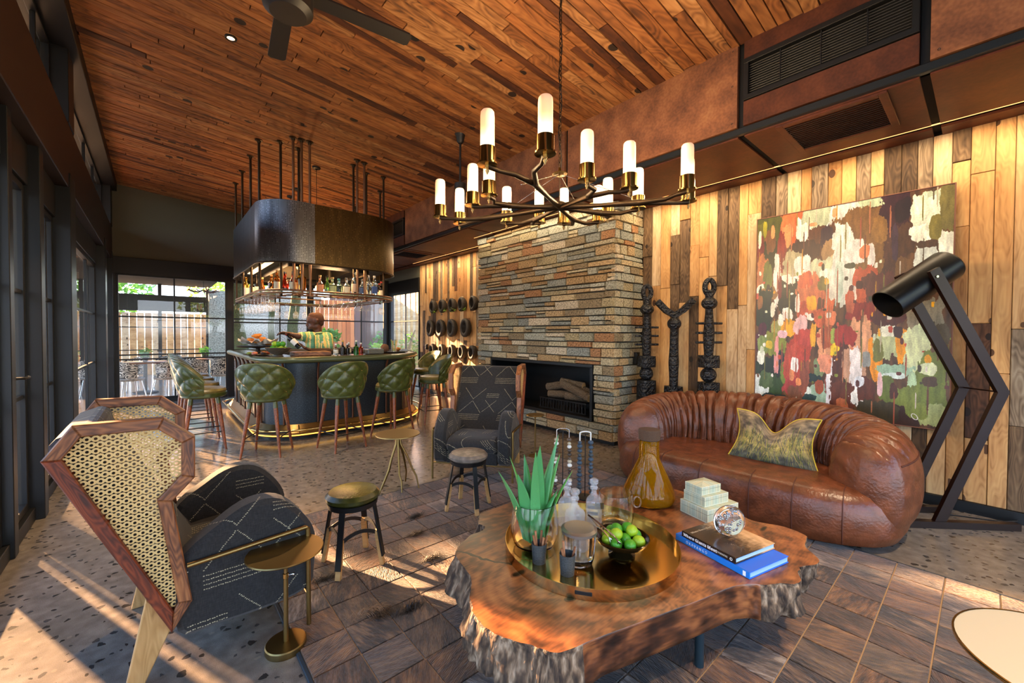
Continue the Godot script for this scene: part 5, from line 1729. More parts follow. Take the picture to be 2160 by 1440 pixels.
func build_table_things() -> void:
	var t := thing("coffee_table", "massive live edge slab coffee table of reddish wood on dark steel legs", "coffee table", V(1.75, 0, -1.25))
	var O := V(1.75, 0, -1.25)
	# outline of the top with how rough the edge is there and how far the foot of the edge stands out
	var K := [[1.106, -1.684, 1, 0.05], [1.052, -1.479, 1, 0.04], [0.955, -1.349, 1, 0.035], [0.922, -1.267, 1, 0.03], [0.921, -1.143, 1, 0.03], [0.985, -1.01, 1, 0.04], [1.045, -0.935, 0.6, 0.03], [1.22, -0.885, 0, 0.0], [1.405, -0.83, 0, 0.0], [1.669, -0.754, 0, 0.0], [1.9, -0.69, 0.1, 0.0], [2.017, -0.6, 1, 0.02], [2.13, -0.521, 1, 0.0], [2.24, -0.55, 1, 0.03], [2.292, -0.547, 1, -0.02], [2.4, -0.5, 0.8, -0.06], [2.49, -0.57, 0.8, -0.04], [2.56, -0.6, 0.6, 0.0], [2.66, -0.622, 0.5, 0.0], [2.69, -0.73, 0.6, 0.02], [2.64, -0.88, 0.8, 0.02], [2.72, -1.05, 0.8, 0.02], [2.76, -1.3, 0.9, 0.02], [2.72, -1.5, 0.9, 0.02], [2.55, -1.68, 0.9, 0.03], [2.3, -1.78, 1, 0.02], [2.1, -1.9, 1, 0.02], [1.85, -1.97, 1, 0.02], [1.62, -1.99, 1, 0.02], [1.47, -1.97, 1, 0.04], [1.4, -1.89, 1, 0.05], [1.38, -1.82, 1, 0.04], [1.26, -1.8, 1, 0.05]]
	var nz := fnl(2.2, 4, 77)
	var n := K.size()
	var per := 8
	var top := PackedVector2Array()
	var rough := []
	var flare := []
	for i in n:
		var p0 := Vector2(K[(i - 1 + n) % n][0], K[(i - 1 + n) % n][1])
		var p1 := Vector2(K[i][0], K[i][1])
		var p2 := Vector2(K[(i + 1) % n][0], K[(i + 1) % n][1])
		var p3 := Vector2(K[(i + 2) % n][0], K[(i + 2) % n][1])
		for k in per:
			var f := k / float(per)
			var q := p1.cubic_interpolate(p2, p0, p3, f)
			var ro: float = lerpf(K[i][2], K[(i + 1) % n][2], f)
			top.append(q + Vector2(nz.get_noise_2d((i + f) * 0.35, 3.0), nz.get_noise_2d((i + f) * 0.35, 9.0)) * 0.016 * ro)
			rough.append(ro)
			flare.append(lerpf(K[i][3], K[(i + 1) % n][3], f))
	var m := top.size()
	var levels := [0.36, 0.352, 0.335, 0.31, 0.285, 0.26, 0.235, 0.212, 0.2]
	var rows := []
	var n3 := fnl(9.0, 4, 78)
	for li in levels.size():
		var y: float = levels[li]
		var f: float = (0.36 - y) / 0.16
		var row := PackedVector3Array()
		for i in m:
			var d := (top[(i + 1) % m] - top[(i - 1 + m) % m]).normalized()
			var out := Vector2(d.y, -d.x) * -1.0
			var mid := Vector2(1.75, -1.25)
			if out.dot(top[i] - mid) < 0 and (top[i] - mid).length() > 0.5: out = -out
			var push: float = flare[i] * f + rough[i] * (n3.get_noise_3d(top[i].x * 2.0, y * 0.8, top[i].y * 2.0) * 0.035 * minf(1.0, f * 4.0))
			if li == 1: push += 0.003
			if li == levels.size() - 1: push -= 0.02
			var q := top[i] + out * push
			row.append(V(q.x, y, q.y) - O)
		rows.append(row)
	# colour of the top: growth rings round two hearts
	var W := 1024
	var Hh := 820
	var d1 := nbytes(W, Hh, 0.006, 4, 161)
	var d2 := nbytes(W, Hh, 0.15, 2, 162, 6, 1)
	var d3 := nbytes(W, Hh, 0.012, 3, 163)
	var val := PackedByteArray()
	val.resize(W * Hh)
	for y in Hh:
		for x in W:
			var i := y * W + x
			var px := 0.85 + 2.05 * x / W
			var pz := -2.1 + 1.7 * y / Hh
			var w := (d1[i] - 128) / 255.0
			var r1 := Vector2(px - 1.32 + w * 0.16, (pz + 1.25) * 1.15 + w * 0.1).length()
			var r2 := Vector2((px - 2.35) * 0.7 + w * 0.2, pz + 1.0).length()
			var r := minf(r1, r2 + 0.2)
			var ring := absf(fposmod(r * 17.0 + w * 3.0, 1.0) - 0.5) * 2.0
			var t0 := 0.52 + 0.16 * (ring - 0.5) + 0.12 * (d2[i] - 128) / 128.0 + 0.30 * (d3[i] - 128) / 128.0
			t0 -= 0.22 * smoothstep(0.38, 0.58, r1) * smoothstep(1.9, 1.3, px)
			# knot holes and a crack
			for h in [[1.352, -1.135, 0.030, 0.014], [1.29, -1.105, 0.024, 0.014], [1.22, -1.375, 0.02, 0.012], [2.57, -0.8, 0.03, 0.008], [2.6, -0.95, 0.04, 0.008]]:
				var e := Vector2((px - h[0] + w * 0.02) / h[2], (pz - h[1]) / h[3]).length()
				if e < 1.0: t0 = 0.0
				elif e < 1.5: t0 *= 0.6
			var cr := absf((px - 1.2) * 0.85 - (pz + 1.55) * 0.5 + w * 0.12)
			if cr < 0.008 and px > 1.1 and px < 1.4 and pz < -1.35: t0 = 0.02
			val[i] = clampi(int(t0 * 255), 0, 255)
	var wt := from_bytes(W, Hh, ramp_bytes(val, [[0.0, H("0c0705")], [0.12, H("26140b")], [0.35, H("55301c")], [0.5, H("7a4828")], [0.68, H("945c34")], [1.0, H("b07c4c")]]))
	var tm := mat(H("ffffff"), 0.28, 0.0, wt)
	tm.clearcoat_enabled = true
	tm.clearcoat = 0.25
	tm.clearcoat_roughness = 0.2
	var cap := MB.new()
	cap.ua = V(1.0 / 2.05, 0, 0)
	cap.ub = V(0, 0, 1.0 / 1.7)
	cap.uo = Vector2((O.x - 0.85) / 2.05, (O.z + 2.1) / 1.7)
	for side in 2:
		var src: PackedVector3Array = rows[0] if side == 0 else rows[rows.size() - 1]
		var mid := V(0, src[0].y, 0)
		for i in m:
			var q := [mid, src[i], src[(i + 1) % m]]
			var up: bool = (q[1] - q[0]).cross(q[2] - q[0]).y > 0
			if up != (side == 0): q.reverse()
			cap.face(q)
	obj("slab_top", cap, tm, t)
	# the sawn front face and the barked edge
	var s0 := 7 * per - 4
	var s1 := 10 * per + 6
	var bb := nbytes(512, 512, 0.03, 4, 165, 1, 4)
	var bark_t := from_bytes(512, 512, ramp_bytes(bb, [[0.0, H("1a120e")], [0.35, H("463628")], [0.55, H("6e5a46")], [0.75, H("94806a")], [1.0, H("b4a088")]]))
	var bark_m := mat(H("ffffff"), 0.85, 0.0, bark_t, Vector3.ZERO, from_bytes(512, 512, bb, false), 1.6)
	var sw := []
	var bk := []
	for r in rows:
		var a := PackedVector3Array()
		var b := PackedVector3Array()
		for i in range(s0, s1 + 1): a.append(r[i])
		for i in range(s1, s0 + m + 1): b.append(r[i % m])
		sw.append(a)
		bk.append(b)
	var flip := true
	obj("sawn_face", MB.new().grid(sw, false, false, false, 0.45, 0.09), tm, t)
	obj("bark_edge", MB.new().grid(bk, false, false, false, 7.0, 0.5), bark_m, t)
	for p in [V(1.77, 0, -0.79), V(1.16, 0, -1.16), V(2.42, 0, -0.8), V(2.5, 0, -1.45), V(1.5, 0, -1.8)]:
		obj("leg", MB.new().tube([p - O + V(0, 0.0145, 0), p - O + V(0, 0.2, 0)], 0.019, 14), mat(H("20343e"), 0.4, 0.4), t)
	# tray
	var C := V(1.665, TY, -1.305)
	var tr := thing("brass_tray", "large round polished brass tray with upright rim on the slab table", "tray", C)
	obj("dish", MB.new().lathe([Vector2(0.001, 0.0), Vector2(0.43, 0.0), Vector2(0.432, 0.003), Vector2(0.432, 0.052), Vector2(0.428, 0.052), Vector2(0.427, 0.011), Vector2(0.001, 0.011)], 80), M.gold, tr)
	for a in [0.62, 3.75]:
		obj("hand_hold", MB.new().at(V(cos(a) * 0.4275, 0.03, -sin(a) * 0.4275), a).box(Vector3.ZERO, V(0.012, 0.022, 0.075), 0.005), M.black, tr)
	var Y := TY + 0.0115
	# aloe in its glass vase
	var vs := thing("glass_vase", "large clear rounded glass vase holding the cut aloe on the tray", "vase", V(1.45, Y, -1.49))
	obj("glass", MB.new().lathe([Vector2(0.001, 0.0), Vector2(0.07, 0.0), Vector2(0.105, 0.02), Vector2(0.12, 0.07), Vector2(0.12, 0.12), Vector2(0.112, 0.18), Vector2(0.105, 0.225), Vector2(0.1, 0.225), Vector2(0.107, 0.18), Vector2(0.115, 0.12), Vector2(0.114, 0.07), Vector2(0.1, 0.028), Vector2(0.068, 0.012), Vector2(0.001, 0.012)], 40), M.glass, vs)
	var al := thing("aloe", "bunch of thick pointed green aloe leaves standing in the glass vase", "aloe", V(1.45, Y + 0.1, -1.49))
	var am := mat(H("4f9a5a"), 0.35, 0.0, null, V(5, 5, 5), M.lime.heightmap_texture, 0.1)
	am.subsurf_scatter_enabled = true
	am.subsurf_scatter_strength = 0.08
	var am2 := mat(H("5ea048"), 0.35)
	var la := [[3.7, 0.03, 0.30, 0.06, -0.055, 0], [4.6, 0.02, 0.43, 0.075, -0.03, 0], [5.3, 0.035, 0.2, 0.1, 0.0, 0], [5.9, 0.03, 0.46, 0.055, 0.02, 0], [0.5, 0.05, 0.35, 0.05, 0.06, 1], [1.6, 0.035, 0.34, 0.06, 0.03, 0], [2.6, 0.03, 0.36, 0.055, -0.02, 1], [3.1, 0.045, 0.31, 0.045, -0.075, 0], [0.1, 0.04, 0.34, 0.035, 0.05, 1], [4.1, 0.05, 0.42, 0.04, -0.02, 0], [5.7, 0.055, 0.28, 0.03, 0.04, 1]]
	for l in la:
		var a: float = l[0]
		var d := V(cos(a), 0, -sin(a))
		var s := V(-d.z, 0, d.x)
		var rr := []
		for i in 15:
			var f := i / 14.0
			var lean: float = l[1] + (0.05 + l[1]) * f * f
			var c: Vector3 = d * lean + V(0.75, 0, 0.65) * l[4] * f + V(0, -0.06 + (l[2] + 0.06) * f, 0)
			var w: float = l[3] * 1.75 * (0.75 + 0.35 * f) * (1.0 - pow(f, 1.9)) + 0.002
			var th: float = w * 0.26
			var row := PackedVector3Array()
			for k in 10:
				var g := TAU * k / 10.0
				var off := s * cos(g) * w * 0.5 + d * (sin(g) * th * 0.5 - 0.3 * w * cos(g) * cos(g) * -1.0 * 0.5)
				row.append(c + off)
			rr.append(row)
		obj("leaf", MB.new().grid(rr, true), am if l[5] == 0 else am2, al)
	# cups with cinnamon sticks
	var zinc := mat(H("525c66"), 0.5, 0.3, M.stone[0].albedo_texture, V(9, 9, 9))
	for k in 2:
		var p: Vector3 = [V(1.36, Y, -1.365), V(1.39, Y, -1.215)][k]
		var cu := thing("metal_cup", "small dark zinc cup %s" % ["behind the other, nearer the glass vase", "nearest the front rim of the tray"][k], "cup", p)
		obj("cup", MB.new().lathe([Vector2(0.001, 0.0), Vector2(0.031, 0.0), Vector2(0.036, 0.092), Vector2(0.033, 0.092), Vector2(0.028, 0.008), Vector2(0.001, 0.008)], 26), zinc, cu)
		var sticks := [[-0.014, 0.006, -0.5, 0.14], [-0.004, -0.012, -0.1, 0.15], [0.008, -0.008, 0.25, 0.15], [0.014, 0.01, 0.5, 0.13], [0.0, 0.013, 0.3, 0.125]]
		if k == 1: sticks = [[-0.014, 0.004, -0.5, 0.125], [-0.006, -0.012, -0.1, 0.15], [0.015, 0.006, 0.5, 0.125]]
		for i in sticks.size():
			var q = sticks[i]
			var st := thing("cinnamon_stick", "cinnamon stick, %s in the %s zinc cup" % [["leaning left", "upright", "leaning right", "farthest right", "in front"][i] if k == 0 else ["leaning left", "tallest", "leaning right"][i], ["rear", "front"][k]], "cinnamon", p + V(q[0] * 0.6, 0.0095, q[1] * 0.6), 0, "cinnamon sticks")
			var dir := V(0.755 * q[2] * 0.35 + q[0] * 4.0, 1, 0.655 * q[2] * 0.35 + q[1] * 4.0).normalized()
			obj("stick", MB.new().tube([Vector3.ZERO, dir * q[3] * 0.9], 0.0055, 9), mat([H("8a5a38"), H("a06c48"), H("74482c")][i % 3], 0.8), st)
	# decanters
	var cut := from_bytes(64, 64, nbytes(64, 64, 0.25, 1, 171, 1, 1, FastNoiseLite.TYPE_CELLULAR), false)
	var cg := pane_mat(Color(0.95, 0.97, 1.0), 0.2, 0.04)
	for k in 3:
		var p: Vector3 = [V(1.67, Y, -1.41), V(1.745, Y, -1.53), V(1.87, Y, -1.44)][k]
		var dc := thing("decanter", "cut crystal decanter with knobbed stopper, %s" % ["in front of the other two", "behind the front one, at left", "at right, with a gold label"][k], "decanter", p, 0.3 * k, "crystal decanters on the tray")
		var rows2 := []
		var pr := [[0.001, 0.0], [0.042, 0.0], [0.045, 0.006], [0.045, 0.13], [0.04, 0.145], [0.026, 0.162], [0.016, 0.178], [0.014, 0.195], [0.02, 0.2]]
		for q in pr:
			var row := PackedVector3Array()
			for s in 32:
				var a := -TAU * s / 32.0
				var sqr := pow(pow(absf(cos(a)), 6.0) + pow(absf(sin(a)), 6.0), -1.0 / 6.0)
				var fl: float = 1.0 - (0.04 if s % 2 else 0.0) * (1.0 if q[0] > 0.03 else 0.0)
				var r: float = q[0] * fl * lerpf(1.0, sqr, 0.8 if q[0] > 0.03 else 0.0)
				row.append(V(r * cos(a), q[1], r * sin(a)))
			rows2.append(row)
		obj("body", MB.new().grid(rows2, true), cg, dc)
		obj("stopper", MB.new().lathe([Vector2(0.012, 0.2), Vector2(0.021, 0.204), Vector2(0.023, 0.212), Vector2(0.016, 0.222), Vector2(0.017, 0.226), Vector2(0.025, 0.236), Vector2(0.025, 0.252), Vector2(0.018, 0.258), Vector2(0.001, 0.259)], 12), cg, dc)
		if k == 2: obj("label", MB.new().at(V(-0.032, 0.12, 0.032), -PI / 4 - 0.6).box(Vector3.ZERO, V(0.05, 0.035, 0.003), 0.001), mat(H("5a4a10"), 0.35, 0.5), dc)
	# ribbed jar with a metal lid
	var jr := thing("ribbed_jar", "ribbed glass jar with flat pewter lid, in front of the decanters", "jar", V(1.5, Y, -1.24))
	var jrows := []
	for q in [[0.04, 0.0], [0.062, 0.004], [0.07, 0.03], [0.078, 0.11], [0.08, 0.15]]:
		var row := PackedVector3Array()
		for s in 48:
			var r: float = q[0] * (1.0 - (0.03 if s % 2 else 0.0))
			row.append(V(r * cos(-TAU * s / 48.0), q[1], r * sin(-TAU * s / 48.0)))
		jrows.append(row)
	obj("glass", MB.new().grid(jrows, true), solid_glass(H("c8ccd4"), 0.05), jr)
	obj("lid", MB.new().lathe([Vector2(0.08, 0.148), Vector2(0.084, 0.15), Vector2(0.084, 0.162), Vector2(0.07, 0.17), Vector2(0.05, 0.167), Vector2(0.001, 0.166)], 36), mat(H("8a8680"), 0.35, 0.85), jr)
	# bowl of limes
	var B := V(1.715, Y, -1.15)
	var bw := thing("glass_bowl", "shallow dark amber glass bowl on a foot, filled with limes, on the tray", "bowl", B)
	obj("bowl", MB.new().lathe([Vector2(0.001, 0.0), Vector2(0.06, 0.0), Vector2(0.064, 0.006), Vector2(0.03, 0.02), Vector2(0.03, 0.028), Vector2(0.08, 0.045), Vector2(0.12, 0.07), Vector2(0.132, 0.092), Vector2(0.127, 0.093), Vector2(0.11, 0.075), Vector2(0.06, 0.054), Vector2(0.001, 0.048)], 40), mat(H("2c2210"), 0.08, 0.5), bw)
	var lim := [[-0.075, 0.02, 0], [-0.03, -0.06, 0], [0.02, -0.075, 0], [0.07, -0.03, 0], [0.075, 0.03, 1], [0.03, 0.075, 1], [-0.035, 0.07, 1], [-0.07, -0.03, 0], [0.0, 0.02, 0], [-0.045, 0.0, 2], [0.0, -0.03, 2], [0.04, 0.03, 3], [0.05, 0.0, 2]]
	for k in lim.size():
		var q = lim[k]
		var y := 0.083 if q[2] < 2 else 0.115
		var l := thing("lime", "%s lime in the amber bowl, %s" % [["dull green", "yellow green", "bright green", "olive green"][k % 4], ["at the left rim", "rear left", "at the rear", "rear right", "at the right rim", "at the front", "front left", "left of the heap", "low in the middle", "on top at left", "on top at rear", "on top in front", "on top at right"][k]], "lime", B + V(q[0], y, q[1]), k * 1.7, "limes in the amber bowl")
		var lm: Material = [M.lime_dark, M.lime, M.lime_dark, M.lime][k % 4]
		obj("fruit", MB.new().ell(Vector3.ZERO, V(0.031, 0.028, 0.028), 16, 10), lm, l)
		obj("stem_end", MB.new().ell(V(0.031, 0, 0), V(0.003, 0.004, 0.004), 6, 5), M.walnut, l)
	# tongs lying from the jar lid to the bowl rim
	var tg := thing("tongs", "silver claw tongs lying across the jar lid and the lime bowl", "tongs", V(1.56, Y + 0.175, -1.235))
	for s in [-1.0, 1.0]:
		var e := V(0.0, -0.06, 0.0)
		obj("arm", MB.new().bar([V(-0.0, 0.035, 0.0), V(0.012, 0.02, 0.02 + s * 0.006), V(0.03, -0.01, 0.05 + s * 0.022), V(0.055, -0.045, 0.085 + s * 0.03), V(0.065, -0.065, 0.1 + s * 0.026)], 0.009, 0.0025, V(0.7, 0.3, -0.3)), M.chrome, tg)
		for k in 3: obj("claw", MB.new().tube([V(0.065, -0.065, 0.1 + s * 0.026), V(0.072 + 0.006 * (k - 1), -0.078, 0.11 + s * 0.022 + 0.008 * (k - 1)), V(0.07 + 0.008 * (k - 1), -0.088, 0.108 + s * 0.014 + 0.008 * (k - 1))], [0.003, 0.0025, 0.0012], 6), M.chrome, tg)
	# glass pitcher
	var pt := thing("glass_mug", "wide clear glass mug with a ring handle behind the lime bowl", "mug", V(1.95, Y, -1.35))
	obj("glass", MB.new().lathe([Vector2(0.001, 0.0), Vector2(0.07, 0.0), Vector2(0.09, 0.015), Vector2(0.098, 0.06), Vector2(0.098, 0.15), Vector2(0.092, 0.19), Vector2(0.089, 0.19), Vector2(0.094, 0.15), Vector2(0.094, 0.06), Vector2(0.086, 0.02), Vector2(0.068, 0.008), Vector2(0.001, 0.008)], 40), M.glass, pt)
	var hd := []
	for k in 14:
		var a := TAU * k / 14.0
		hd.append(V(0.098 + 0.022 + 0.022 * cos(a), 0.135 + 0.03 * sin(a), 0).rotated(Vector3.UP, -0.75))
	obj("handle", MB.new().tube(hd, 0.004, 8, false, true), M.glass, pt)
	# amber flask
	var fl := thing("glass_flask", "tall amber glass flask with broad base and cork stopper beside the tray", "flask", V(2.435, TY, -1.43))
	var ag := solid_glass(H("d8a818"), 0.0, 0.03)
	ag.albedo_color = Color(0.78, 0.55, 0.06, 0.25)
	obj("body", MB.new().lathe([Vector2(0.001, 0.0), Vector2(0.12, 0.0), Vector2(0.155, 0.012), Vector2(0.165, 0.04), Vector2(0.155, 0.09), Vector2(0.1, 0.21), Vector2(0.064, 0.285), Vector2(0.062, 0.4), Vector2(0.057, 0.4), Vector2(0.058, 0.29), Vector2(0.094, 0.21), Vector2(0.149, 0.09), Vector2(0.158, 0.04), Vector2(0.15, 0.02), Vector2(0.11, 0.01), Vector2(0.001, 0.01)], 48), ag, fl)
	obj("cork", MB.new().lathe([Vector2(0.05, 0.37), Vector2(0.055, 0.4), Vector2(0.068, 0.405), Vector2(0.07, 0.46), Vector2(0.064, 0.47), Vector2(0.001, 0.472)], 28), mat(H("6a5040"), 0.95, 0.0, M.stone[0].albedo_texture, V(14, 14, 14)), fl)
	# inlaid boxes, stacked
	var bi := Image.create(256, 64, false, Image.FORMAT_RGB8)
	bi.fill(H("c8ccb0"))
	var r := RandomNumberGenerator.new()
	r.seed = 12
	var x := 4
	while x < 250:
		var w := r.randi_range(6, 22)
		bi.fill_rect(Rect2i(x, 5, w, 54), H("c8ccb0").lerp(H("8fb0a8"), r.randf() * 0.6).lerp(H("d8c89c"), r.randf() * 0.5))
		bi.fill_rect(Rect2i(x + w - 1, 5, 1, 54), H("4c5a50"))
		x += w
	bi.fill_rect(Rect2i(0, 3, 256, 2), H("e4e4d4"))
	bi.fill_rect(Rect2i(0, 59, 256, 2), H("e4e4d4"))
	var bm := mat(H("ffffff"), 0.4, 0.0, ImageTexture.create_from_image(bi))
	var bx := [[0.267, 0.195, 0.076, "largest bone inlay box, at the bottom of the stack of three"], [0.205, 0.15, 0.058, "middle sized bone inlay box between the other two"], [0.165, 0.12, 0.048, "smallest bone inlay box with pyramid lid, topmost of three"]]
	var by := TY
	for k in 3:
		var b = bx[k]
		var bo := thing("inlay_box", b[3], "box", V(2.545 - 0.01 * k, by + 0.0005, -1.089 - 0.015 * k), deg_to_rad(-15.4), "stacked inlay boxes")
		var s := MB.new()
		for q in 4:
			var L: float = b[0] if q % 2 == 0 else b[1]
			var D: float = b[1] if q % 2 == 0 else b[0]
			s.at(Vector3.ZERO, q * PI / 2)
			var u := L * 5.0
			s.face([V(-L / 2, 0, D / 2), V(L / 2, 0, D / 2), V(L / 2, b[2] * 0.62, D / 2), V(-L / 2, b[2] * 0.62, D / 2)], [Vector2(0, 1), Vector2(u, 1), Vector2(u, 0.38), Vector2(0, 0.38)])
		s.at(Vector3.ZERO)
		obj("body", s, bm, bo)
		var ld := MB.new()
		for q in 4:
			var L: float = b[0] if q % 2 == 0 else b[1]
			var D: float = b[1] if q % 2 == 0 else b[0]
			ld.at(Vector3.ZERO, q * PI / 2)
			var u := L * 5.0
			ld.face([V(-L / 2, b[2] * 0.64, D / 2), V(L / 2, b[2] * 0.64, D / 2), V(L / 2, b[2], D / 2), V(-L / 2, b[2], D / 2)], [Vector2(0, 0.36), Vector2(u, 0.36), Vector2(u, 0.04), Vector2(0, 0.04)])
			var e: float = 0.012 if k == 2 else 0.0
			ld.face([V(-L / 2, b[2], D / 2), V(L / 2, b[2], D / 2), V(0, b[2] + e, 0)], [Vector2(0, 0.9), Vector2(u, 0.9), Vector2(u / 2, 0.1)])
		obj("lid", ld, bm, bo)
		by += b[2] + 0.001
	# books
	var books := [[V(2.18, TY, -0.83), 0.3, 0.405, 0.032, H("1f5fd0"), H("1a7ad8"), "OKAVANGO", "large bright blue book lying under the dark one"], [V(2.19, TY + 0.033, -0.845), 0.305, 0.3, 0.028, H("3a2a22"), H("1c1410"), "Where Giants Meet", "dark brown picture book lying on the blue one"]]
	for k in 2:
		var b = books[k]
		var bk2 := thing("book", b[7], "book", b[0] + V(0, 0.0005, 0), -0.235, "books on the slab table")
		var w: float = b[1]
		var L: float = b[2]
		var hh: float = b[3]
		obj("pages", MB.new().box(V(0.004, hh / 2, 0), V(w - 0.012, hh - 0.008, L - 0.01)), mat(H("8fb8e0") if k == 0 else H("a8c4dc"), 0.9), bk2)
		var cv := MB.new().box(V(0, hh - 0.002, 0), V(w, 0.004, L), 0.001).box(V(0, 0.002, 0), V(w, 0.004, L), 0.001)
		if k == 0: obj("cover", cv, mat(b[4], 0.3), bk2)
		else:
			var im := Image.create(128, 128, false, Image.FORMAT_RGB8)
			var nn := fnl(0.03, 4, 9)
			for yy in 128:
				for xx in 128:
					var v := clampf(0.5 + nn.get_noise_2d(xx * 2, yy) * 0.6, 0, 1)
					var f := smoothstep(40.0, 110.0, xx + 20 * nn.get_noise_2d(xx, yy * 3))
					im.set_pixel(xx, yy, H("20160f").lerp(H("4c3826"), v).lerp(H("b08a60").lerp(H("d8b088"), v), f))
			var cm := mat(H("ffffff"), 0.25, 0.0, ImageTexture.create_from_image(im))
			cv.ua = V(1.0 / w, 0, 0)
			var c2 := MB.new()
			c2.ua = V(1.0 / w, 0, 0)
			c2.ub = V(0, 0, 1.0 / L)
			c2.uo = Vector2(0.5, 0.5)
			c2.box(V(0, hh - 0.002, 0), V(w, 0.004, L), 0.001).box(V(0, 0.002, 0), V(w, 0.004, L), 0.001)
			obj("cover", c2, cm, bk2)
		obj("spine", MB.new().box(V(-w / 2 + 0.002, hh / 2, 0), V(0.006, hh, L), 0.002), mat(b[5], 0.3), bk2)
		var tx := TextMesh.new()
		tx.text = b[6]
		var f := SystemFont.new()
		f.font_names = PackedStringArray(["Droid Sans"])
		f.font_weight = 700 if k == 1 else 400
		tx.font = f
		tx.font_size = 16
		tx.pixel_size = 0.0011 if k == 0 else 0.0013
		tx.depth = 0.0006
		var o := obj("spine_lettering", tx, mat(H("f4f4f0"), 0.5), bk2)
		o.position = V(-w / 2 - 0.0012, hh / 2, -L * (0.18 if k == 0 else 0.14))
		o.rotation = V(0, -PI / 2, 0)
		if k == 0:
			obj("emblem", MB.new().box(V(-w / 2 - 0.001, hh / 2, L / 2 - 0.025), V(0.001, 0.022, 0.014)), mat(H("f4f4f0"), 0.5), bk2)
			tx.text = "O K A V A N G O"
		else:
			var t2: TextMesh = tx.duplicate()
			t2.pixel_size = 0.0013
			var o2 := obj("cover_lettering", t2, mat(H("a89880"), 0.5), bk2)
			o2.position = V(-w / 2 + 0.05, hh + 0.0003, -0.02)
			o2.rotation = V(-PI / 2, 0, PI / 2)
			o2.position = V(-w * 0.18, hh + 0.0003, -L * 0.36)
			o2.rotation = V(-PI / 2, 0, 0)
			o2.scale = Vector3.ONE * 0.8
			obj("emblem", MB.new().at(V(-w / 2 - 0.0012, hh / 2, L / 2 - 0.022), 0, 0, PI / 2).lathe([Vector2(0.004, 0.0), Vector2(0.007, 0.0005)], 14), mat(H("f4f4f0"), 0.5), bk2)
			var t3: TextMesh = tx.duplicate()
			t3.text = "PHOTOGRAPHS"
			t3.pixel_size = 0.0007
			var o3 := obj("spine_lettering", t3, mat(H("c8c0b0"), 0.5), bk2)
			o3.position = V(-w / 2 - 0.0012, hh / 2, L * 0.23)
			o3.rotation = V(0, -PI / 2, 0)
	# bubbled glass disc
	var pw := thing("paperweight", "upright clear glass disc full of bubbles standing on the dark book", "paperweight", V(2.2, TY + 0.0625, -0.84), -0.7)
	obj("disc", MB.new().ell(V(0, 0.079, 0), V(0.08, 0.08, 0.036), 36, 22), M.glass, pw)
	r.seed = 8
	for k in 90:
		var p := V(r.randf_range(-1, 1), r.randf_range(-1, 1), r.randf_range(-0.5, 0.5))
		if p.x * p.x + p.y * p.y > 0.66: continue
		obj("bubble", MB.new().ell(V(p.x * 0.07, 0.079 + p.y * 0.07, p.z * 0.022), Vector3.ONE * r.randf_range(0.004, 0.008), 8, 6), M.chrome, pw)
	# strings of beads on iron stands
	for k in 2:
		var p: Vector3 = [V(1.99, TY, -1.785), V(2.15, TY, -1.73)][k]
		var top2: float = [0.46, 0.425][k]
		var sd := thing("bead_stand", "thin black iron stand %s" % ["carrying the mottled brown and white beads", "carrying the dark blue beads"][k], "stand", p)
		obj("base", MB.new().lathe([Vector2(0.001, 0), Vector2(0.06, 0), Vector2(0.06, 0.008), Vector2(0.001, 0.01)], 24), M.black, sd)
		obj("rod", MB.new().tube([V(0, 0.008, 0), V(0, top2, 0)], 0.0035, 7), M.black, sd)
		var ax := V(0.755, 0, 0.655)
		var half: float = [0.04, 0.036][k]
		obj("hook", MB.new().tube([V(0, top2, 0) - ax * half * 0.6, V(0, top2 + 0.003, 0), V(0, top2, 0) + ax * half * 0.6], 0.004, 6), M.black, sd)
		var bs := thing("bead_string", "string of %s" % ["mottled brown and white ceramic beads hung over the iron stand", "chunky dark blue recycled glass beads tied with pale cord"][k], "beads", p)
		var cordm: Material = M.chrome if k == 0 else M.white
		var path := []
		for i in 9:
			var a := PI * i / 8.0
			path.append(V(0, top2 + 0.006 + 0.012 * sin(a), 0) - ax * half * cos(a))
		path.push_front(path[0] - V(0, 0.05, 0))
		path.append(path[path.size() - 1] - V(0, 0.05, 0))
		obj("cord", MB.new().tube(path, 0.003 if k == 0 else 0.005, 6), cordm, bs)
		for s in [-1.0, 1.0]:
			var y: float = top2 - 0.055
			var i := 0
			while y > 0.03:
				var rad := 0.012 + 0.004 * absf(sin(i * 2.3 + s))
				if k == 1: rad = 0.0165 + 0.003 * sin(i * 1.9 + s)
				var c: Vector3 = ax * s * half * (1.0 + 0.25 * (1.0 - y / top2) * (1 if k == 0 else 0.4)) + V(0, y, 0)
				var bmz: Material
				if k == 1: bmz = zinc if i % 4 == 3 else mat(H("3a4a58"), 0.6)
				else: bmz = [mat(H("4a3a30"), 0.4), mat(H("5c4a3c"), 0.4), M.white, mat(H("3a2e28"), 0.4), mat(H("b8a88c"), 0.4)][(i * 3 + int(s)) % 5]
				obj("bead", MB.new().ell(c, V(rad, rad * 0.82, rad), 12, 8), bmz, bs)
				y -= rad * 1.66
				i += 1

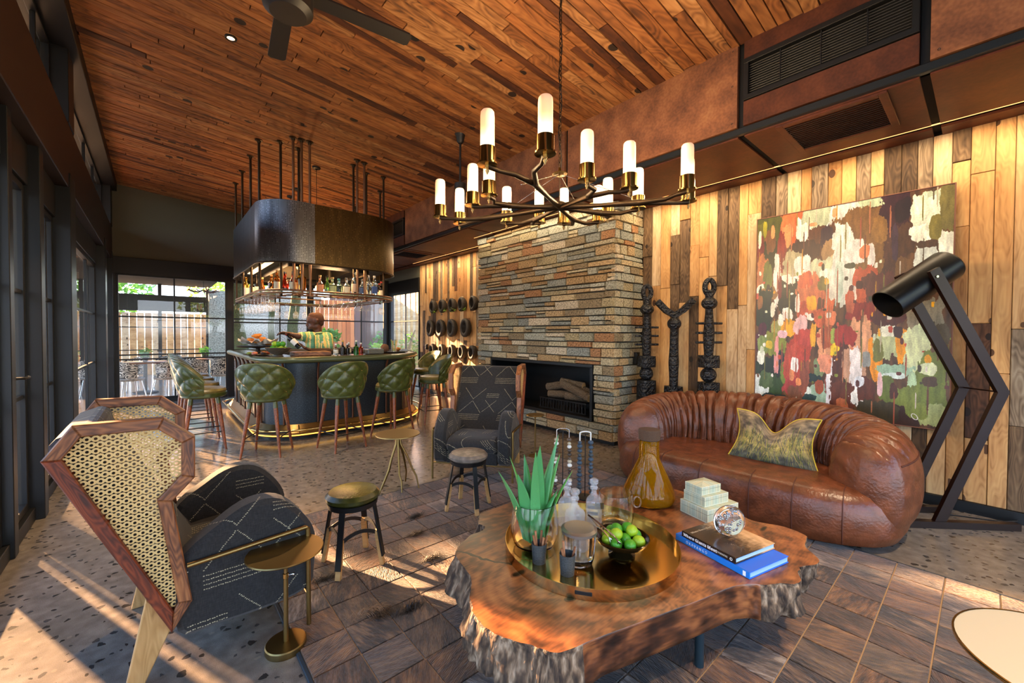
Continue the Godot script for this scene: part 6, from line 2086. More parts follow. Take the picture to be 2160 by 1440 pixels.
# ---------------------------------------------------------------- sofa
func build_sofa() -> void:
	var t := thing("sofa", "curved brown leather sofa with a fat pleated wraparound back", "sofa", V(3.95, 0, -1.42))
	# seat: a bean shaped cushion, plan in local x (wall side positive) and z
	var rows := []
	var prof := [[0.10, 0.02], [0.03, 0.05], [0.0, 0.12], [0.0, 0.22], [0.02, 0.31], [0.06, 0.365], [0.13, 0.392], [0.3, 0.4], [0.7, 0.395], [1.0, 0.39]]
	for q in prof:
		var row := PackedVector3Array()
		for k in 80:
			var a := -TAU * k / 80.0
			var c := cos(a)
			var s := sin(a)
			var ex := 0.62
			var x := signf(c) * pow(absf(c), ex) * 0.62
			var z := signf(s) * pow(absf(s), ex) * 1.1
			if x < 0: x += 0.08 * (z * z) * 0.3
			var f: float = 1.0 - q[0] * (1.0 if q[0] <= 0.3 else 1.0)
			row.append(V(x * f, q[1], z * f))
		rows.append(row)
	obj("seat", MB.new().grid(rows, true), M.sofa, t)
	for sz in [-0.75, -0.45, -0.1, 0.28, 0.55, 0.82]:
		var path := []
		for q in prof.slice(1, 8):
			var s := clampf(absf(sz / 1.1 / (1.0 - q[0])), 0, 1)
			var ang := asin(pow(s, 1.0 / 0.62))
			var x: float = -pow(cos(ang), 0.62) * 0.62 + 0.08 * (sz * sz) * 0.3
			path.append(V(x * (1.0 - q[0]) - 0.002, q[1] + 0.001, sz * (1.0 - 0.15 * q[0])))
		obj("seam", MB.new().tube(path, 0.0035, 5), M.seam, t)
	# back: a fat tube swept round the seat, gathered into pleats
	rows = []
	var NU := 420
	var NV := 44
	var fold := fnl(0.35, 3, 201)
	var fold2 := fnl(1.3, 2, 202)
	for i in NU:
		var f := i / float(NU - 1)
		var th := lerpf(-2.05, 2.05, f)
		var cx := cos(th) * 0.52 + 0.02
		var cz := sin(th) * 0.93
		if absf(th) > PI / 2: cx = 0.02 + cos(th) * 0.75
		var endf := minf(f, 1.0 - f)
		var capr := sqrt(clampf(1.0 - pow(1.0 - clampf(endf / 0.045, 0, 1), 2.0), 0.0, 1.0))
		var hgt := lerpf(0.66, 0.85, pow(clampf(cos(th * 0.62), 0, 1), 1.2))
		var ry := (hgt - 0.05) / 2 * capr + 0.004
		var rx := lerpf(0.2, 0.25, clampf(cos(th * 0.6), 0, 1)) * capr + 0.004
		var tan_ := V(-sin(th), 0, cos(th)).normalized()
		var nrm := V(cos(th) * 1.1, 0, sin(th) * 0.9).normalized()
		var row := PackedVector3Array()
		for j in NV:
			var a := TAU * j / NV
			# gathered pleats run over the top from the seat to the outer seam
			var inner := clampf(0.45 - cos(a) * 0.8 + sin(a) * 0.45, 0.0, 1.0)
			var w := f * 34.0 + 0.55 * fold.get_noise_2d(a * 1.6, f * 60.0) + 0.5 * sin(a) * (f - 0.5)
			var c1 := roundf(w)
			var amp := 0.6 + 0.9 * absf(sin(c1 * 12.9898))
			var w2 := f * 85.0 + 0.9 * fold.get_noise_2d(a * 2.0 + 40.0, f * 90.0)
			var low := clampf(0.6 - sin(a) * 0.9, 0.0, 1.0) * clampf(-cos(a) * 1.3, 0.0, 1.0)
			var g2 := absf(fold2.get_noise_2d(f * 160.0, a * 1.1))
			var dis := (0.02 - 0.034 * amp * exp(-pow((w - c1) / 0.13, 2.0)) - 0.016 * low * exp(-pow((w2 - roundf(w2)) / 0.22, 2.0)) - 0.007 * exp(-g2 * 9.0)) * inner * capr
			var ca := cos(a)
			var sa := sin(a)
			var e := 0.86
			row.append(V(cx, 0.05 + (hgt - 0.05) / 2, cz) + nrm * (rx + dis) * signf(ca) * pow(absf(ca), e) + V(0, (ry + dis) * signf(sa) * pow(absf(sa), e), 0))
		rows.append(row)
	obj("pleated_back", MB.new().grid(rows, true), M.sofa_back, t)
	var seam := []
	for i in range(20, NU - 19, 4): seam.append(rows[i][4] * 1.0)
	obj("seam", MB.new().tube(seam, 0.006, 5), M.seam, t)
	# cushion with a landscape print
	var im := Image.create(256, 192, false, Image.FORMAT_RGB8)
	var nn := fnl(0.02, 4, 61)
	for y in 192:
		for x in 256:
			var v := clampf(0.5 + nn.get_noise_2d(x, y * 1.6), 0, 1)
			var f := y / 192.0
			var c := H("4a4034").lerp(H("a8906c"), v)
			if f > 0.35: c = H("6a6038").lerp(H("c8b060"), v).lerp(c, clampf(1.0 - (f - 0.35) * 4.0, 0, 1))
			if f > 0.62: c = H("3a3c3a").lerp(H("6c6c58"), v).lerp(c, clampf(1.0 - (f - 0.62) * 4.0, 0, 1))
			im.set_pixel(x, y, c)
	var r := RandomNumberGenerator.new()
	r.seed = 3
	for k in 420:
		var x := r.randi_range(2, 253)
		var y := r.randi_range(90, 190)
		var L := r.randi_range(10, 60)
		var c: Color = [H("2c3020"), H("5c6a30"), H("8a8a48"), H("4c4658"), H("c0a850")][r.randi() % 5]
		var fx := float(x)
		var dx := r.randf_range(-0.35, 0.35)
		for q in L:
			var yy := y - q
			fx += dx
			if yy > 20 and fx > 0 and fx < 255: im.set_pixel(int(fx), yy, c)
	var cu := thing("cushion", "printed landscape cushion with yellow piping, pinched at the top, on the leather sofa", "cushion", V(3.84, 0.375, -1.15), PI / 2)
	cu.rotation = V(-0.35, -PI / 2 + 0.06, -0.02)
	cu.rotation_order = EULER_ORDER_YXZ
	var pts := func(u: float, v: float, s: float) -> Vector3:
		# u -1..1 across, v 0..1 up; the top edge is chopped into a V
		var top := 0.43 - 0.145 * exp(-u * u * 9.0) - 0.02 * (1.0 - absf(u))
		var w := 0.33 - 0.055 * sin(PI * v) - 0.02 * v
		var th := 0.085 * pow((1.0 - pow(absf(u), 3.0)) * (1.0 - pow(absf(2.0 * v - 1.0), 3.0)), 0.6)
		return V(u * w, v * top, s * th - 0.03 * exp(-u * u * 20.0) * v * 0.0)
	var cm := MB.new()
	for s in [1.0, -1.0]:
		var rr := []
		for i in 21:
			var row := PackedVector3Array()
			for j in 31: row.append(pts.call(j / 15.0 - 1.0, i / 20.0, s))
			rr.append(row)
		var b := cm.v.size()
		cm.grid(rr, false, false, s < 0)
		for k in range(b, cm.v.size()): cm.u[k] = Vector2(cm.u[k].x, 1.0 - cm.u[k].y)
	obj("cover", cm, mat(H("ffffff"), 0.8, 0.0, ImageTexture.create_from_image(im)), cu)
	var edge := []
	for j in 31: edge.append(pts.call(j / 15.0 - 1.0, 1.0, 0.0))
	for i in range(19, 0, -1): edge.append(pts.call(1.0, i / 20.0, 0.0))
	var e2 := []
	for i in 20: e2.append(pts.call(-1.0, i / 20.0, 0.0))
	obj("piping", MB.new().tube(e2 + edge, 0.0055, 6), mat(H("c8b030"), 0.6), cu)

# ---------------------------------------------------------------- painting, lamp, carvings and bowls along the plank wall
func stroke(d: PackedByteArray, W: int, Hh: int, x: float, y: float, w: float, h: float, c: Color, nz: FastNoiseLite, k: int, soft := 0.36) -> void:
	# a ragged dab of paint; x, y, w, h are fractions of the canvas
	var x0 := maxi(0, int((x - w * 0.75) * W))
	var x1 := mini(W - 1, int((x + w * 0.75) * W))
	var y0 := maxi(0, int((y - h * 0.75) * Hh))
	var y1 := mini(Hh - 1, int((y + h * 0.75) * Hh))
	for py in range(y0, y1 + 1):
		for px in range(x0, x1 + 1):
			var dx := absf(px / float(W) - x) / (w * 0.5)
			var dy := absf(py / float(Hh) - y) / (h * 0.5)
			var e := pow(pow(dx, 3.0) + pow(dy, 3.0), 0.3333)
			e += (nz.get_noise_2d(px * 1.5 + k * 90, py * 0.5) + 0.45 * nz.get_noise_2d(px * 5.0, py * 1.6 + k * 70)) * soft
			if e < 1.0:
				var s := 1.0 + 0.22 * nz.get_noise_2d(px * 3.0, py * 0.7 + k * 50) + 0.12 * nz.get_noise_2d(px * 9.0, py * 9.0)
				var i := (py * W + px) * 3
				d[i] = clampi(int(c.r * 255 * s), 0, 255)
				d[i + 1] = clampi(int(c.g * 255 * s), 0, 255)
				d[i + 2] = clampi(int(c.b * 255 * s), 0, 255)

func painting_texture() -> ImageTexture:
	var W := 512
	var Hh := 720
	var d := PackedByteArray()
	d.resize(W * Hh * 3)
	var nz := fnl(0.02, 4, 401)
	var bg := H("6a4626")
	for i in W * Hh:
		var s := 0.85 + 0.5 * nz.get_noise_2d((i % W) * 2.0, (i / W) * 0.4)
		d[i * 3] = int(bg.r * 255 * s)
		d[i * 3 + 1] = int(bg.g * 255 * s)
		d[i * 3 + 2] = int(bg.b * 255 * s)
	var S := [
		[210, 290, 220, 210, "4a4c1e"], [170, 470, 130, 320, "7a4e2c"], [215, 430, 100, 180, "2e3014"], [150, 300, 60, 100, "5c5a22"], [220, 340, 60, 130, "6b4628"], [178, 275, 26, 80, "9a9424"], [235, 290, 26, 70, "dc9860"],
		[148, 410, 44, 160, "6a2420"], [140, 340, 20, 90, "e8dcc8"], [165, 540, 90, 220, "a8663c"], [200, 560, 56, 170, "5c6424"],
		[370, 240, 160, 160, "c8683a"], [420, 210, 60, 80, "c05a34"], [330, 310, 84, 110, "de8a56"], [375, 350, 30, 70, "cc5820"], [400, 370, 30, 80, "5a1c18"], [480, 220, 120, 120, "a8b498"], [450, 300, 80, 110, "dce4d8"], [410, 260, 30, 120, "e4e4d8"],
		[800, 130, 300, 60, "a8b898"], [650, 185, 230, 110, "ccd0cc"], [560, 200, 90, 110, "a8b498"], [630, 180, 22, 50, "d08860"], [500, 245, 40, 20, "d08860"],
		[780, 260, 300, 190, "70502a"], [560, 350, 190, 180, "52301c"], [450, 390, 180, 110, "3a2418"], [590, 320, 80, 130, "32202a"], [700, 340, 90, 120, "5a3c20"], [610, 420, 90, 160, "92724a"], [640, 450, 60, 60, "c8a87c"],
		[960, 200, 150, 270, "33181e"], [1000, 170, 70, 130, "221416"], [930, 420, 150, 260, "4c2e24"], [820, 420, 170, 200, "74522a"], [880, 280, 80, 140, "84602e"], [1010, 330, 90, 180, "482e1c"], [960, 350, 30, 200, "3c2838"], [1010, 500, 90, 120, "6a4a28"],
		[1140, 120, 150, 90, "b4c4a8"], [1100, 190, 130, 180, "dce4cc"], [1090, 310, 100, 90, "ecf0dc"], [1200, 370, 74, 150, "e4e8d4"], [1150, 240, 110, 90, "d4dcc4"], [1205, 170, 74, 250, "6c6432"], [1150, 280, 50, 130, "787030"], [1110, 430, 120, 140, "d4dcd0"], [1120, 365, 90, 40, "4a3420"],
		[295, 430, 64, 260, "7c2418"], [380, 500, 150, 180, "a8a07c"], [330, 560, 60, 60, "f0ecd8"], [268, 575, 44, 320, "e4e0d8"], [380, 570, 90, 60, "f4f0dc"], [345, 660, 140, 170, "302c14"], [150, 640, 60, 90, "ece8d4"], [212, 640, 110, 70, "8a6434"], [180, 730, 120, 220, "242e1a"], [150, 690, 36, 70, "8c5c34"], [290, 600, 26, 120, "6a1c18"],
		[560, 510, 200, 130, "bcc4a4"], [440, 480, 100, 110, "dce0d8"], [590, 540, 70, 80, "ecead8"], [690, 480, 130, 430, "d4dcd4"], [690, 300, 70, 100, "dce0dc"], [750, 400, 120, 120, "d8dcd8"], [665, 580, 50, 220, "b8d0c4"], [840, 420, 40, 120, "e0dcd6"], [805, 400, 50, 80, "d0784c"], [720, 480, 60, 30, "3c4430"],
		[490, 650, 150, 220, "c46a40"], [460, 560, 90, 80, "c85c34"], [440, 740, 60, 120, "b8502f"], [500, 690, 60, 72, "e8a420"], [560, 700, 44, 80, "5a3818"], [610, 690, 54, 160, "c8643a"], [625, 610, 40, 130, "dcdcd0"], [570, 580, 54, 80, "6a6028"], [520, 770, 80, 40, "f0ece0"], [580, 780, 120, 100, "c46038"], [410, 690, 30, 100, "e8e4d8"],
		[810, 560, 120, 140, "b04a2c"], [790, 660, 160, 110, "b8502f"], [800, 740, 170, 110, "8a2c24"], [880, 600, 150, 160, "5a2c26"], [930, 770, 180, 100, "4a201c"], [745, 640, 40, 90, "ecdcd0"], [730, 680, 40, 130, "b45c40"], [780, 590, 40, 50, "4c1c14"],
		[170, 840, 66, 66, "4a1c2c"], [130, 920, 26, 90, "501c30"], [345, 760, 66, 70, "f0ece0"], [270, 830, 70, 70, "a0a058"], [260, 930, 150, 130, "7c8430"], [350, 830, 92, 92, "e8a418"], [312, 870, 60, 40, "e8bcc8"], [435, 830, 84, 120, "e8b8b8"], [170, 930, 76, 90, "7c9050"], [215, 930, 44, 44, "d0b430"], [300, 790, 40, 60, "e8e8d8"], [240, 730, 30, 80, "e4e4d0"],
		[170, 1200, 140, 200, "e0e8e0"], [150, 1265, 90, 60, "b8d4e8"], [230, 1060, 200, 120, "1e2616"], [295, 1030, 60, 120, "26262c"], [160, 1000, 54, 74, "e8ecdc"], [130, 1060, 40, 60, "283420"], [272, 1000, 30, 200, "dc9490"], [325, 1100, 40, 120, "6a8030"], [265, 1180, 94, 140, "304820"], [200, 1130, 100, 90, "4c6038"], [260, 1240, 180, 60, "223232"],
		[430, 960, 130, 170, "b0402c"], [470, 890, 100, 90, "b84438"], [370, 1050, 90, 230, "b84c38"], [450, 1060, 90, 160, "b04030"], [400, 1170, 150, 90, "a83c38"], [590, 930, 90, 190, "e09c70"], [600, 850, 64, 200, "a4502c"], [620, 780, 60, 80, "d07850"], [515, 870, 36, 130, "e4a828"], [650, 970, 54, 90, "e8c420"], [650, 880, 60, 84, "98a848"], [400, 1040, 44, 80, "f0ece4"], [640, 1060, 54, 120, "d46428"], [380, 1100, 30, 60, "d88858"],
		[550, 1240, 160, 160, "9cb89c"], [470, 1210, 80, 70, "e4ece0"], [520, 1120, 100, 44, "1c3030"], [480, 1230, 110, 34, "2c4444"], [400, 1250, 90, 160, "7a4a30"], [460, 1120, 60, 180, "8a4a34"], [560, 1170, 50, 70, "9c4c2c"], [620, 1150, 60, 120, "84483a"], [620, 1180, 44, 310, "e8e4e4"], [560, 1060, 70, 90, "708058"], [590, 1040, 70, 110, "dc9070"], [425, 1140, 34, 40, "e89058"],
		[790, 890, 120, 210, "e0a47c"], [700, 880, 120, 110, "9a2c24"], [690, 1080, 100, 260, "502412"], [700, 1230, 150, 200, "5e2c1a"], [760, 1050, 120, 180, "b88c70"], [770, 1060, 64, 230, "ece4e0"], [790, 1230, 100, 90, "f4f0e4"], [700, 1280, 60, 90, "b8643c"], [830, 1180, 84, 130, "5c2c1c"], [880, 1020, 64, 230, "e4901a"], [850, 930, 30, 90, "e0901c"], [828, 1010, 40, 90, "8c908c"], [790, 1140, 50, 60, "e4e8ec"],
		[1110, 780, 170, 220, "8a8068"], [1180, 870, 90, 120, "5a4c34"], [930, 920, 130, 170, "b8c494"], [935, 850, 100, 60, "ecf0dc"], [890, 960, 54, 120, "6c7034"], [1015, 940, 72, 170, "ec9c18"], [1080, 960, 120, 270, "d0dcac"], [985, 855, 40, 60, "38201c"], [980, 1070, 160, 60, "94b498"], [970, 1100, 110, 30, "dcece4"], [1150, 1140, 140, 320, "6a7830"], [1060, 1160, 44, 170, "acc8a0"], [1030, 1240, 160, 140, "707c34"], [930, 1180, 74, 140, "5e6c2c"], [1130, 1060, 80, 64, "d4e0b8"], [1140, 1130, 60, 50, "4a3420"], [990, 1330, 220, 130, "38221a"], [880, 1310, 200, 130, "3c3420"], [970, 1190, 40, 90, "4a2820"], [1170, 1320, 140, 120, "a0ac70"], [1080, 1290, 100, 90, "788438"], [900, 1150, 24, 120, "e0b8b8"]]
	for k in S.size():
		var s = S[k]
		var u: float = (s[0] - 122.0) / 1110.0
		var top := 225.0 - 185.0 * u
		var hg := 1062.0 + 300.0 * u
		stroke(d, W, Hh, u, (s[1] - top) / hg, s[2] / 1110.0 * 1.06, s[3] / hg * 1.06, H(s[4]), nz, k)
	# specks of impasto
	var r := RandomNumberGenerator.new()
	r.seed = 77
	var cols := [H("f0ece0"), H("b84c38"), H("e8a418"), H("3c3420"), H("d8e0c4"), H("d07850"), H("5a2c26"), H("7c8430")]
	for k in 90:
		var u := r.randf()
		var v := r.randf_range(0.25, 0.85)
		stroke(d, W, Hh, u, v, r.randf_range(0.008, 0.022), r.randf_range(0.008, 0.03), cols[r.randi() % 8], nz, 300 + k, 0.7)
	# thin drips
	for k in 60:
		var u := r.randf()
		stroke(d, W, Hh, u, r.randf(), 0.006, r.randf_range(0.05, 0.18), cols[r.randi() % 8].lerp(Color(0.4, 0.3, 0.2), 0.4), nz, 600 + k, 0.3)
	# the looped mark at the foot
	for k in 40:
		var a := TAU * k / 40.0
		stroke(d, W, Hh, 0.858 + 0.012 * cos(a) + 0.006 * sin(a), 0.957 + 0.012 * sin(a), 0.004, 0.003, H("e8e4e4"), nz, 700 + k, 0.1)
	return from_bytes(W, Hh, d)

func build_wall_things() -> void:
	var pa := thing("painting", "large unframed abstract painting in reds, whites and greens on the plank wall", "painting", V(5.0, 0.66, -0.915))
	var pw := 1.462
	var ph := 2.04
	var c := MB.new()
	c.face([V(-0.036, 0, -pw / 2), V(-0.036, 0, pw / 2), V(-0.036, ph, pw / 2), V(-0.036, ph, -pw / 2)], [Vector2(0, 1), Vector2(1, 1), Vector2(1, 0), Vector2(0, 0)])
	var pt := painting_texture()
	var pm := mat(H("ffffff"), 0.35, 0.0, pt)
	obj("canvas", c, pm, pa)
	var e := MB.new()
	e.box(V(-0.018, ph / 2, 0), V(0.034, ph - 0.002, pw - 0.002))
	obj("stretcher", e, mat(H("6a4a3c"), 0.8), pa)
	for s in [-1, 1]: obj("frame_edge", MB.new().box(V(-0.018, ph / 2, s * (pw / 2 + 0.004)), V(0.042, ph + 0.016, 0.008), 0.002), mat(H("7a5040"), 0.7), pa)
	for s in [0, 1]: obj("frame_edge", MB.new().box(V(-0.018, s * (ph + 0.008) - 0.004, 0), V(0.042, 0.008, pw), 0.002), mat(H("7a5040"), 0.7), pa)
	# floor lamp
	var F := V(4.457, 0, -0.212)
	var la := thing("floor_lamp", "tall angled floor lamp of dark brown bars with a black tube shade", "floor lamp", F)
	var d := V(0.7071, 0, 0.7071)
	var n := V(0.7071, 0, -0.7071)
	for k in 2:
		var o := n * 0.286 * k
		obj("arm", MB.new().bar([d * 0.0 + V(0, 0.03, 0) + o, d * 0.425 + V(0, 1.03, 0) + o, d * -0.075 + V(0, 1.945, 0) + o], 0.03, 0.075, n), M.lamp_brown, la)
	obj("foot", MB.new().bar([d * -0.35 + V(0, 0.026, 0) - n * 0.0, d * 0.56 + V(0, 0.026, 0) - n * 0.0], 0.05, 0.05, n), M.lamp_brown, la)
	obj("foot", MB.new().bar([d * -0.35 + V(0, 0.026, 0) + n * 0.286, d * 0.3 + V(0, 0.026, 0) + n * 0.286], 0.05, 0.05, n), M.lamp_brown, la)
	obj("cross_bar", MB.new().bar([n * 0.025 - d * 0.3 + V(0, 0.026, 0), n * 0.261 - d * 0.3 + V(0, 0.026, 0)], 0.05, 0.05, d), M.lamp_brown, la)
	obj("elbow_rod", MB.new().tube([d * 0.425 + V(0, 1.03, 0), d * 0.425 + V(0, 1.03, 0) + n * 0.286], 0.006, 8), M.lamp_brown, la)
	var ax := (d * 0.165 + V(0, 2.01, 0)) - (d * -0.28 + V(0, 1.69, 0))
	var c0 := d * -0.28 + V(0, 1.69, 0) + n * 0.143
	var c1 := c0 + ax
	var R := 0.122
	var rows := []
	var an := ax.normalized()
	var e1 := n
	var e2 := an.cross(n)
	for q in [[0.0, R - 0.006], [0.0, R], [0.25, R], [0.5, R], [0.75, R], [0.965, R], [0.99, R * 0.95], [1.0, R * 0.85], [1.0, 0.001]]:
		var row := PackedVector3Array()
		for s in 36:
			var a := TAU * s / 36.0
			row.append(c0 + ax * q[0] + (e1 * cos(a) + e2 * sin(a)) * q[1])
		rows.append(row)
	obj("shade", MB.new().grid(rows, true), M.lamp_black, la)
	rows = []
	for q in [[0.97, R * 0.3], [0.9, R - 0.006], [0.0, R - 0.006]]:
		var row := PackedVector3Array()
		for s in 36:
			var a := TAU * s / 36.0
			row.append(c0 + ax * q[0] + (e1 * cos(a) + e2 * sin(a)) * q[1])
		rows.append(row)
	obj("shade_lining", MB.new().grid(rows, true), M.fan, la)
	for k in 2: obj("pivot_bolt", MB.new().tube([d * -0.06 + V(0, 1.89, 0) + n * (-0.022 if k == 0 else 0.29), d * -0.06 + V(0, 1.89, 0) + n * (-0.012 if k == 0 else 0.308)], 0.009, 10), M.chrome, la)
	obj("lamp_cord", MB.new().tube([d * 0.2 + V(0, 0.006, 0) + n * 0.25, V(0.4, 0.006, 0.1), V(0.5, 0.006, 0.32), V(0.53, 0.03, 0.4)], 0.004, 6), M.black, la)
	# carved posts
	var k := 0
	for s in [[4.78, -2.86, "left", 2.086], [4.76, -2.48, "middle", 1.83], [4.82, -2.09, "right", 2.095]]:
		var t := thing("carved_figure", "tall charred wooden totem with %s" % ["ring head, leftmost, against the chimney side", "a V shaped yoke on top, shortest and in the middle", "ring head and three crossbars, beside the painting"][k], "sculpture", V(s[0], 0, s[1]), -0.5, "charred totem carvings")
		var top: float = s[3]
		var nz := fnl(9.0, 2, 500 + k, FastNoiseLite.TYPE_CELLULAR)
		var carve := func(y0: float, y1: float, r: Array, sq: bool) -> MB:
			var rr := []
			var m := 14
			for i in m + 1:
				var f := i / float(m)
				var rad: float = lerpf(r[int(f * (r.size() - 1))], r[mini(int(f * (r.size() - 1)) + 1, r.size() - 1)], fposmod(f * (r.size() - 1), 1.0) if f < 1.0 else 0.0)
				var row := PackedVector3Array()
				for j in 24:
					var a := -TAU * j / 24.0 + PI / 4
					var q := rad
					if sq: q = rad * minf(1.0 / maxf(absf(cos(a)), absf(sin(a))), 1.3)
					q += 0.004 * nz.get_noise_3d(cos(a), f * (y1 - y0) * 6.0, sin(a))
					row.append(V(q * cos(a), y0 + (y1 - y0) * f, q * sin(a)))
				rr.append(row)
			var b := MB.new().grid(rr, true)
			var lo := Array(rr[0])
			lo.reverse()
			b.face(Array(rr[m]))
			b.face(lo)
			return b
		if k == 1:
			obj("plinth", carve.call(0.0, 0.52, [0.1, 0.1, 0.098], true), M.char, t)
			obj("sphere", MB.new().ell(V(0, 0.6, 0), V(0.085, 0.09, 0.085), 18, 12, nz, 0.06), M.char, t)
			obj("block", carve.call(0.685, 0.82, [0.085, 0.088, 0.085], true), M.char, t)
			obj("shaft", carve.call(0.82, 1.53, [0.045, 0.055, 0.062, 0.055, 0.048, 0.042], false), M.char, t)
			obj("knob", MB.new().ell(V(0, 1.58, 0), V(0.085, 0.08, 0.085), 18, 12, nz, 0.08), M.char, t)
			obj("yoke", MB.new().bar([0, 1, 2, 3, 4].map(func(q): return V(0, [1.85, 1.74, 1.68, 1.75, 1.87][q], 0) + V(0.755, 0, 0.655).rotated(Vector3.UP, 0.5) * [-0.21, -0.1, 0.0, 0.11, 0.23][q]), 0.06, 0.07, V(-0.655, 0, 0.755).rotated(Vector3.UP, 0.5)), M.char, t)
		else:
			var tall := k == 2
			obj("foot", carve.call(0.0, 0.35, [0.115, 0.11], true), M.char, t)
			obj("plinth", carve.call(0.35, 0.86 if not tall else 0.9, [0.1, 0.098, 0.095], true), M.char, t)
			var y: float = 0.86 if not tall else 0.9
			obj("sphere", MB.new().ell(V(0, y + 0.085, 0), V(0.09, 0.09, 0.09), 18, 12, nz, 0.05), M.char, t)
			obj("block", carve.call(y + 0.17, y + 0.31, [0.09, 0.093, 0.09], true), M.char, t)
			obj("shaft", carve.call(y + 0.31, y + 0.86, [0.05, 0.06, 0.062, 0.05, 0.04], false), M.char, t)
			obj("knob", MB.new().ell(V(0, y + 0.91, 0), V(0.09, 0.075, 0.09), 18, 12, nz, 0.07), M.char, t)
			obj("neck", carve.call(y + 0.96, y + 1.06, [0.045, 0.05], false), M.char, t)
			var ring_ := []
			for q in 20:
				var a := TAU * q / 20.0
				ring_.append(V(0.755, 0, 0.655).rotated(Vector3.UP, 0.5) * 0.052 * cos(a) + V(0, top - 0.1 + 0.085 * sin(a), 0))
			obj("ring_head", MB.new().tube(ring_, 0.03, 10, false, true), M.char, t)
			for q in 3:
				var yy: float = y + 0.46 + q * 0.11
				obj("crossbar", MB.new().tube([V(0.755, 0, 0.655).rotated(Vector3.UP, 0.5) * -0.15 + V(0, yy, 0), V(0.755, 0, 0.655).rotated(Vector3.UP, 0.5) * 0.15 + V(0, yy, 0)], 0.014, 8), M.char, t)
		k += 1
	# wooden bowls hung on the wall
	var rows3 := [[2.07, 0.105, 0.155, -8.5, [0.0, 0.41, 0.82, 1.2, 1.62], "top"], [1.57, 0.15, 0.2, -8.62, [0.0, 0.46, 0.93, 1.46], "middle"], [1.06, 0.105, 0.15, -8.5, [0.0, 0.41, 0.82, 1.22, 1.6], "bottom"]]
	for r in rows3:
		for i in r[4].size():
			var z: float = r[3] + r[4][i]
			if z > -6.7: z = -6.72
			var t := thing("wall_bowl", "dark wooden bowl on the plank wall, %s in the %s row" % [["leftmost", "second", "third", "fourth", "last, beside the chimney,"][i], r[5]], "bowl", V(5.015, r[0], z), 0, "carved bowls on the wall")
			var mb := MB.new()
			var rr := []
			for q in [[0.001, 0.0], [0.55, 0.0], [0.88, 0.04], [1.0, 0.1], [0.97, 0.14], [0.8, 0.155], [0.62, 0.15], [0.58, 0.12], [0.4, 0.03], [0.001, 0.02]]:
				var row := PackedVector3Array()
				for s in 26:
					var a := TAU * s / 26.0
					row.append(V(-q[1], sin(a) * q[0] * r[2], cos(a) * q[0] * r[1]))
				rr.append(row)
			mb.grid(rr, true, false, true)
			obj("bowl", mb, M.basket, t)
			if r[5] == "top" and i < 4: stuff(obj("dried_sprig", leaf_cloud(V(-0.1, -0.1, 0.05), V(0.05, 0.05, 0.07), 40, 0.03, i + 40), M.leafy_light, t))
	# switches and sockets
	for s in [[V(5.0, 1.12, -8.95), 0.0, 0.07, 0.13, "small dark light switch on the planks beside the lowest bowls"], [V(4.86, 1.13, -3.07), PI / 2, 0.09, 0.16, "black double switch plate on the chimney side"], [V(4.84, 0.4, -3.07), PI / 2, 0.12, 0.17, "black power socket low on the chimney side"]]:
		var t := thing("wall_switch", s[4], "switch", s[0], s[1])
		obj("plate", MB.new().box(V(0, 0, 0), V(0.05 if s[1] == 0.0 else 0.075, s[3], s[2]), 0.006), M.black, t)
		for q in [-1, 1]: obj("rocker", MB.new().box(V(-0.03 if s[1] == 0.0 else -0.04, q * s[3] * 0.22, 0), V(0.01, s[3] * 0.3, s[2] * 0.6), 0.003), M.steel, t)

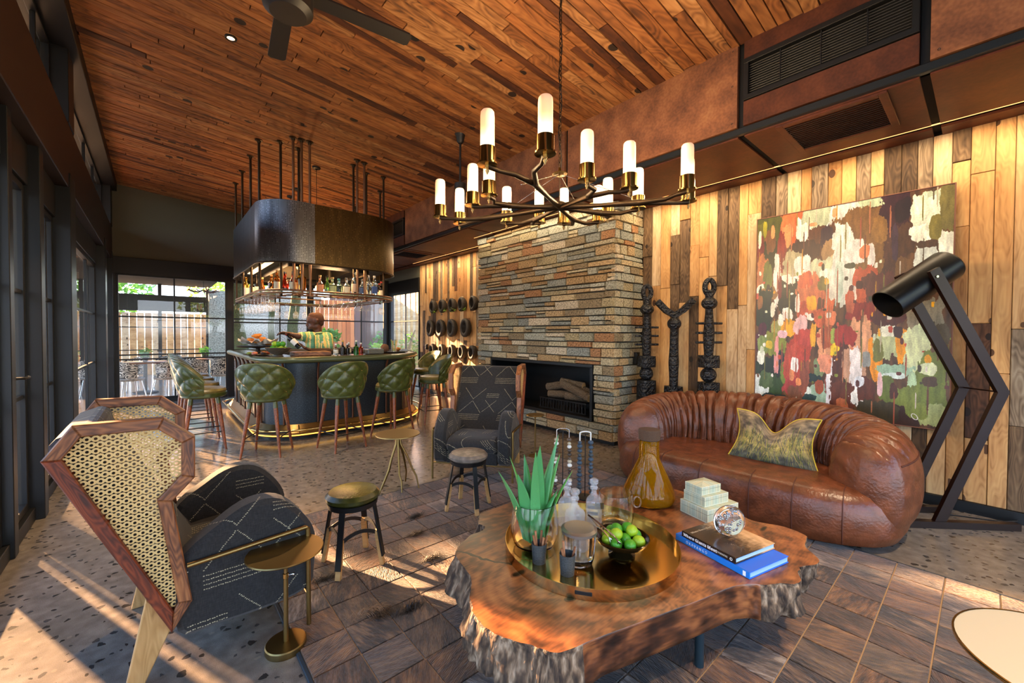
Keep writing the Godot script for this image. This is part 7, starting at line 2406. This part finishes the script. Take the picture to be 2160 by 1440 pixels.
# ---------------------------------------------------------------- rug
func build_rug() -> void:
	var R0 := V(0.48, 0, -3.49)
	var W := 3.06
	var L := 4.2
	var t := thing("hide_rug", "patchwork rug of brown and grey cowhide squares", "rug", V(R0.x + W / 2, 0, R0.z + L / 2))
	obj("backing", MB.new().box(V(0, 0.003, 0), V(W, 0.006, L), 0.001), M.hide_seam, t)
	for s in [-1, 1]:
		obj("binding", MB.new().box(V(s * (W / 2 + 0.008), 0.005, 0), V(0.018, 0.01, L), 0.003), mat(H("1c2a34"), 0.7), t)
		obj("binding", MB.new().box(V(0, 0.005, s * (L / 2 + 0.008)), V(W + 0.03, 0.01, 0.018), 0.003), mat(H("1c2a34"), 0.7), t)
	rng.seed = 99
	var nx := 15
	var nzv := 20
	var cw := W / nx
	var cl := L / nzv
	for i in nx:
		for j in nzv:
			var mb := MB.new()
			var a: float = rng.randf_range(-0.5, 0.5) + (PI / 2 if rng.randf() < 0.15 else 0.0)
			mb.ua = V(cos(a), 0, sin(a)) * 1.6
			mb.ub = V(-sin(a), 0.3, cos(a)) * 1.6
			mb.uo = Vector2(rng.randf(), rng.randf())
			var x := -W / 2 + (i + 0.5) * cw
			var z := -L / 2 + (j + 0.5) * cl
			mb.box(V(x, 0.008 + rng.randf() * 0.0015, z), V(cw - 0.006, 0.008, cl - 0.006), 0.002)
			obj("hide_patch", mb, M.hide[[0, 1, 1, 2, 2, 3, 4, 4, 0][rng.randi() % 9]], t)
	# longer swirls of hair
	var hm := [mat(H("3a2c22"), 0.5), mat(H("8a7460"), 0.5), mat(H("181210"), 0.5)]
	for q in [[0.8, -2.06, 0.5, 1], [0.86, -2.0, 0.9, 0], [0.98, -1.93, -0.3, 2], [1.37, -2.65, 0.4, 0], [0.72, -2.5, 0.2, 2], [1.3, -2.3, 0.7, 0], [1.5, -2.9, 0.1, 2]]:
		var mb := MB.new()
		for k in 130:
			var p := V(q[0] + rng.randfn() * 0.035, 0.012, q[1] + rng.randfn() * 0.012) - t.position
			var a: float = q[2] + rng.randfn() * 0.4
			var d := V(cos(a), 0, sin(a)) * rng.randf_range(0.03, 0.075)
			var s := V(-sin(a), 0, cos(a)) * 0.0012
			var h := rng.randf_range(0.008, 0.028)
			var m := p + d * 0.5 + V(0, h, 0)
			var e := p + d + V(0, h * 0.3, 0)
			mb.face([p - s, p + s, m + s, m - s])
			mb.face([m - s, m + s, e])
		stuff(obj("hair_tuft", mb, hm[q[3]], t))

# ---------------------------------------------------------------- the barman
func sdf_mesh(mb: MB, prims: Array, cell: float, k: float) -> MB:
	# prims: [a, b, ra, rb]; tapered capsules joined with a smooth minimum, meshed as surface nets
	var lo := Vector3.ONE * 1e9
	var hi := Vector3.ONE * -1e9
	for p in prims:
		for e in 2:
			var r: float = p[2 + e] + cell * 3.0
			lo = lo.min(p[e] - Vector3.ONE * r)
			hi = hi.max(p[e] + Vector3.ONE * r)
	var n := Vector3i(((hi - lo) / cell).ceil()) + Vector3i.ONE
	var nx := n.x
	var nxy := n.x * n.y
	var f := PackedFloat32Array()
	f.resize(nxy * n.z)
	f.fill(1.0)
	# visit only the cells near each bone
	for p in prims:
		var a: Vector3 = p[0]
		var b: Vector3 = p[1]
		var ba := b - a
		var l2 := maxf(ba.length_squared(), 1e-9)
		var ra: float = p[2]
		var rb: float = p[3]
		var pad := maxf(ra, rb) + cell * 2.5 + k
		var i0 := Vector3i(((a.min(b) - Vector3.ONE * pad - lo) / cell).floor()).clamp(Vector3i.ZERO, n - Vector3i.ONE)
		var i1 := Vector3i(((a.max(b) + Vector3.ONE * pad - lo) / cell).ceil()).clamp(Vector3i.ZERO, n - Vector3i.ONE)
		for z in range(i0.z, i1.z + 1):
			for y in range(i0.y, i1.y + 1):
				for x in range(i0.x, i1.x + 1):
					var q := lo + Vector3(x, y, z) * cell
					var t := clampf((q - a).dot(ba) / l2, 0.0, 1.0)
					var d := q.distance_to(a + ba * t) - lerpf(ra, rb, t)
					var i := z * nxy + y * nx + x
					var o := f[i]
					var h := maxf(k - absf(o - d), 0.0) / k
					f[i] = minf(o, d) - h * h * k * 0.25
	var id := {}
	var base := mb.v.size()
	var pos := []
	for z in n.z - 1:
		for y in n.y - 1:
			for x in n.x - 1:
				var i := z * nxy + y * nx + x
				var s := 0
				var c := [f[i], f[i + 1], f[i + nx], f[i + nx + 1], f[i + nxy], f[i + nxy + 1], f[i + nxy + nx], f[i + nxy + nx + 1]]
				for q in 8:
					if c[q] < 0.0: s |= 1 << q
				if s == 0 or s == 255: continue
				var sum := Vector3.ZERO
				var cnt := 0
				for e in [[0, 1], [2, 3], [4, 5], [6, 7], [0, 2], [1, 3], [4, 6], [5, 7], [0, 4], [1, 5], [2, 6], [3, 7]]:
					var u: float = c[e[0]]
					var w: float = c[e[1]]
					if (u < 0.0) != (w < 0.0):
						var g := u / (u - w)
						var p0 := Vector3(e[0] & 1, (e[0] >> 1) & 1, e[0] >> 2)
						var p1 := Vector3(e[1] & 1, (e[1] >> 1) & 1, e[1] >> 2)
						sum += p0.lerp(p1, g)
						cnt += 1
				id[i] = pos.size()
				pos.append(lo + (Vector3(x, y, z) + sum / cnt) * cell)
				var gr := Vector3(c[1] + c[3] + c[5] + c[7] - c[0] - c[2] - c[4] - c[6], c[2] + c[3] + c[6] + c[7] - c[0] - c[1] - c[4] - c[5], c[4] + c[5] + c[6] + c[7] - c[0] - c[1] - c[2] - c[3])
				var P: Vector3 = pos[pos.size() - 1]
				mb.pv(P, gr.normalized(), Vector2(P.x * 4.0, P.y * 4.0))
	for i in id:
		for ax in 3:
			var st: int = [1, nx, nxy][ax]
			var s1: int = [nx, nxy, 1][ax]
			var s2: int = [nxy, 1, nx][ax]
			var u := f[i]
			var w := f[i + st]
			if (u < 0.0) == (w < 0.0): continue
			if not (id.has(i - s1) and id.has(i - s2) and id.has(i - s1 - s2)): continue
			var a: int = base + id[i]
			var b: int = base + id[i - s1]
			var c: int = base + id[i - s1 - s2]
			var d: int = base + id[i - s2]
			if u < 0.0: mb.ix.append_array(PackedInt32Array([a, c, b, a, d, c]))
			else: mb.ix.append_array(PackedInt32Array([a, b, c, a, c, d]))
	return mb

func hand(mb: MB, wrist: Vector3, fwd: Vector3, palm: Vector3, curl: float, thumb_side: float, sz := 1.0) -> void:
	# fwd points along the hand, palm is the direction the palm faces; five separate fingers
	var sd := fwd.cross(palm).normalized() * thumb_side
	var pr := []
	var base := wrist + fwd * 0.045 * sz
	for k in 4:
		var o := sd * (0.03 - 0.02 * k) * sz
		pr.append([wrist + o * 0.5, wrist + fwd * 0.085 * sz + o, 0.017 * sz, 0.0125 * sz])
		var L: float = [0.026, 0.03, 0.028, 0.022][k] * sz
		var p := wrist + fwd * 0.088 * sz + o
		var d := fwd
		for j in 3:
			d = (d + palm * curl * (0.5 + 0.25 * j)).normalized()
			var q := p + d * L * (1.0 - 0.15 * j)
			pr.append([p, q, (0.0098 - 0.001 * j) * sz, (0.0088 - 0.001 * j) * sz])
			p = q
	var t0 := wrist + fwd * 0.025 * sz + sd * 0.026 * sz
	var t1 := t0 + (sd * 0.7 + fwd * 0.7 + palm * 0.35).normalized() * 0.038 * sz
	var t2 := t1 + (fwd * 0.8 + palm * 0.7 + sd * 0.1).normalized() * 0.03 * sz
	pr.append([t0, t1, 0.014 * sz, 0.011 * sz])
	pr.append([t1, t2, 0.0105 * sz, 0.009 * sz])
	sdf_mesh(mb, pr, 0.004, 0.006)

func build_person() -> void:
	var O := V(1.94, 0, -6.98)
	var t := thing("person", "barman in a green and yellow short sleeved shirt holding a wine bottle behind the bar", "person", O)
	var skin := mat(H("4c2c1e"), 0.45)
	skin.subsurf_scatter_enabled = true
	skin.subsurf_scatter_strength = 0.05
	var b := MB.new()
	var L := func(x: float, y: float, z: float) -> Vector3: return V(x, y, z) - O
	# looks to the camera's left and a little down
	var look := V(-0.93, -0.12, -0.1).normalized()
	var side := look.cross(Vector3.UP).normalized()
	var hc: Vector3 = L.call(1.905, 1.615, -6.96)
	var upv := side.cross(look).normalized()
	var hp := func(f: float, u: float, s: float) -> Vector3: return hc + look * f + upv * u + side * s
	var head := [
		[hp.call(-0.03, 0.05, 0.0), hp.call(0.02, 0.055, 0.0), 0.1, 0.088], [hp.call(0.02, 0.0, 0.0), hp.call(0.04, -0.05, 0.0), 0.08, 0.066], [hp.call(0.045, -0.08, 0.0), hp.call(0.07, -0.105, 0.0), 0.05, 0.032],
		[hp.call(0.0, -0.07, 0.035), hp.call(0.06, -0.1, 0.01), 0.035, 0.025], [hp.call(0.0, -0.07, -0.035), hp.call(0.06, -0.1, -0.01), 0.035, 0.025],
		[hp.call(0.085, 0.035, 0.035), hp.call(0.09, 0.035, -0.035), 0.026, 0.026],
		[hp.call(0.1, 0.02, 0.0), hp.call(0.122, -0.03, 0.0), 0.011, 0.017], [hp.call(0.112, -0.036, 0.015), hp.call(0.112, -0.036, -0.015), 0.0125, 0.0125],
		[hp.call(0.095, -0.066, 0.02), hp.call(0.095, -0.066, -0.02), 0.014, 0.014], [hp.call(0.092, -0.082, 0.016), hp.call(0.092, -0.082, -0.016), 0.013, 0.013],
		[hp.call(-0.012, 0.0, 0.088), hp.call(-0.018, 0.03, 0.092), 0.012, 0.016], [hp.call(-0.012, 0.0, -0.088), hp.call(-0.018, 0.03, -0.092), 0.012, 0.016],
		[hp.call(-0.03, -0.05, 0.0), L.call(1.945, 1.4, -6.97), 0.062, 0.068]]
	sdf_mesh(b, head, 0.006, 0.022)
	# trunk under the shirt is left out of sight; arms run from the sleeves to the hands
	var shL: Vector3 = L.call(1.80, 1.385, -6.95)
	var elL: Vector3 = L.call(1.64, 1.395, -6.85)
	var wrL: Vector3 = L.call(1.5, 1.435, -6.83)
	var shR: Vector3 = L.call(2.085, 1.375, -6.93)
	var elR: Vector3 = L.call(2.05, 1.165, -6.78)
	var wrR: Vector3 = L.call(1.77, 1.185, -6.7)
	sdf_mesh(b, [[shL, elL, 0.05, 0.042], [elL, wrL, 0.042, 0.028], [shR, elR, 0.052, 0.044], [elR, wrR, 0.044, 0.029], [L.call(1.945, 1.4, -6.97), L.call(1.95, 1.32, -6.98), 0.07, 0.09], [L.call(1.85, 1.34, -6.96), L.call(2.04, 1.34, -6.95), 0.06, 0.06]], 0.01, 0.03)
	var bt := L.call(1.617, 1.235, -6.68) as Vector3
	var tp := L.call(1.435, 1.455, -6.83) as Vector3
	var bd := (tp - bt).normalized()
	hand(b, wrL, (tp + bd * -0.02 - wrL).normalized(), V(0.2, -1.0, 0.25).normalized(), 0.55, 1.0, 1.1)
	hand(b, wrR, (bt + bd * 0.06 - wrR).normalized(), V(-0.1, 0.95, 0.25).normalized(), 0.6, -1.0, 1.1)
	obj("body", b, skin, t)
	# hair: a close cropped cap
	var hair := MB.new()
	sdf_mesh(hair, [[hp.call(-0.034, 0.058, 0.0), hp.call(0.012, 0.07, 0.0), 0.103, 0.086], [hp.call(-0.06, 0.02, 0.0), hp.call(-0.06, -0.01, 0.0), 0.078, 0.07]], 0.007, 0.02)
	var beard := MB.new()
	sdf_mesh(beard, [[hp.call(0.07, -0.108, 0.02), hp.call(0.07, -0.108, -0.02), 0.03, 0.03]], 0.006, 0.01)
	obj("hair", hair, mat(H("3c2216"), 0.9), t)
	obj("beard", beard, mat(H("120c0a"), 0.9), t)
	for s in [-1.0, 1.0]:
		obj("eye", MB.new().ell(hp.call(0.086, 0.012, s * 0.032), V(0.012, 0.008, 0.012), 10, 6), mat(H("d8d0c4"), 0.3), t)
		obj("eyebrow", MB.new().tube([hp.call(0.1, 0.034, s * 0.018), hp.call(0.1, 0.04, s * 0.036), hp.call(0.085, 0.034, s * 0.056)], [0.004, 0.005, 0.003], 6), mat(H("0e0a08"), 0.9), t)
	# shirt
	var im := Image.create(256, 256, false, Image.FORMAT_RGB8)
	var nn := fnl(0.02, 3, 31)
	for y in 256:
		for x in 256:
			var band := fposmod(x / 256.0 * 2.0 + nn.get_noise_2d(x, y) * 0.12, 1.0)
			var c := H("3f8f68") if band < 0.42 else (H("d8b860") if band < 0.62 else (H("7fae74") if band < 0.85 else H("e0cc84")))
			c = c.lerp(H("4a7a9a"), clampf(0.5 * absf(sin(y * 0.5)) * (0.6 if band < 0.42 else 0.15), 0, 1))
			c = c.lerp(H("e8d890"), 0.35 * float(int(y / 5) % 3 == 0))
			im.set_pixel(x, y, c)
	var sm := mat(H("ffffff"), 0.85, 0.0, ImageTexture.create_from_image(im))
	var s := MB.new()
	var nkA: Vector3 = L.call(1.87, 1.375, -6.95)
	var nkB: Vector3 = L.call(2.03, 1.365, -6.95)
	var prs := [[L.call(1.84, 1.36, -6.95), L.call(2.06, 1.35, -6.94), 0.085, 0.085], [L.call(1.88, 1.25, -6.95), L.call(2.02, 1.24, -6.95), 0.115, 0.115], [L.call(1.89, 1.05, -6.96), L.call(2.0, 1.05, -6.96), 0.12, 0.12], [L.call(1.9, 0.9, -6.97), L.call(2.0, 0.9, -6.97), 0.125, 0.125],
		[shL, shL.lerp(elL, 0.72), 0.082, 0.07], [shR, shR.lerp(elR, 0.72), 0.085, 0.075], [nkA, nkB, 0.075, 0.075]]
	sdf_mesh(s, prs, 0.011, 0.05)
	var sh := obj("shirt", s, sm, t)
	obj("collar", MB.new().tube([L.call(1.86, 1.4, -6.9), L.call(1.9, 1.445, -6.875), L.call(1.97, 1.452, -6.88), L.call(2.01, 1.44, -6.93), L.call(1.99, 1.44, -7.02), L.call(1.9, 1.43, -7.03), L.call(1.86, 1.42, -6.98)], 0.016, 8, false, true), sm, sh)
	obj("placket", MB.new().tube([L.call(1.868, 1.41, -6.855), L.call(1.86, 1.3, -6.828), L.call(1.865, 1.1, -6.825), L.call(1.87, 0.95, -6.83)], 0.006, 6), mat(H("3a6a4c"), 0.85), sh)
	obj("pocket", MB.new().at(L.call(1.99, 1.245, -6.832), 0.12).box(Vector3.ZERO, V(0.08, 0.09, 0.008), 0.003), sm, sh)
	obj("name_badge", MB.new().at(L.call(1.985, 1.305, -6.829), 0.12).box(Vector3.ZERO, V(0.05, 0.016, 0.006), 0.002), M.white, sh)
	# trousers, out of sight behind the counter
	var tr := MB.new()
	for sx in [-1, 1]: sdf_mesh(tr, [[L.call(1.95 + sx * 0.07, 0.92, -6.97), L.call(1.95 + sx * 0.1, 0.48, -6.97), 0.1, 0.075], [L.call(1.95 + sx * 0.1, 0.48, -6.97), L.call(1.95 + sx * 0.11, 0.09, -6.98), 0.075, 0.055]], 0.018, 0.03)
	obj("trousers", tr, M.black, t)
	for sx in [-1, 1]: obj("shoe", MB.new().ell(L.call(1.95 + sx * 0.11, 0.045, -6.94), V(0.05, 0.045, 0.13), 12, 8), M.fan, t)
	# the bottle he holds
	var bo := thing("wine_bottle", "dark wine bottle with white label and red capsule held by the barman", "wine bottle", bt + O)
	var q := Quaternion(Vector3.UP, bd)
	bo.quaternion = q
	obj("glass_body", MB.new().lathe([Vector2(0.001, 0.0), Vector2(0.038, 0.0), Vector2(0.04, 0.004), Vector2(0.04, 0.19), Vector2(0.034, 0.21), Vector2(0.016, 0.235), Vector2(0.0145, 0.3), Vector2(0.001, 0.3)], 22), mat(H("120e0c"), 0.12), bo)
	obj("label", MB.new().lathe([Vector2(0.0406, 0.06), Vector2(0.0406, 0.15)], 22), M.white, bo)
	obj("capsule", MB.new().lathe([Vector2(0.0155, 0.235), Vector2(0.0155, 0.305), Vector2(0.001, 0.306)], 16), mat(H("a01420"), 0.4), bo)

func _ready() -> void:
	# camera
	var cam := Camera3D.new()
	cam.name = "camera"
	add_child(cam)
	cam.transform = Transform3D(Basis(V(0.75541102, 0.00458937, 0.65523517), V(0.00897219, 0.99980928, -0.01734673), V(-0.65518981, 0.01898281, 0.75522577)), V(0, 1.45, 0))
	cam.fov = rad_to_deg(2.0 * atan(720.0 / 865.86))
	cam.near = 0.05
	cam.far = 200.0
	cam.current = true
	# sky, sun and exposure
	var we := WorldEnvironment.new()
	we.name = "world"
	var env := Environment.new()
	env.background_mode = Environment.BG_SKY
	var sm := ProceduralSkyMaterial.new()
	sm.sky_top_color = H("6f9ad0")
	sm.sky_horizon_color = H("dfe6ea")
	sm.ground_bottom_color = H("6a6054")
	sm.ground_horizon_color = H("c8c4b8")
	sm.sky_energy_multiplier = 2.3
	sm.ground_energy_multiplier = 1.0
	var sky := Sky.new()
	sky.sky_material = sm
	env.sky = sky
	env.tonemap_mode = Environment.TONE_MAPPER_LINEAR
	env.tonemap_exposure = 1.7
	env.sdfgi_enabled = true
	env.ssao_enabled = true
	env.ssil_enabled = true
	we.environment = env
	add_child(we)
	var sun := DirectionalLight3D.new()
	sun.name = "sun"
	sun.light_color = H("ffc890")
	sun.light_energy = 13.0
	sun.light_angular_distance = 1.0
	sun.shadow_enabled = true
	add_child(sun)
	sun.look_at_from_position(Vector3.ZERO, V(0.375 * 0.95, -0.31, 0.927 * 0.95), Vector3.UP)
	make_materials()
	build_room()
	build_outside()
	build_lights()
	build_bar()
	build_bar_things()
	build_person()
	build_seats()
	build_tables()
	build_table_things()
	build_sofa()
	build_wall_things()
	build_rug()
